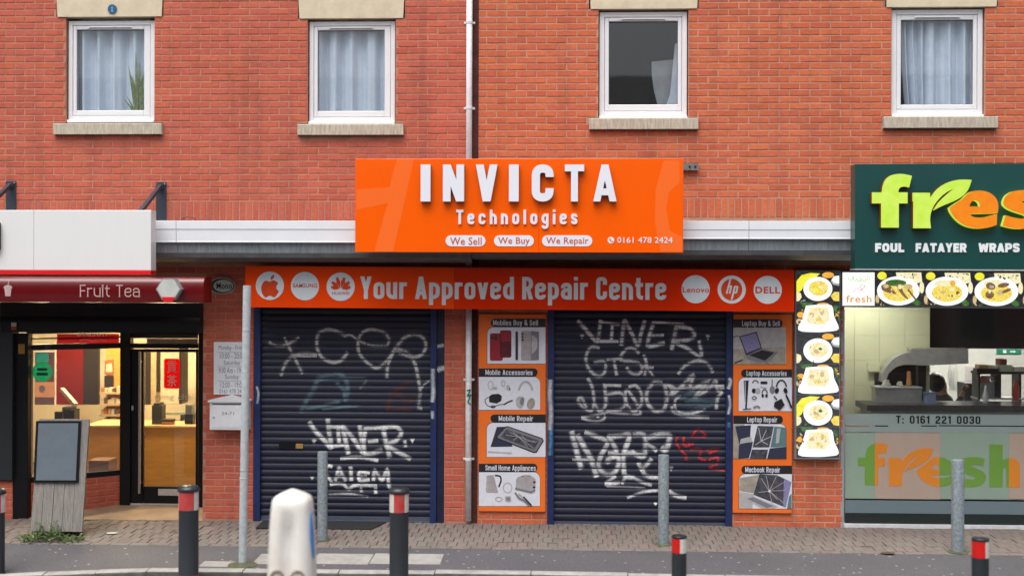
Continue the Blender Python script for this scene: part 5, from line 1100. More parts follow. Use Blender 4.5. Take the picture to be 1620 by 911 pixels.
def sbar(px0, px1, py0, py1, dep=.06, name='frame_bar', m=M_black):
    q = MB(); a, b, c, d = SPt(px0, py1), SPt(px1, py1), SPt(px1, py0), SPt(px0, py0)
    za, zb2 = (a.z+b.z)/2, (c.z+d.z)/2; n = Vector((-(b.y-a.y), (b.x-a.x), 0)).normalized()*dep
    for p in (a, b, b+n, a+n): q.v.append((p.x, p.y, za))
    for p in (a, b, b+n, a+n): q.v.append((p.x, p.y, zb2))
    q.f = [(0,1,5,4),(1,2,6,5),(2,3,7,6),(3,0,4,7),(4,5,6,7),(3,2,1,0)]; q.m = [0]*6
    return q.build(name, m, gc)
M_timber = mat('pale_timber', (.52,.36,.18), .5, var=.15, scale=12)
sbar(44, 190, 543.5, 552.5); sbar(44, 190, 524, 527); sbar(44, 190, 749, 757); sbar(44, 190, 533, 535.5, .03); sbar(45, 52, 553, 749, .05, 'timber_post', M_timber)
sbar(44.5, 190, 526, 749, .006, 'window_pane', M_shopglass)
# brick stall riser under the splayed window
a_, b_ = SPt(44, 757), SPt(190, 757); zr = (a_.z+b_.z)/2-.004; L_ = (b_-a_).xy.length; ang = math.atan2(b_.y-a_.y, b_.x-a_.x)
riser = link('stall_riser', None, gc, loc=(a_.x, a_.y, 0)); riser.rotation_euler = (0, 0, ang)
q = MB(); q.box(0, L_, .0065, .12, -.1, zr); q.build('core', M_mortL, riser)
full = MB(); full.bbox(0, BL-JT, 0, .06, 0, BH-JT, .004); fm = full.mesh('brick', M_brickL); half = MB(); half.bbox(0, BL/2-JT, 0, .06, 0, BH-JT, .004); hm = half.mesh('half_brick', M_brickL)
k = 0
while k*BH < zr-.06:
    z = zr-(k+1)*BH+JT*.5
    xx = 0 if k % 2 else -BL/2
    while xx+BL-JT < L_+.01:
        if xx < 0: link('brick', hm, riser, loc=(0.0, random.uniform(-.001,.001), z))
        else: link('brick', fm, riser, loc=(xx, random.uniform(-.001,.001), z))
        xx += BL
    if L_-xx > .02: cq = MB(); cq.bbox(xx, L_-.002, 0, .06, z, z+BH-JT, .004); cq.build('brick', M_brickL, riser)
    k += 1
# door set
def dbox(px0, py0, px1, py1, y0, y1, m, name, parent=gc, c=.003, Y=None):
    q = MB(); a, b, c_, d = rc(px0, py0, px1, py1, y0 if Y is None else Y); q.bbox(a, b, y0, y1, c_, d, c); return q.build(name, m, parent)
dbox(189.5, 524, 206, 799, YD-.03, YD+.08, M_black, 'door_jamb'); dbox(313.5, 524, 322, 826, .62, YD+.08, M_black, 'door_jamb')
dbox(206.3, 543.5, 313.3, 551, YD-.02, YD+.08, M_black, 'transom_bar'); dbox(206.3, 523, 313.3, 529, YD-.02, YD+.08, M_black, 'head_bar')
dbox(206.5, 529.2, 313, 543.3, YD+.02, YD+.026, M_shopglass, 'fanlight_pane', c=.0005)
door = link('door', None, gc)
dbox(206.6, 552, 226.5, 797, YD, YD+.05, M_black, 'stile', door); dbox(309.5, 552, 313, 797, YD, YD+.05, M_black, 'stile', door)
dbox(226.8, 552, 309.2, 557, YD, YD+.05, M_black, 'rail', door); dbox(226.8, 769.5, 309.2, 797, YD, YD+.05, M_black, 'rail', door)
dbox(226.6, 557.2, 309.4, 769.3, YD+.02, YD+.027, M_shopglass, 'door_pane', door, c=.0005)
q = MB(); x, z0_ = P(220.5, 780, YD-.06); z1_ = P(220.5, 556, YD-.06)[1]; q.lathe([(.0165, z0_), (.0165, z1_)], x, YD-.06, 0, 12); 
for zz in (z0_+.12, z1_-.12): q.box(x-.008, x+.008, YD-.055, YD+.001, zz-.008, zz+.008)
q.build('pull_handle', mat('brushed_steel', (.50,.48,.46), .3, metal=.8, var=.08), door)
q = MB(); x, z = P(210, 645, YD); q.prism(ellipse(x, z, .013, .03, 14), YD-.012, YD-.0005); q.build('lock', M_galvpole, door)
dbox(250, 773, 283.5, 783.5, YD-.005, YD-.0005, mat('letterplate_pale', (.55,.53,.50), .4, var=.15, scale=40), 'letterplate', door)
q = MB(); zd = P(260, 797.5, YD)[1]; xa = P(100, 800, YD)[0]
q.poly([(P(44,825)[0]-.2, -.02, .004), (x_gc1, -.02, .004), (x_gc1, YD+.1, zd), (xa-.6, YD+.1, zd)]); q.build('entrance_floor', M_entry, None, kind='structure')
dbox(206, 796.8, 313, 799.5, YD-.04, YD+.06, mat('pale_threshold', (.50,.46,.40), .6), 'threshold')
# recess cheek beside the pier
q = MB(); q.box(x_gc1-.002, x_gc1+.02, .30, 1.0, -.05, z_gc); q.build('recess_cheek', M_black, gc)
# stickers and lettering on the glass
M_stg = vinyl_mat('sticker_green', (.01,.34,.17)); M_stt = vinyl_mat('sticker_teal', (.04,.32,.30)); M_sto = vinyl_mat('sticker_peach', (.60,.30,.20)); M_str = vinyl_mat('sticker_red', (.80,.008,.014))
def sticker(pts, m, name, dy=.006):
    q = MB(); v = [SPt(a, b)+Vector((math.sin(ang), -math.cos(ang), 0))*dy for a, b in pts]; v = v[::-1] if True else v
    q.poly([tuple(p) for p in v]); return q.build(name, m, gc)
sticker(el(66.5, 588, 15.5, 15.5, 30), M_stg, 'green_sticker'); sticker(rr(56, 558, 77, 573, 3), M_stt, 'teal_sticker', .005)
for py, wd in ((584, 8), (591.5, 9)): sticker(rr(66.5-wd, py-2.2, 66.5+wd, py+2.2, 1), mat('sticker_dark', (.01,.06,.04), .4), 'sticker_print', .0075)
sticker([(55,604),(86,604),(86,628),(55,628)], M_sto, 'peach_sticker'); sticker(el(66, 615, 5, 6, 16), mat('sticker_pale', (.68,.58,.52), .5), 'sticker_print', .0075)
M_str2 = vinyl_mat('season_poster_red', (.40,.012,.018))
sticker([(90,528),(188,528),(188,543),(90,543)], M_str2, 'season_poster')
# cream lettering and the red seal on the door glass
q = MB(); a, b, c, d = rc(259.5, 567, 284.5, 614.5, YD+.018); q.prism(rrect(a, b, c, d, .028, 5), YD+.0165, YD+.018); seal = q.build('red_seal', M_str, door)
M_cream = mat('cream_print', (.80,.74,.66), .4)
typ('貢', 264.5, 570.5, 279.5, 589.5, YD+.0163, M_cream, seal, bold=.004); typ('茶', 264.5, 593, 279.5, 611, YD+.0163, M_cream, seal, bold=.004)
typ('gong cha', 244, 623, 303, 634.5, YD+.0185, M_cream, door)
typ('Season', 122, 521, 169, 531.5, .36, M_cream, gc)
prints('small_print', gc, .36, [(M_cream, line(spline([(126,538.2),(136,537.2),(146,538.6),(157,537.4),(168,538.2)], 4), 1.0))])
dbox(232, 535.5, 313, 543, YD+.10, YD+.12, M_cream, 'fanlight_strip'); dbox(206.5, 524, 313, 535, YD+.10, YD+.12, M_blackm, 'fanlight_blind')
# ---- interior
M_cw = mat('warm_cream_wall', (.74,.64,.44), .8, var=.06, scale=2); M_ow = mat('orange_wood', (.62,.30,.06), .45, var=.12, scale=5, stretch=(1,1,6)); M_dw = mat('dark_brown', (.016,.008,.006), .6); M_rp = mat('interior_red_panel', (.15,.003,.004), .5)
M_lampw = mat('warm_lamp', (1.0,.80,.50), .5, emit=135.0, var=0.0); M_lampc = mat('cool_lamp', (1.0,.98,.88), .5, emit=24.0, var=0.0)
M_floor_in = mat('interior_floor', (.20,.15,.11), .5, var=.15)
xa, xb = -8.6, x_gc1+.02; zc = P(160, 478, 1.0)[1]+.25
q = MB(); q.box(xa, xb, 4.2, 4.3, -.1, zc+.1); q.box(xa-.1, xa, .2, 4.3, -.1, zc+.1); q.box(xb, xb+.08, 1.0, 4.3, -.1, zc+.1); q.build('tea_shop_wall', M_cw, None, kind='structure')
q = MB(); q.box(xa, xb, .1, 4.2, zc, zc+.05); q.build('tea_shop_ceiling', M_cw, None, kind='structure')
q = MB(); q.box(xa, xb, .82, 4.2, .02, .06); q.build('tea_shop_floor', M_floor_in, None, kind='structure')
for i, (px, y) in enumerate(((60, 1.7), (150, 2.4), (262, 1.3), (290, 2.9))):
    x = P(px, 500, y)[0]; q = MB(); q.lathe([(.13, zc-.03), (.145, zc-.004)], x, y, 0, 16); q.build('ceiling_lamp', M_lampw, None, label=('round warm ceiling lamp above the window counter', 'round warm ceiling lamp over the till in the tea shop', 'round warm ceiling lamp just inside the tea shop door', 'round warm ceiling lamp deep inside the tea shop')[i], cat='lamp', group='ceiling lamps of the tea shop')
ct = thing('shop_counter', 'orange wooden serving counter inside the tea shop', 'counter')
q = MB(); a, b, c, d = rc(137, 676, 330, 800, 1.75); q.bbox(a, b, 1.75, 2.4, .05, d, .006); q.build('front', M_ow, ct)
q = MB(); q.bbox(a-.02, b, 1.72, 2.42, d+.001, d+.03, .004); q.build('worktop', mat('pale_worktop', (.60,.40,.17), .4), ct)
q = MB(); a2, b2, c2, d2 = rc(140, 728, 172, 752, 1.2); q.bbox(a2, b2, 1.2, 1.5, c2, d2, .004); q.build('wooden_crate', mat('crate_brown', (.16,.07,.03), .6), None, label='brown wooden crate standing inside the tea shop window', cat='crate')
cw = thing('display_board', 'plain dark red panel on the tea shop back wall', 'panel')
q = MB(); a, b, c, d = rc(88, 540, 131.5, 640, 3.0); q.bbox(a, b, 3.0, 3.05, c, d, .003); q.build('board', M_rp, cw)
q = MB(); a, b, c, d = rc(132, 540, 155, 640, 3.0); q.bbox(a, b, 3.0, 3.08, c, d, .003); q.build('dark_end', M_dw, cw)
q = MB(); a, b, c, d = rc(87.3, 540, 88.6, 640, 2.99); q.box(a, b, 2.985, 2.999, c, d); q.build('edge_trim', M_cream, cw)
su = thing('shelf_unit', 'wooden shelf unit with small packets inside the tea shop window', 'shelf')
a, b, c, d = rc(157, 545, 192, 676, 2.7)
q = MB(); q.box(a, b, 2.95, 3.0, c, d); q.build('back_panel', M_ow, su)
for py in (622, 640, 657, 673):
    z = P(170, py, 2.7)[1]; q = MB(); q.box(a, b, 2.7, 2.949, z-.012, z+.012); q.build('shelf', M_timber, su)
rnd = random.Random(4); cols = [mat('packet_%s' % n, c_, .5) for n, c_ in (('tan', (.45,.28,.12)), ('brown', (.14,.07,.04)), ('cream', (.60,.52,.38)), ('rust', (.36,.12,.03)))]
for py in (622, 640, 657, 673):
    z = P(170, py, 2.7)[1]+.013; xx = a+.01; q = MB()
    while xx < b-.05:
        w2 = rnd.uniform(.03, .06); q.box(xx, xx+w2, 2.74, 2.85, z, z+rnd.uniform(.05, .09), rnd.randrange(4)); xx += w2+rnd.uniform(.004, .02)
    q.build('packets', cols, su)
prints('wall_picture', su, 2.94, [(cols[3], [(166,570),(180,568),(180,592),(165,592)]), (cols[2], [(168,576),(177,574),(178,588),(167,588)]), (M_dw, [(165,594),(180,594),(180,620),(165,620)])])
# machines and clutter on the counter
def blockset(name, label, cat, parts, Y, dep, par=None):
    t = thing(name, label, cat)
    for (nm, m, a0, b0, a1, b1) in parts:
        q = MB(); a, b, c, d = rc(a0, b0, a1, b1, Y); q.bbox(a, b, Y, Y+dep, c, d, .004); q.build(nm, m, t); Y += .002
    return t
blockset('coffee_grinder', 'black drinks machine against the cream wall in the tea shop window', 'machine', [('body', M_black, 100, 648, 117, 668), ('head', M_blackm, 98, 644, 112, 653), ('foot', M_black, 98, 668, 118, 672), ('spout', M_galvpole, 110, 656, 114, 663)], 2.5, .2)
blockset('till_screen', 'small black till screen beside the drinks machine', 'till', [('screen', M_black, 86, 651, 98, 666), ('stand', M_blackm, 90, 666, 94, 673)], 2.3, .05)
blockset('tea_urn', 'dark steel tea urn on the counter behind the shop door', 'urn', [('body', M_charcoal, 240, 641, 256, 674), ('lid', M_blackm, 243, 637, 253, 641)], 1.85, .16)
blockset('blender', 'black blender at the end of the counter behind the shop door', 'blender', [('base', M_black, 292, 655, 305, 674), ('jug', mat('smoky_jug', (.12,.12,.10), .2), 293, 640, 304, 655)], 1.9, .12)
blockset('tip_tray', 'low orange and brown tray on the counter behind the shop door', 'tray', [('tray', cols[3], 256, 667, 272, 674), ('rim', M_dw, 255, 663, 273, 667)], 1.8, .12)
blockset('glass_shelf', 'pale green glass shelf above the counter behind the shop door', 'shelf', [('glass', mat('green_glass_edge', (.25,.30,.22), .2), 262, 652, 310, 656), ('support', M_dw, 285, 656, 288, 674)], 2.3, .2)
blockset('cream_pillar', 'cream pillar inside the tea shop behind the red seal', 'pillar', [('shaft', mat('cream_pillar_paint', (.72,.62,.42), .6), 254, 545, 283, 639), ('dark_edge', M_dw, 283.3, 545, 287, 639)], 2.6, .3)
blockset('tall_cabinet', 'tall dark brown cabinet deep inside the tea shop door', 'cabinet', [('door', M_dw, 229, 556, 238, 640), ('side', M_timber, 238.5, 556, 247, 640), ('end', M_dw, 248, 556, 252, 620)], 3.2, .3)
blockset('pink_menu_board', 'pinkish menu board standing in the tea shop window', 'board', [('face', mat('menu_pink', (.42,.20,.17), .5, var=.3, scale=9, col2=(.30,.26,.38)), 55, 556, 86, 640)], 1.6, .02)
q = MB(); bar(q, (SPt(70, 640).x, 1.1, P(70, 640, 1.1)[1]), (P(98, 616, 1.3)[0], 1.3, P(98, 616, 1.3)[1]), .05, .05); q.build('paper_roll', mat('roll_cream', (.66,.52,.36), .6), None, label='cream rolled paper tube leaning in the tea shop window', cat='paper roll')

# ================================================================== free-standing board, weeds, mat
M_wood = mat('grey_weathered_wood', (.30,.28,.26), .85, var=.25, scale=5, bump=.4, bscale=50, stretch=(18,4,1.2), col2=(.17,.15,.135))
M_slate = mat('slate_blue_poster', (.14,.17,.205), .35, var=.06)
ab = thing('wooden_display_stand', 'weathered wooden display stand with an empty black poster frame by the tea shop', 'display stand')
gx0, gyb = G(86, 849)
zg_ = gz(gyb); zt_ = P(90, 664, gyb+.06)[1]; H_ = zt_-zg_
xl0, xr0 = P(48, 848, gyb)[0], P(130, 848, gyb)[0]; xl1, xr1 = P(54, 666, gyb)[0], P(134, 666, gyb)[0]
nP = 5
for k in range(nP):
    u0, u1 = k/nP, (k+1)/nP; g_ = .004
    q = MB(); A_ = [(xl0+(xr0-xl0)*u0+g_/2, 0), (xl0+(xr0-xl0)*u1-g_/2, 0), (xl1+(xr1-xl1)*u1-g_/2, H_), (xl1+(xr1-xl1)*u0+g_/2, H_)]
    dy = random.uniform(-.003, .003); z_off = zg_+.06
    q.v = [(A_[0][0], gyb+dy, z_off), (A_[1][0], gyb+dy, z_off), (A_[2][0], gyb+.13+dy, zt_), (A_[3][0], gyb+.13+dy, zt_), (A_[0][0], gyb+.03+dy, z_off), (A_[1][0], gyb+.03+dy, z_off), (A_[2][0], gyb+.16+dy, zt_), (A_[3][0], gyb+.16+dy, zt_)]
    q.f = [(0,1,2,3),(1,5,6,2),(5,4,7,6),(4,0,3,7),(3,2,6,7),(4,5,1,0)]; q.m = [0]*6; q.build('plank', M_wood, ab)
q2 = MB(); bar(q2, ((xl0+xr0)/2-.1, gyb+.45, zg_+.01), ((xl1+xr1)/2-.1, gyb+.17, zt_-.25), .06, .03); q2.build('rear_prop', M_wood, ab)
q = MB(); q.box(xl0+.03, xr0-.05, gyb+.03, gyb+.16, zg_, zg_+.06); q.build('foot_block', M_black, ab)
def lean(px, py): 
    Y = gyb; 
    for _ in range(4): x, z = P(px, py, Y); Y = gyb+.13*(z-zg_-.06)/(zt_-zg_-.06)
    return Vector((x, Y, z))
def leanbox(name, m, px0, py0, px1, py1, f, dep, skew=0.0):
    q = MB(); c4 = [lean(px0-skew, py1), lean(px1-skew, py1), lean(px1, py0), lean(px0, py0)]; n = Vector((0, -1, .09)).normalized()
    for p in c4: q.v.append(tuple(p+n*(f+dep)))
    for p in c4: q.v.append(tuple(p+n*f))
    q.f = [(0,1,2,3),(1,5,6,2),(4,0,3,7),(3,2,6,7),(4,5,1,0)]; q.m = [0]*5; return q.build(name, m, ab)
leanbox('poster_frame', M_black, 58.5, 665.5, 129, 762.5, .002, .022, 4.3); leanbox('poster_sheet', M_slate, 62.5, 669, 125.3, 759, .0245, .0015, 4.2)
M_weed = mat('weed_green', (.085,.14,.03), .7, var=.3, scale=30, col2=(.05,.09,.02)); M_weedp = mat('weed_pale', (.30,.33,.16), .8)
q = MB(); rnd = random.Random(11)
for _ in range(900):
    u = rnd.random(); px = 28+u*102 if rnd.random() < .75 else rnd.choice([58, 62, 78, 85, 90])+rnd.gauss(0, 5)
    tall = (.035 + .15*math.exp(-((px-60)/9)**2) + .14*math.exp(-((px-84)/10)**2))*rnd.uniform(.3, 1.1)
    gx_, gy_ = G(px, rnd.uniform(850, 860)); gy_ += rnd.uniform(-.02, .1); z = gz(gy_)
    a = rnd.uniform(0, 6.28); w2 = rnd.uniform(.005, .012); ln = rnd.uniform(.02, .05); h2 = z+rnd.uniform(.1, 1)*tall
    dx, dy = math.cos(a)*ln, math.sin(a)*ln; nx, ny = -math.sin(a)*w2, math.cos(a)*w2; up = rnd.uniform(-.01, .03)
    q.poly([(gx_, gy_, h2), (gx_+dx*.5+nx, gy_+dy*.5+ny, h2+up*.7), (gx_+dx, gy_+dy, h2+up), (gx_+dx*.5-nx, gy_+dy*.5-ny, h2+up*.6)], 0 if rnd.random() < .93 else 1)
for px in (56, 59, 62, 66, 80, 84, 88, 92, 100):
    gx_, gy_ = G(px, 853); gy_ += .03; q.tube([(gx_, gy_, gz(gy_)), (gx_+.01, gy_-.01, .06), (gx_+rnd.uniform(-.02,.02), gy_-.01, rnd.uniform(.09,.16))], .0022, 4)
q.build('weeds', [M_weed, M_weedp], None, label='straggly green weeds growing around the foot of the display stand', cat='weeds', kind='stuff')
q = MB(); xm0, ym0 = G(404, 836.5); xm1, _ = G(590, 836.5); q.prism([(0,0)]*0 or [(xm0, 0), (xm1, 0), (xm1, .012), (xm0, .012)], ym0, -.01)
for i, v in enumerate(q.v): q.v[i] = (v[0]+(.10 if v[1] > -.1 and v[0] > -2.5 else 0), v[1], gz(v[1])+.010+v[2]*.5)
q.build('door_mat', mat('black_rubber_mat', (.02,.021,.022), .8, bump=.3), None, label='black rubber mat on the paving in front of the slotted shutter', cat='mat')
# litter on the ground
M_lit = mat('paper_litter', (.55,.53,.50), .8); M_leaf = mat('fallen_leaf', (.10,.055,.03), .8)
rnd = random.Random(21)
for i, (px, py, m, sz, lab) in enumerate(((177,845,M_lit,.05,'flat scrap of white paper on the block paving'),(277,843,M_leaf,.02,'dark fallen leaf on the paving by the tea shop entrance'),(124,853,M_leaf,.04,'curled brown leaf beside the weeds'),(1405,876,M_leaf,.05,'dark twig lying at the paving edge before the food shop window'))):
    gx_, gy_ = G(px, py); q = MB(); n = 9; pts = [(gx_+sz*math.cos(t)*rnd.uniform(.7,1.3)*1.5, gy_+sz*math.sin(t)*rnd.uniform(.6,1.2)) for t in (6.283*k/n for k in range(n))]
    q.v = [(a, b, gz(b)+.016) for a, b in pts]+[(gx_, gy_, gz(gy_)+.026)]; q.f = [(k, (k+1) % n, n) for k in range(n)]; q.m = [0]*n
    q.build('litter_scrap', m, None, label=lab, cat='litter')

# ================================================================== food shop
YR = -1.0
fg = thing('shop_sign', 'dark green box sign with glowing lime and orange letters', 'sign')
M_dgreen = mat('dark_green_panel', (.006,.062,.058), .35, var=.06, scale=2)
a, b, c, d = rc(1352.5, 259.5, 1900, 425, YR)
pts = [P(1352.5, 425, YR), P(1900, 428, YR), P(1900, 257, YR), P(1352.5, 260, YR)]
q = MB(); q.prism(pts, YR, YR+.2); q.build('panel', M_dgreen, fg)
q = MB(); q.prism([(pts[0][0]-.006, pts[0][1]-.012), (pts[1][0], pts[1][1]-.012), (pts[1][0], pts[1][1]-.001), (pts[0][0]-.006, pts[0][1]-.001)], YR-.006, YR+.2); q.build('bottom_trim', M_galvpole, fg)
LIT = 0.50
def emis(name, col, s, col2=None, sc=6, base=None):
    return mat(name, col, .4, var=.1, scale=sc, col2=col2, emit=s*LIT)
M_lime = emis('lime_lit_letter', (.56,.86,.045), .80, (.74,.95,.17), 9); M_orl = emis('orange_lit_letter', (.92,.22,.0), .80, (.98,.30,.004), 9); M_whl = emis('white_lit_letter', (.95,.97,1.0), .75)
M_sidel = emis('red_letter_return', (.55,.06,.0), .25)
GL = {'f': [(165,262),(245,262),(250,215),(270,160),(312,124),(370,110),(432,112),(492,127),(470,222),(430,212),(398,220),(382,240),(382,262),(457,262),(457,352),(385,352),(385,550),(240,550),(240,352),(165,352)],
 'r': [(497,265),(640,265),(642,305),(690,240),(760,190),(840,163),(910,156),(982,160),(962,225),(930,275),(880,312),(820,342),(740,372),(665,412),(700,352),(760,292),(835,232),(770,262),(705,322),(658,392),(638,470),(648,555),(503,555),(503,335),(497,335)],
 'e': [(940,280),(985,252),(1060,245),(1135,265),(1185,310),(1203,370),(1195,432),(1100,437),(1006,437),(1006,378),(1052,378),(1045,345),(1015,325),(980,335),(962,376),(1005,377),(1005,437),(965,437),(985,460),(1030,470),(1100,464),(1190,440),(1187,528),(1120,552),(1020,560),(920,535),(850,480),(808,420),(800,388),(860,345),(905,320)],
 's': [(1240,340),(1260,290),(1310,255),(1390,243),(1470,245),(1540,262),(1525,340),(1460,325),(1400,328),(1395,342),(1440,360),(1510,385),(1555,430),(1550,495),(1500,540),(1420,560),(1330,560),(1235,535),(1260,450),(1330,470),(1400,480),(1440,470),(1430,450),(1370,432),(1290,405),(1245,370)],
 'h': [(1590,110),(1735,110),(1735,275),(1790,248),(1860,250),(1910,290),(1920,350),(1920,555),(1775,555),(1775,370),(1755,345),(1735,370),(1735,555),(1590,555)]}
def soften(poly, it=2):
    """round the gentle bends of a letter outline, keep its true corners"""
    for _ in range(it):
        out = []; n = len(poly)
        for i in range(n):
            a, b, c = Vector(poly[i-1]), Vector(poly[i]), Vector(poly[(i+1) % n]); d1, d2 = b-a, c-b
            if d1.length < 3 or d2.length < 3 or abs(d1.angle(d2)) > rad(58): out.append(tuple(b))
            else: out += [tuple(b-d1*.25), tuple(b+d2*.25)]
        poly = out
    return poly
GL = {k: soften(v) for k, v in GL.items()}
for ch in 'fresh':
    m = M_lime if ch in 'fr' else M_orl
    pts = [P(1345+u/5.207, 255+v/5.207, YR) for u, v in GL[ch]]
    q = MB(); q.prism(pts, YR-.07, YR-.004); o = q.build('letter', M_sidel if ch in 'fr' else M_lime, fg)
    q = MB(); q.prism(pts, YR-.076, YR-.0705); q.build('letter_face', m, o)
for t_, a, b in (('FOUL', 1384.5, 1430), ('FATAYER', 1448.5, 1528.5), ('WRAPS', 1548, 1612.5), ('GRILL', 1634, 1690)):
    if t_ != 'GRILL': let(t_, a, 384.8, b, 399.0, YR, .012, M_whl, fg, w=.80, t=.27, gap=.13, separate='letter')
# menu lightboxes
E = lambda n, c, s=1.0, c2=None, sc=60: mat('lit_'+n, c, .4, var=.1, scale=sc, col2=c2, emit=s*LIT)
EB = E('slate', (.022,.026,.035), .5, (.05,.055,.065), 30); EW = E('plate_white', (.95,.95,.92), 1.15, (.88,.90,.88), 9); EY = E('yellow_food', (.95,.72,.06), 1.0, (.90,.85,.30), 40); EY2 = E('pale_yellow_food', (.92,.86,.42), 1.0, (.88,.72,.20), 45)
EM = E('browned_meat', (.28,.12,.05), .8, (.10,.04,.02), 50); EG = E('green_herb', (.10,.34,.05), .8, (.03,.14,.03), 50); EO = E('orange_fruit', (.95,.34,.05), .9, (.95,.60,.08), 30); EL = E('lemon', (.95,.88,.02), 1.0, (.80,.80,.05), 25); EP = E('panel_white', (.92,.93,.88), 1.35); ET = E('tan_food', (.62,.42,.22), .9, (.40,.22,.10), 45); ES = E('steel_bowl', (.50,.52,.52), .8)
def E2(name, cols, sc, s):
    m, N, L, b = nodes_of('lit_'+name); ge = N.new('ShaderNodeNewGeometry'); n1 = N.new('ShaderNodeTexNoise'); n1.inputs['Scale'].default_value = sc; n1.inputs['Detail'].default_value = 3; n1.inputs['Distortion'].default_value = 1.2; L.new(ge.outputs['Position'], n1.inputs['Vector'])
    cr = N.new('ShaderNodeValToRGB'); e = cr.color_ramp.elements; k = len(cols); e[0].position = .30; e[0].color = L3(cols[0]); e[1].position = .70; e[1].color = L3(cols[-1])
    for i, c in enumerate(cols[1:-1]): x = e.new(.30+.40*(i+1)/(k-1)); x.color = L3(c)
    L.new(n1.outputs['Fac'], cr.inputs[0]); L.new(cr.outputs[0], b.inputs['Emission Color']); b.inputs['Emission Strength'].default_value = s*LIT; b.inputs['Base Color'].default_value = (.03,.03,.03,1); return m
EY = E2('yellow_stew', [(.55,.30,.03),(.95,.66,.05),(.98,.85,.20),(.70,.50,.05)], 55, .95); EY2 = E2('pale_rice', [(.75,.52,.18),(.96,.86,.45),(.98,.93,.70),(.80,.70,.30)], 60, .95)
EM = E2('grilled_meat', [(.06,.03,.015),(.20,.09,.04),(.42,.24,.12),(.10,.05,.02)], 70, .8); EG = E2('leafy_herb', [(.02,.07,.015),(.06,.22,.03),(.20,.40,.08)], 60, .7); ET = E2('fried_bits', [(.50,.30,.12),(.72,.52,.24),(.86,.70,.42)], 60, .9)
EB = E2('slate_table', [(.012,.014,.018),(.03,.034,.042),(.07,.075,.08)], 26, .6); EL = E2('lemon_skin', [(.80,.72,.02),(.95,.90,.05),(.85,.86,.12)], 14, .95)
ML = mat('lightbox_frame', (.30,.32,.34), .4, metal=.5)
lbx = thing('menu_lightbox', 'tall lit food menu lightbox with six dishes on the brick pier', 'lightbox')
a, b, c, d = rc(1257.5, 427, 1329.5, 726.5, -.09); q = MB(); q.bbox(a, b, -.085, -.003, c, d, .004); q.build('casing', ML, lbx)
def bits(cx, cy, rx, ry, n, ms, s0, s1, seed):
    r_ = random.Random(seed); out = []
    for _ in range(n):
        a = r_.uniform(0, 6.283); d = math.sqrt(r_.random()); s = r_.uniform(s0, s1); out.append((r_.choice(ms), el(cx+rx*d*math.cos(a), cy+ry*d*math.sin(a), s*r_.uniform(.8,1.6), s*r_.uniform(.5,.9), 6, r_.uniform(0, 3))))
    return out
EK = E2('brown_edge', [(.30,.16,.05),(.55,.36,.14)], 40, .8); EHb = E2('soft_shadow', [(.62,.62,.60),(.74,.74,.72)], 20, .9)
def dishround(x0, y0, x1, y1, food, lem=True, Y=-.085):
    w, h = x1-x0, y1-y0; cx, cy = x0+w*.50, y0+h*.56; it = [(EB, [(x0,y0),(x1,y0),(x1,y1),(x0,y1)])]
    if lem: it += [(EL, [(x0,y0+h*.75),(x0,y0+h*.30),(x0+w*.12,y0+h*.10),(x0+w*.32,y0+h*.03),(x0+w*.55,y0+h*.05),(x0+w*.42,y0+h*.22),(x0+w*.22,y0+h*.34),(x0+w*.12,y0+h*.60)])]
    it += [(EO, el(x0+w*.74, y0+h*.10, w*.14, h*.10)), (ES, [(x1,y0+h*.14),(x0+w*.86,y0+h*.18),(x0+w*.80,y0+h*.30),(x0+w*.86,y0+h*.42),(x1,y0+h*.46)]), (EP, [(x1,y0+h*.12),(x0+w*.88,y0+h*.14),(x0+w*.82,y0+h*.26),(x0+w*.88,y0+h*.36),(x1,y0+h*.38)]), (EY, [(x1,y0+h*.66),(x0+w*.88,y0+h*.66),(x0+w*.80,y0+h*.80),(x0+w*.87,y0+h*.95),(x1,y0+h*.97)]), (EY2, [(x0,y0+h*.66),(x0+w*.10,y0+h*.70),(x0+w*.12,y0+h*.84),(x0+w*.06,y0+h*.96),(x0,y0+h*.97)]),
           (EW, el(cx, cy, w*.34, h*.40, 32)), (food, el(cx+1, cy-1, w*.23, h*.25, 24)), (ET if food is EY2 else EL, el(cx-w*.04, cy+h*.03, w*.08, h*.07, 9, .6)), (EG if food is EY2 else EY2, el(cx+w*.06, cy-h*.06, w*.05, h*.05, 7))]+bits(cx, cy, w*.21, h*.23, 20, [EY2, EY2, ET, EY], .8, 2.0, int(x0+y0))+bits(x0+w*.2, y0+h*.92, w*.2, h*.06, 5, [EG, ES], .8, 1.6, int(y0))
    return it
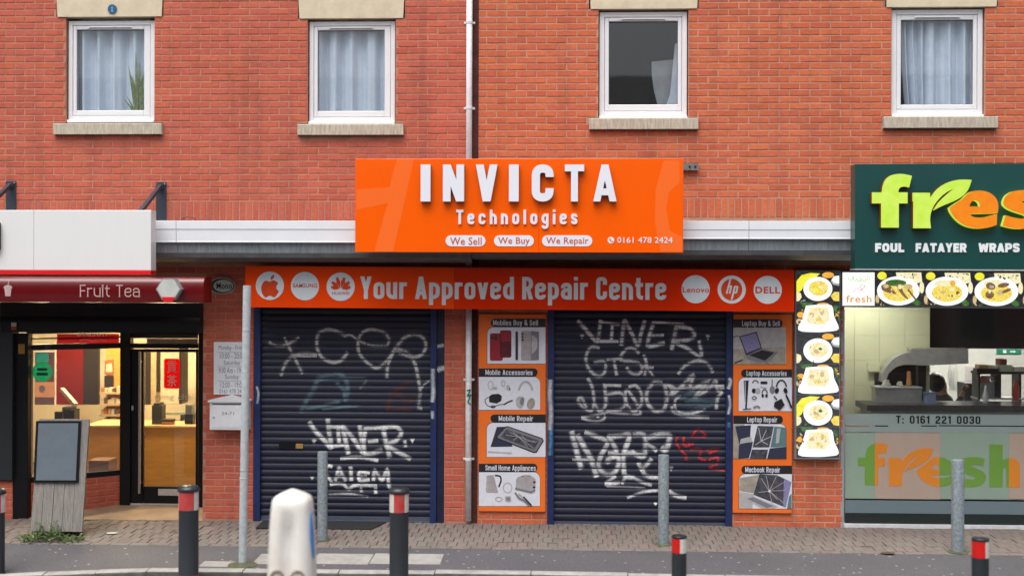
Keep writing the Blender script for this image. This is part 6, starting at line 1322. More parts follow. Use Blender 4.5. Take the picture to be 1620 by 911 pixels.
def dishsquare(x0, y0, x1, y1, food, Y=-.085):
    w, h = x1-x0, y1-y0
    return [(EB, [(x0,y0),(x1,y0),(x1,y1),(x0,y1)]), (EG, [(x0+w*.08,y0),(x0+w*.4,y0),(x0+w*.34,y0+h*.10),(x0+w*.15,y0+h*.14)]), (EO, el(x0+w*.10, y0+h*.40, w*.09, h*.10, 12)), (ET, el(x0+w*.06, y0+h*.62, w*.07, h*.10, 12)), (EO, el(x0+w*.62, y0+h*.05, w*.14, h*.05, 12)), (EG, [(x0+w*.86,y0+h*.1),(x0+w*.93,y0+h*.1),(x1,y0+h*.5),(x1,y0+h*.62),(x0+w*.9,y0+h*.3)]),
            (EW, spline([(x0+w*.22,y0+h*.10),(x0+w*.5,y0+h*.07),(x0+w*.82,y0+h*.09),(x0+w*.88,y0+h*.45),(x0+w*.99,y0+h*.86),(x0+w*.75,y0+h*.95),(x0+w*.4,y0+h*.97),(x0+w*.04,y0+h*.90),(x0+w*.14,y0+h*.5),(x0+w*.22,y0+h*.10)],3)), (food, [(x0+w*.30,y0+h*.16),(x0+w*.74,y0+h*.14),(x0+w*.78,y0+h*.56),(x0+w*.66,y0+h*.74),(x0+w*.26,y0+h*.70),(x0+w*.24,y0+h*.55)]), (ET, el(x0+w*.36, y0+h*.40, w*.06, h*.08, 8, .5)), (ET, el(x0+w*.60, y0+h*.32, w*.05, h*.10, 8, .2)), (EY, el(x0+w*.52, y0+h*.56, w*.09, h*.07, 8, .3))]+bits(x0+w*.5, y0+h*.43, w*.22, h*.25, 26, [EY2, EY, EY2, ET, EY2], .8, 2.2, int(y0))+bits(x0+w*.08, y0+h*.4, w*.07, h*.3, 8, [EO, EG, ET, EB], 1.2, 2.6, int(y0)+1)+bits(x0+w*.94, y0+h*.3, w*.05, h*.25, 8, [EG, EB, EO], 1, 2.4, int(y0)+2)
ybs = [430, 478.3, 527, 576, 624.5, 675, 724]
for i in range(6):
    x0_, y0_, x1_, y1_ = 1260, ybs[i]+.4, 1327.5, ybs[i+1]-.4
    it = dishround(x0_, y0_, x1_, y1_, EY if i == 0 else EY2, i != 2) if i % 2 == 0 else dishsquare(x0_, y0_, x1_, y1_, EY2)
    prints('menu_panel', lbx, -.086, it)
lb2 = thing('menu_lightbox', 'row of lit food menu panels over the food shop window', 'lightbox')
pts = [P(1330.5, 485.8, -.05), P(1900, 490.5, -.05), P(1900, 430.5, -.05), P(1330.5, 428.5, -.05)]
q = MB(); q.prism(pts, -.045, .10); q.build('casing', ML, lb2)
Y_ = -.046
o = prints('logo_panel', lb2, Y_, [(EP, [(1333,431),(1383.5,431),(1383.5,483.3),(1333,483.3)])])
M_lg1 = E('logo_green', (.45,.80,.15), .8); M_lg2 = E('logo_orange', (.95,.45,.12), .8); M_lg3 = E('logo_pink', (.80,.45,.45), .8)
typ('fresh', 1338.5, 467, 1379, 478.5, Y_-.0015, M_lg2, o, bold=.02); typ('فريش', 1342, 435, 1376, 447.5, Y_-.0015, M_lg1, o, bold=.01); prints('scroll_mark', o, Y_-.0012, [(M_lg3, line(spline([(1350,462),(1356,456),(1362,459),(1368,452.5),(1360,452),(1366,461)], 5), 1.1))])
edges = [1385, 1461.8, 1539, 1618.3, 1698]
for i in range(4):
    x0_, x1_ = edges[i]+.5, edges[i+1]-.7; dy = i*.6; y0_, y1_ = 431+dy, 483.8+dy*.8; w, h = x1_-x0_, y1_-y0_; cx, cy = x0_+w*.47, y0_+h*.55
    it = [(EB, [(x0_,y0_),(x1_,y0_),(x1_,y1_),(x0_,y1_)]), (EY2, [(x0_+w*.42,y0_),(x0_+w*.95,y0_),(x0_+w*.97,y0_+h*.28),(x0_+w*.75,y0_+h*.38),(x0_+w*.45,y0_+h*.22)]), (EL, el(x0_+w*.13, y0_+h*.10, w*.10, h*.12, 14)), (EG, el(x0_+w*.85, y0_+h*.90, w*.09, h*.09, 8, .4)), (ET, el(x0_+w*.03, y0_+h*.80, w*.04, h*.14, 10)), (EY2, el(x0_+w*.96, y0_+h*.45, w*.05, h*.18, 10)),
          (EW, el(cx, cy, w*.445, h*.435, 36)), (EY, el(cx, cy+h*.05, w*.32, h*.27, 22)), (EG if i == 0 else EY2, el(cx-w*.05, cy-h*.24, w*.22, h*.10, 16))]
    if i % 3 == 0: it += [(EM, spline([(cx-w*.36,cy-h*.16),(cx-w*.22,cy-h*.22),(cx-w*.08,cy+h*.02),(cx-w*.05,cy+h*.10),(cx-w*.20,cy+h*.06),(cx-w*.34,cy-h*.02),(cx-w*.36,cy-h*.16)],3)), (EM, spline([(cx-w*.06,cy-h*.20),(cx+w*.05,cy-h*.22),(cx+w*.10,cy+h*.02),(cx+w*.20,cy+h*.22),(cx+w*.16,cy+h*.24),(cx+w*.02,cy+h*.02),(cx-w*.06,cy-h*.20)],3)), (ET, el(cx+w*.2, cy-h*.12, w*.10, h*.09, 12)), (EM, line([(cx+w*.20,cy-h*.04),(cx+w*.36,cy+h*.26)], 3.2)), (ET, el(cx-w*.26, cy-h*.14, w*.06, h*.06, 10)), (EY2, el(cx+w*.03, cy-h*.12, w*.05, h*.07, 10))]
    elif i == 1: it += [(EO, el(cx+w*.12, cy-h*.24, w*.06, h*.09, 14)), (EY, el(cx-w*.2, cy+h*.14, w*.08, h*.09, 12)), (EY, el(cx+w*.02, cy+h*.10, w*.08, h*.09, 12)), (EM, el(cx+w*.22, cy+h*.05, w*.04, h*.06, 8)), (ET, el(cx-w*.08, cy+h*.02, w*.06, h*.05, 8)), (ET, el(cx-w*.18, cy+h*.2, w*.05, h*.05, 8)), (EM, el(cx+w*.08, cy+h*.14, w*.06, h*.03, 8)), (EY2, el(cx+w*.1, cy-h*.05, w*.06, h*.06, 8))]
    else: it += [(EM, el(cx-w*.12, cy-h*.16, w*.10, h*.11, 12, .3)), (EM, el(cx+w*.14, cy-h*.19, w*.12, h*.07, 12, -.2)), (EM, el(cx-w*.14, cy+h*.10, w*.09, h*.12, 12)), (ET, el(cx+w*.08, cy+h*.02, w*.10, h*.08, 10, -.5)), (EM, el(cx+w*.20, cy-h*.02, w*.10, h*.05, 10, -.4)), (ES, el(cx-w*.10, cy-h*.14, w*.05, h*.05, 10))]
    it += bits(cx, cy+h*.05, w*.30, h*.24, 22, [EY, EY2, EY, EY2, ET], .8, 2.0, i+40)+bits(x0_+w*.7, y0_+h*.10, w*.24, h*.10, 14, [EY2, ET, EB, EG], .8, 2.2, i+60)+bits(x0_+w*.1, y0_+h*.93, w*.1, h*.05, 5, [EG, ET], .8, 1.8, i+80)
    prints('menu_panel', lb2, Y_, it)
# glazed front
fr = thing('food_shopfront', 'glazed shopfront of the food shop with tinted vinyl bands', 'shopfront')
M_alu = mat('grey_aluminium', (.42,.45,.50), .35, metal=.3, var=.1); M_aluw = mat('white_aluminium', (.66,.67,.69), .4, var=.12, scale=14)
YW = .03
a, b, c, d = rc(1329.8, 486, 1336, 840, YW-.03); q = MB(); q.bbox(a, b, YW-.03, YW+.1, -.03, d, .004); q.build('frame_post', M_alu, fr)
pts = [P(1336.3, 838.5, YW-.03), P(1900, 852, YW-.03), P(1900, 837, YW-.03), P(1336.3, 829.5, YW-.03)]
zl, zh = -.02, P(1480, 829.5, YW-.03)[1]-.0
q = MB(); q.bbox(b+.001, 8.7, YW-.03, YW+.1, zl, zh, .004); q.build('frame_rail', M_aluw, fr)
q = MB(); q.box(b+.001, 8.7, YW, YW+.008, zh+.001, P(1480, 486, YW)[1]); q.build('pane', M_shopglass, fr)
x_end = P(1760, 700, YW)[0]
def film(x0, y0, x1, y1, m, name, dy=.002):
    a, b, c, d = rc(x0, y0, x1, y1, YW); q = MB(); q.box(a, b, YW-dy-.0008, YW-dy, c, d); return q.build(name, m, fr)
F1 = film_mat('frosted_grey_film', (.33,.40,.38), .70); F2 = film_mat('green_tint_film', (.30,.40,.32), .82); F3 = film_mat('orange_tint_film', (.48,.37,.30), .82); F4 = film_mat('blue_grey_film', (.17,.23,.26), .80); F5 = film_mat('dark_film', (.02,.03,.03), .75)
film(1336.6, 655, 1640, 684, F1, 'frosted_band')
for x0_, x1_, m in ((1336.6, 1384, F2), (1384.2, 1488, F3), (1488.2, 1596, F2), (1596.2, 1640, F3)): film(x0_, 684.3, x1_, 789, m, 'tinted_band')
film(1336.6, 789.3, 1640, 791.5, M_black, 'dark_line'); film(1336.6, 791.8, 1640, 812, F4, 'blue_grey_band'); film(1336.6, 812.3, 1640, 829, F5, 'dark_band')
for x0_, x1_ in ((1336.6,1374),(1384,1405),(1457,1482),(1485,1640)): film(x0_, 672.6, x1_, 674.2, M_black if x0_ > 1380 else M_sto, 'dark_line', .004)
let('T: 0161 221 0030', 1417.5, 657.5, 1551, 669.8, YW-.0032, .0008, M_black, fr, w=.52, t=.17, gap=.15, space=.5)
Fg, Fo = film_mat('green_vinyl_letter', (.17,.34,.06), .86), film_mat('orange_vinyl_letter', (.74,.25,.03), .88)
def vx(u): return 1357+(u-165)*.1459
def vy(v): return 700+(v-110)*.1515+(0)
def clip(poly, xmax, keep_left):
    out = []
    for i in range(len(poly)):
        a, b = poly[i], poly[(i+1) % len(poly)]; ina, inb = (a[0] <= xmax) == keep_left, (b[0] <= xmax) == keep_left
        if ina: out.append(a)
        if ina != inb: t = (xmax-a[0])/(b[0]-a[0]); out.append((xmax, a[1]+(b[1]-a[1])*t))
    return out
for ch, cut, ml, mr_ in (('f', 1384, Fg, Fo), ('r', None, Fo, Fo), ('e', 1486, Fo, Fg), ('s', None, Fg, Fg), ('h', 1596, Fg, Fo)):
    poly = [(vx(u), vy(v)+(vx(u)-1357)*.012) for u, v in GL[ch]]
    for pl, m in ((clip(poly, cut, True), ml), (clip(poly, cut, False), mr_)) if cut else ((poly, ml),):
        if len(pl) > 2:
            q = MB(); q.prism([P(x, y, YW) for x, y in pl], YW-.0050, YW-.0040); q.build('vinyl_letter', m, fr)
# ---- interior of the food shop
M_tile = mat('cream_green_tile', (.62,.63,.43), .35, var=.05, scale=3); M_whw = mat('kitchen_white_wall', (.60,.60,.56), .6, var=.05); M_ss = mat('stainless', (.46,.46,.44), .35, metal=.35, var=.15, scale=6); M_dk = mat('dark_kitchen', (.02,.02,.022), .5)
xa, xb = x_fr-.25, 8.7; zc = P(1470, 486, 1.0)[1]+.35
q = MB(); q.box(xa, xb, 4.4, 4.5, -.1, zc); q.box(xa-.05, xa, .12, 4.5, -.1, zc); q.box(xb, xb+.05, .12, 4.5, -.1, zc); q.build('food_shop_wall', M_whw, None, kind='structure')
q = MB(); q.box(xa, xb, .14, 4.4, zc, zc+.05); q.build('food_shop_ceiling', M_whw, None, kind='structure')
q = MB(); q.box(xa, xb, .14, 4.4, -.06, .01); q.build('food_shop_floor', mat('food_floor', (.12,.12,.11), .5), None, kind='structure')
# tiled screen wall: each tile a piece
tw = thing('tiled_wall', 'cream tiled screen wall inside the food shop window', 'tiled wall')
Yt = 1.2; a, b, c, d = rc(1330, 470, 1471, 860, Yt); a = xa+.01
q = MB(); q.box(a, b, Yt+.012, Yt+.15, 0, d); q.build('core', mat('tile_grout', (.57,.58,.39), .8), tw)
tm = MB(); tm.bbox(0, .296, 0, .011, 0, .296, .002); tme = tm.mesh('tile', M_tile)
z = d
xh, zlo, zhi = P(1395, 600, Yt)[0], P(1430, 645, Yt)[1], P(1430, 545, Yt)[1]
zz = .0
while zz < d:
    xx = b-.298
    while xx > a-.2:
        link('tile', tme, tw, loc=(xx, Yt, zz)); xx -= .2985
    zz += .2985
q = MB(); a2, b2, c2, d2 = rc(1373, 575, 1392, 588, Yt-.04); q.bbox(a2, b2, Yt-.05, Yt-.001, c2, d2, .004); q.build('socket_box', M_tile, None, label='pale socket box on the cream tiled wall', cat='socket')
q = MB(); a2, b2, c2, d2 = rc(1471.5, 480, 1660, 551.5, 1.35); q.bbox(a2, xb, 1.35, 1.7, c2, zc-.01, .005); q.build('bulkhead', M_dk, None, label='black bulkhead hanging over the kitchen counter', cat='bulkhead')
# servery: dark opening with curved steel hood
hd = thing('extraction_hood', 'curved stainless steel hood over the food shop kitchen', 'hood')
Yh = .95
arc = [(1396,604),(1398,590),(1405,577),(1416,566),(1430,559),(1446,556.5)]
hp_ = [P(*p, Yh) for p in spline(arc, 4)]+[P(1532,556,Yh), P(1532,575,Yh), P(1460,578,Yh)]
inn = [P(a, b, Yh) for a, b in ((1446,577),(1430,577),(1418,580),(1406,590),(1401,604))]
q = MB(); q.prism(hp_+inn, Yh, Yh+.22); q.build('canopy', M_ss, hd)
q = MB(); a2, b2, c2, d2 = rc(1442, 551, 1532, 556.2, Yh+.02); q.box(a2, b2, Yh+.02, Yh+.22, c2+.002, d2); q.build('top_duct', M_ss, hd)
q = MB(); a2, b2, c2, d2 = rc(1384.5, 590, 1465, 652, Yh+.2); q.box(a2, b2, Yh+.2, Yh+.23, c2, d2); q.box(P(1399,585,Yh+.2)[0], b2, Yh+.2, Yh+.23, d2+.001, P(1430,577,Yh+.2)[1]); q.build('dark_back', M_dk, hd)
ctr = thing('kitchen_counter', 'long dark kitchen counter with steel shelf inside the food shop', 'counter')
q = MB(); a2, b2, c2, d2 = rc(1372, 641, 1640, 650, .55); q.bbox(a2, 8.6, .55, 1.15, c2, d2, .004); q.build('worktop', mat('dark_worktop', (.03,.027,.022), .3, var=.3, scale=30), ctr)
q = MB(); q.box(a2+.05, 8.6, .6, 1.1, .012, c2-.001); q.build('base', mat('counter_base', (.20,.22,.22), .5), ctr)
q = MB(); a2, b2, c2, d2 = rc(1385, 613, 1458, 641, .9); q.bbox(a2, b2, .88, 1.1, c2+.002, d2, .004); q.build('steel_shelf', M_ss, ctr)
q = MB(); a2, b2, c2, d2 = rc(1384, 613.3, 1459, 616, .86); q.box(a2, b2, .84, 1.1, d2-.0005, d2+.012); q.build('shelf_edge', mat('shelf_edge', (.55,.55,.52), .4), ctr)
rnd = random.Random(5)
mm_ = [M_ss, M_dk, mat('copper_pan', (.35,.18,.07), .4), mat('foil', (.62,.62,.60), .3, metal=.5)]
for i, (px, w_, h_, m, lab) in enumerate(((1404,16,9,3,'crumpled foil on the steel shelf under the curved hood'),(1426,12,6,3,'flat foil tray on the steel shelf beside the crumpled foil'),(1440,10,22,2,'copper coloured jug hanging under the curved hood'),(1452,5,30,1,'dark pan handle hanging under the curved hood'))):
    q = MB(); a2, b2, c2, d2 = rc(px-w_/2, 612-h_, px+w_/2, 612, .9); n = 9
    q.v = []; rings = 4
    for r_ in range(rings):
        for k in range(n): t = 6.283*k/n; q.v.append(((a2+b2)/2+(b2-a2)/2*math.cos(t)*rnd.uniform(.75,1.05)*(1-.12*r_), .96+.05*math.sin(t), c2+.014+(d2-c2)*r_/(rings-1)))
    for r_ in range(rings-1):
        for k in range(n): q.f.append((r_*n+k, r_*n+(k+1) % n, (r_+1)*n+(k+1) % n, (r_+1)*n+k)); q.m.append(0)
    q.f.append(tuple((rings-1)*n+k for k in range(n))); q.m.append(0)
    q.build('kitchenware', mm_[m], None, label=lab, cat='kitchenware')
blockset('blue_bin', 'blue grey plastic tub on the kitchen counter before the bending person', 'tub', [('body', mat('tub_blue', (.16,.22,.36), .5), 1466, 623, 1481, 643), ('lid_rim', mat('tub_rim', (.10,.12,.18), .5), 1464, 621, 1483, 624)], .75, .15)
blockset('order_notice', 'white notice with red and black squares on the kitchen wall', 'notice', [('sheet', mat('notice_white', (.62,.58,.58), .6), 1527, 578, 1546, 606)]+[('square', (PR_ if (i+j) % 3 == 0 else PB_), 1529+i*6, 585+j*8, 1533+i*6, 590+j*8) for i in range(3) for j in range(2)], 3.0, .006)
q = MB(); 
for k in range(3):
    x, z = P(1504+k*3.2, 596, 3.2); pts = ellipse(x, z, .03, .19, 20); q.prism(pts, 3.2-.03*k, 3.215-.03*k)
q.build('hanging_plates', mat('plate_grey', (.50,.50,.48), .4), None, label='three upright plates on the white kitchen wall', cat='plates')
ex = blockset('exit_sign', 'green lit exit sign on the kitchen back wall', 'sign', [('casing', M_galvpole, 1576, 551.5, 1616, 561.5)], 2.2, .04)
q = MB(); a2, b2, c2, d2 = rc(1577.5, 552.5, 1614.5, 559.3, 2.19); q.box(a2, b2, 2.185, 2.1995, c2, d2); q.build('face', E('exit_green', (.03,.42,.22), .7), ex)
prints('pictogram', ex, 2.1848, [(EP, [(1587,553.8),(1592,553.8),(1592,558.2),(1587,558.2)]), (EP, [(1598,555.2),(1604,555.2),(1604,554),(1607,556),(1604,558),(1604,556.8),(1598,556.8)])])
blockset('shelf_rack', 'dark metal rack holding jars at the end of the kitchen', 'rack', [('post', M_dk, 1548, 590, 1551, 642), ('shelf', M_dk, 1546, 588, 1625, 592), ('shelf', M_ss, 1546, 629, 1625, 632), ('post', M_dk, 1578, 592, 1584, 630), ('post', M_dk, 1612, 592, 1616, 642)], 1.3, .25)
blockset('dark_fridge', 'dark under counter unit behind the kitchen notice', 'cabinet', [('door', M_charcoal, 1526, 606, 1546, 643), ('rail', M_ss, 1526, 619, 1546, 621)], 1.8, .3)
blockset('food_boxes', 'stacked pale takeaway boxes on the metal rack', 'boxes', [('box', mat('box_green', (.42,.48,.36), .6), 1581, 577, 1602, 589), ('box', mat('box_cream', (.62,.60,.52), .6), 1604, 580, 1625, 589), ('lid', mat('box_red', (.22,.05,.04), .6), 1582, 568, 1593, 577)], 1.35, .16)
blockset('bread_tray', 'tray of wrapped bread on the metal rack', 'tray', [('tray', M_dk, 1546, 583, 1580, 589), ('loaf', cols[0], 1549, 577, 1564, 583), ('wrap', cols[2], 1564, 578, 1579, 583)], 1.32, .16)
q = MB(); x, z = P(1607, 632, 1.25); q.lathe([(.001,0),(.036,0),(.038,.02),(.038,.15),(.022,.19),(.012,.20),(.012,.225),(.001,.225)], x, 1.25, z, 16); q.build('sauce_bottle', mat('bottle_red', (.55,.02,.01), .3), None, smooth=True, label='red sauce bottle standing in the metal rack', cat='bottle')
q = MB(); x, z = P(1559, 643, .8); q.lathe([(.001,0),(.030,0),(.031,.13),(.014,.19),(.008,.25),(.001,.25)], x, .8, z, 14); q.build('squeeze_bottle', mat('bottle_white', (.55,.56,.54), .4), None, smooth=True, label='pale squeeze bottle on the dark kitchen counter', cat='bottle')
blockset('meat_joint', 'pink and white wrapped meat under the bread tray', 'food', [('meat', mat('meat_pink', (.50,.22,.16), .6), 1551, 597, 1566, 606), ('paper', cols[2], 1556, 595, 1573, 599)], 1.4, .1)
blockset('steel_pans', 'nested steel pans between the rack posts', 'pans', [('pan', M_ss, 1552, 606, 1577, 628), ('rim', M_galvpole, 1551, 604, 1578, 606.5)], 1.4, .12)
M_lampk = mat('kitchen_lamp', (1.0,.96,.88), .5, emit=75.0, var=0.0)
for i, (px, y) in enumerate(((1374, .62), (1500, 2.6), (1590, 2.9))):
    x = P(px, 480, y)[0]; q = MB(); q.box(x-.25, x+.25, y-.1, y+.1, zc-.03, zc-.003); q.build('ceiling_lamp', M_lampc if i == 0 else M_lampk, None, label=('bright strip lamp close to the cream tiled wall', 'strip lamp above the bending person', 'strip lamp above the metal rack')[i], cat='lamp', group='ceiling lamps of the food shop')

# person at the kitchen counter, bending to the side with one arm raised
def skin_person():
    Yp = 1.55
    def pt(px, py, dy=0): x, z = P(px, py, Yp+dy); return (x, Yp+dy, z)
    V = [pt(1494, 668), pt(1494, 652), pt(1493, 641), pt(1491, 632), pt(1489, 624, -.02), pt(1487, 616, -.04), pt(1485.5, 608, -.05), pt(1484.5, 601, -.04),
         pt(1501, 634, -.08), pt(1510, 645, -.14), pt(1519, 631, -.16), pt(1523, 622, -.16), pt(1525, 617, -.16),
         pt(1482, 636, .08), pt(1474, 650, .06), pt(1484, 652, -.06), pt(1488, 690), pt(1486, 760), pt(1485, 812, .02), pt(1500, 690), pt(1502, 760), pt(1503, 812, .02), (0,0,0), (0,0,0)]
    V = V[:22]
    Ed = [(0,1),(1,2),(2,3),(3,4),(4,5),(5,6),(6,7),(3,8),(8,9),(9,10),(10,11),(11,12),(3,13),(13,14),(14,15),(0,16),(16,17),(17,18),(0,19),(19,20),(20,21)]
    R = [.14,.15,.16,.15,.07,.085,.10,.075,.065,.055,.042,.036,.022,.065,.05,.038,.09,.065,.05,.09,.065,.05]
    me = bpy.data.meshes.new('person'); me.from_pydata(V, Ed, []); o = link('person', me, None, label='person in dark clothing bending at the food shop counter with one hand raised', cat='person')
    sk = o.modifiers.new('skin', 'SKIN')
    for i, r in enumerate(R): me.skin_vertices[0].data[i].radius = (r, r*.9); me.skin_vertices[0].data[i].use_root = (i == 0)
    o.modifiers.new('sub', 'SUBSURF').levels = 2; o.modifiers['sub'].render_levels = 2
    m, N, L, b = nodes_of('person_skin_and_black_top'); ge = N.new('ShaderNodeNewGeometry'); 
    # clothing up to the neck and to the wrist of the raised arm
    hx_, hz_ = P(1527, 612, Yp-.16); nx_, nz_ = P(1486, 607, Yp)
    def dist(c, r):
        vd = N.new('ShaderNodeVectorMath'); vd.operation = 'DISTANCE'; vd.inputs[1].default_value = c; L.new(ge.outputs['Position'], vd.inputs[0]); lt = N.new('ShaderNodeMath'); lt.operation = 'LESS_THAN'; lt.inputs[1].default_value = r; L.new(vd.outputs['Value'], lt.inputs[0]); return lt
    d1, d2 = dist((hx_, Yp-.16, hz_), .13), dist((nx_, Yp-.05, nz_+.02), .155); mx = N.new('ShaderNodeMath'); mx.operation = 'MAXIMUM'; L.new(d1.outputs[0], mx.inputs[0]); L.new(d2.outputs[0], mx.inputs[1])
    mi = N.new('ShaderNodeMix'); mi.data_type = 'RGBA'; mi.inputs['A'].default_value = (.018,.016,.018,1); mi.inputs['B'].default_value = (.38,.19,.13,1); L.new(mx.outputs[0], mi.inputs['Factor']); L.new(mi.outputs['Result'], b.inputs['Base Color']); b.inputs['Roughness'].default_value = .7
    me.materials.append(m)
    # fingers of the raised hand
    f = MB(); c = Vector(pt(1525, 617, -.16))
    for a_, l_ in ((-.7, .05), (-.25, .075), (.05, .08), (.35, .075), (.65, .062)):
        d = Vector((math.sin(a_), -.25, math.cos(a_))); p1 = c+d*l_*.6; p2 = c+d*l_+Vector((.012, -.012, -.004)); f.tube([c, p1, p2], [.010, .009, .007], 8)
    f.build('hand', mat('hand_skin', (.38,.19,.13), .6), o, smooth=True)
    h = MB(); hc = Vector(pt(1483.5, 606, -.03)); n = 14
    for j in range(9):
        ph = math.pi*j/8
        for k in range(n): t = 6.283*k/n; h.v.append((hc.x-.030+.112*math.sin(ph)*math.cos(t), hc.y-.03+.12*math.sin(ph)*math.sin(t), hc.z+.012+.125*math.cos(ph)))
    for j in range(8):
        for k in range(n): h.f.append((j*n+k, j*n+(k+1) % n, (j+1)*n+(k+1) % n, (j+1)*n+k)); h.m.append(0)
    h.build('hair', mat('dark_hair', (.012,.010,.010), .5), o, smooth=True)
    nz = MB(); nc = Vector(pt(1492.5, 611, -.11)); nz.tube([nc, nc+Vector((.03, -.03, -.008)), nc+Vector((.01, -.012, -.03))], [.008, .012, .008], 6); nz.build('nose', MATS['hand_skin'], o, smooth=True)
skin_person()

# ================================================================== posts and bollards
def steel_post(px0, px1, ytop, ybase, label):
    cx = (px0+px1)/2; gx_, gy_ = G(cx, ybase-1.5); zt_ = P(cx, ytop, gy_)[1]; r_ = (P(px1, 800, gy_)[0]-P(px0, 800, gy_)[0])/2
    t = thing('steel_post', label, 'post', 'galvanised posts on the pavement')
    q = MB(); q.lathe([(r_, -.05), (r_, zt_-gz(gy_)-.008), (r_*.97, zt_-gz(gy_)-.002), (r_*.90, zt_-gz(gy_))], gx_, gy_, gz(gy_), 24); o = q.build('tube', M_galv, t); smooth_angle(o, 30)
    q = MB(); q.lathe([(r_*1.02, 0), (r_*1.7, .002), (r_*1.5, .012), (r_*1.01, .016)], gx_, gy_, gz(gy_), 16); q.build('moss_ring', MATS['mossy_mortar'], t)
steel_post(502, 518, 714, 856, 'round galvanised steel post in front of the slotted shutter')
steel_post(1041, 1058, 719, 863, 'round galvanised steel post in front of the shutter between the posters')
steel_post(1505, 1525, 727, 874.5, 'round galvanised steel post in front of the food shop window')
M_bol = mat('black_bollard_plastic', (.022,.027,.033), .45, var=.12, scale=6); M_bcap = mat('bollard_cap', (.016,.020,.026), .35); M_bred = mat('reflector_red', (.52,.03,.03), .3, var=.25, scale=14, col2=(.42,.10,.09)); M_bwhite = mat('reflector_white', (.70,.66,.62), .3, var=.12, scale=14); M_bred2 = mat('reflector_bright_red', (.62,.012,.010), .25, var=.05)
def road_z(y): return ROADZ+.07*min(1, max(0, (-2.1-y)/3.4))
def band(mb, cx, cy, r, z0, z1, a0, a1, mi):
    n = max(3, int((a1-a0)/10)); k = len(mb.v)
    for i in range(n+1):
        a = rad(a0+(a1-a0)*i/n); mb.v += [(cx+r*math.cos(a), cy+r*math.sin(a), z0), (cx+r*math.cos(a), cy+r*math.sin(a), z1)]
    for i in range(n): mb.f.append((k+2*i, k+2*i+2, k+2*i+3, k+2*i+1)); mb.m.append(mi)
def bollard(cx_px, wpx, s, ytop, capped, label, split, bh, red, lowband=False):
    y = EYE.y+FPX/s/1.0; x = P(cx_px, ytop, y)[0]; zt_ = P(cx_px, ytop, y)[1]; r_ = wpx/2/s; zg2 = road_z(y); H2 = zt_-zg2
    t = thing('bollard', label, 'bollard', 'black bollards along the road edge')
    b1 = bh/s; ch = .055 if capped else .018
    q = MB(); q.lathe([(r_*1.25, 0), (r_*1.25, .02), (r_*1.05, .04), (r_, .05), (r_*.985, H2-ch)], x, y, zg2, 24); o = q.build('body', M_bol, t); smooth_angle(o, 30)
    q = MB()
    if capped: q.lathe([(r_*1.0, H2-ch-.004), (r_*1.12, H2-ch), (r_*1.13, H2-ch+.016), (r_*1.02, H2-.018), (r_*.75, H2-.006), (r_*.3, H2)], x, y, zg2, 24)
    else: q.lathe([(r_*1.0, H2-ch), (r_*1.02, H2-ch+.003), (r_*1.02, H2-.004), (r_*.96, H2)], x, y, zg2, 24)
    o = q.build('cap', M_bcap, t); smooth_angle(o, 40)
    q = MB(); zb2, zt2 = zt_-ch-.004-b1, zt_-ch-.004
    for a0, a1, mi in split: band(q, x, y, r_*1.012, zb2, zt2, a0, a1, mi)
    q.build('reflector', [red, M_bwhite, M_bcap], t, smooth=True)
    if lowband:
        q = MB(); zl2 = zt_-.835; band(q, x, y, r_*1.012, zl2-.1, zl2, 0, 360, 0); q.build('lower_reflector', [red, M_bwhite], t, smooth=True)
bollard(298.7, 31.5, 171, 766.5, True, 'black bollard with domed cap and red band before the tea shop door', [(180,212,1),(212,318,0),(318,360,1),(0,180,0)], 29, M_bred, True)
bollard(631.5, 30.5, 172, 769.5, True, 'black bollard with domed cap and a white and red band before the slotted shutter', [(180,245,1),(245,312,0),(312,360,1),(0,180,0)], 29, M_bred, True)
bollard(1074.5, 23.5, 187, 846.5, False, 'low flat topped bollard with red and white band near the shutter between the posters', [(180,272,0),(272,360,1),(0,180,0)], 22, M_bred2)
bollard(1551, 26, 196, 850.5, False, 'low flat topped bollard with a red and white band before the food shop window', [(180,288,0),(288,360,1),(0,180,0)], 25, M_bred2)
bollard(-8, 31, 170, 771, True, 'black bollard with domed cap and white band at the end of the display stand', [(180,330,0),(330,360,1),(0,180,1)], 29, M_bred, True)
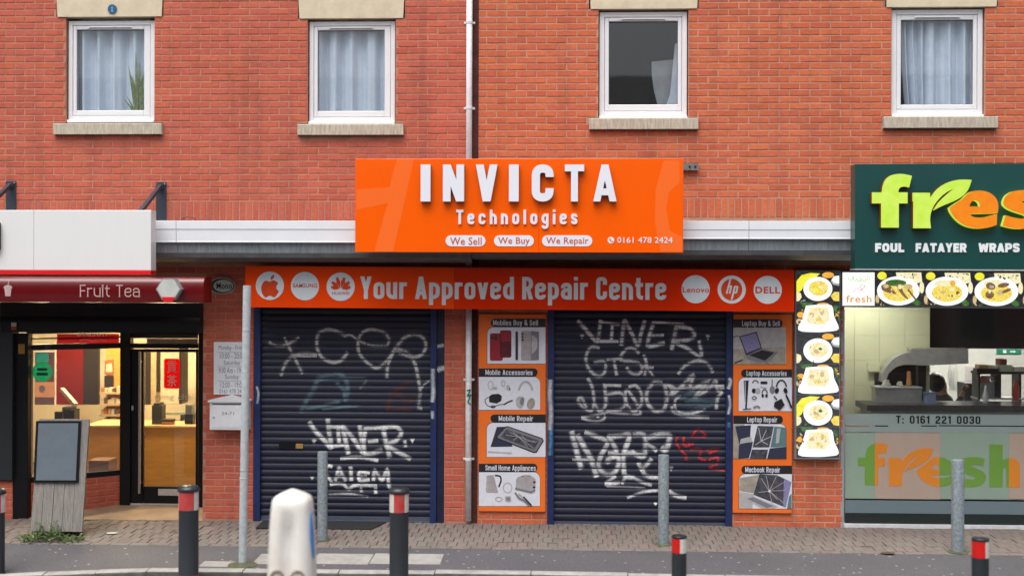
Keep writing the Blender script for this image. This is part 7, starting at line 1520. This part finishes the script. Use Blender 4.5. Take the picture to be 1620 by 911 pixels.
# traffic island bollard close to the camera, seen from its narrow side
ib = thing('traffic_island_bollard', 'white plastic traffic island bollard with a blue disc on its side', 'traffic bollard')
M_ibw = mat('dirty_white_plastic', (.80,.78,.75), .45, var=.10, scale=5, col2=(.70,.66,.60)); M_ibb = mat('sign_blue', (.05,.26,.66), .3); M_ibd = mat('arch_brown', (.26,.19,.12), .8)
yi = EYE.y+FPX/225.0; xi = P(462.5, 850, yi)[0]; zti = P(462.5, 772.5, yi)[1]; zgi = road_z(yi); Hi = zti-zgi
q = MB(); n = 96
lev = [(0, .205, .20), (.06, .205, .20), (.10, .178, .17), (.40, .172, .165), (Hi-.62, .164, .16), (Hi-.40, .156, .15), (Hi-.25, .149, .147), (Hi-.14, .141, .141), (Hi-.10, .137, .137), (Hi-.075, .132, .132), (Hi-.056, .121, .121), (Hi-.036, .088, .09), (Hi-.016, .044, .05), (Hi-.005, .016, .02), (Hi, .004, .004)]
for z, hx_, hy_ in lev:
    for k in range(n):
        t = 6.283185*k/n; c_, s_ = math.cos(t), math.sin(t); e = .55
        gx2 = hx_*math.copysign(abs(c_)**e, c_); gr = (.055*math.exp(-(gx2/.045)**2) if s_ < 0 and .12 < z < Hi-.2 else 0); q.v.append((xi+gx2, yi+hy_*math.copysign(abs(s_)**e, s_)+gr, zgi+z))
for j in range(len(lev)-1):
    for k in range(n): q.f.append((j*n+k, j*n+(k+1) % n, (j+1)*n+(k+1) % n, (j+1)*n+k)); q.m.append(0)
q.f.append(tuple((len(lev)-1)*n+k for k in range(n))); q.m.append(0)
q.build('shell', M_ibw, ib, smooth=True)
q = MB(); zc_ = zgi+Hi-.31
pts = [(math.cos(t), math.sin(t)) for t in (6.283*k/24 for k in range(24))]
q.v = [(xi+r_, yi-.05+.045*a, zc_+.17*b) for k_ in (0, 1) for a, b in pts for r_ in ((.120, .1555-.011*b)[k_],)]; q.f = [tuple(range(24, 48))]+[(k, (k+1) % 24, 24+(k+1) % 24, 24+k) for k in range(24)]; q.m = [0]*25; q.build('blue_disc', M_ibb, ib)
q = MB()
for sx in (-.072, .072):
    arc_ = [(xi+sx+.046*math.cos(rad(a)), yi-.158, zgi+Hi-.600+.052*math.sin(rad(a))) for a in range(-10, 191, 20)]; q.tube(arc_, .008, 8)
q.build('grip_recess', M_ibd, ib, smooth=True)  # brown tubes tracing the tops of the two grip arches
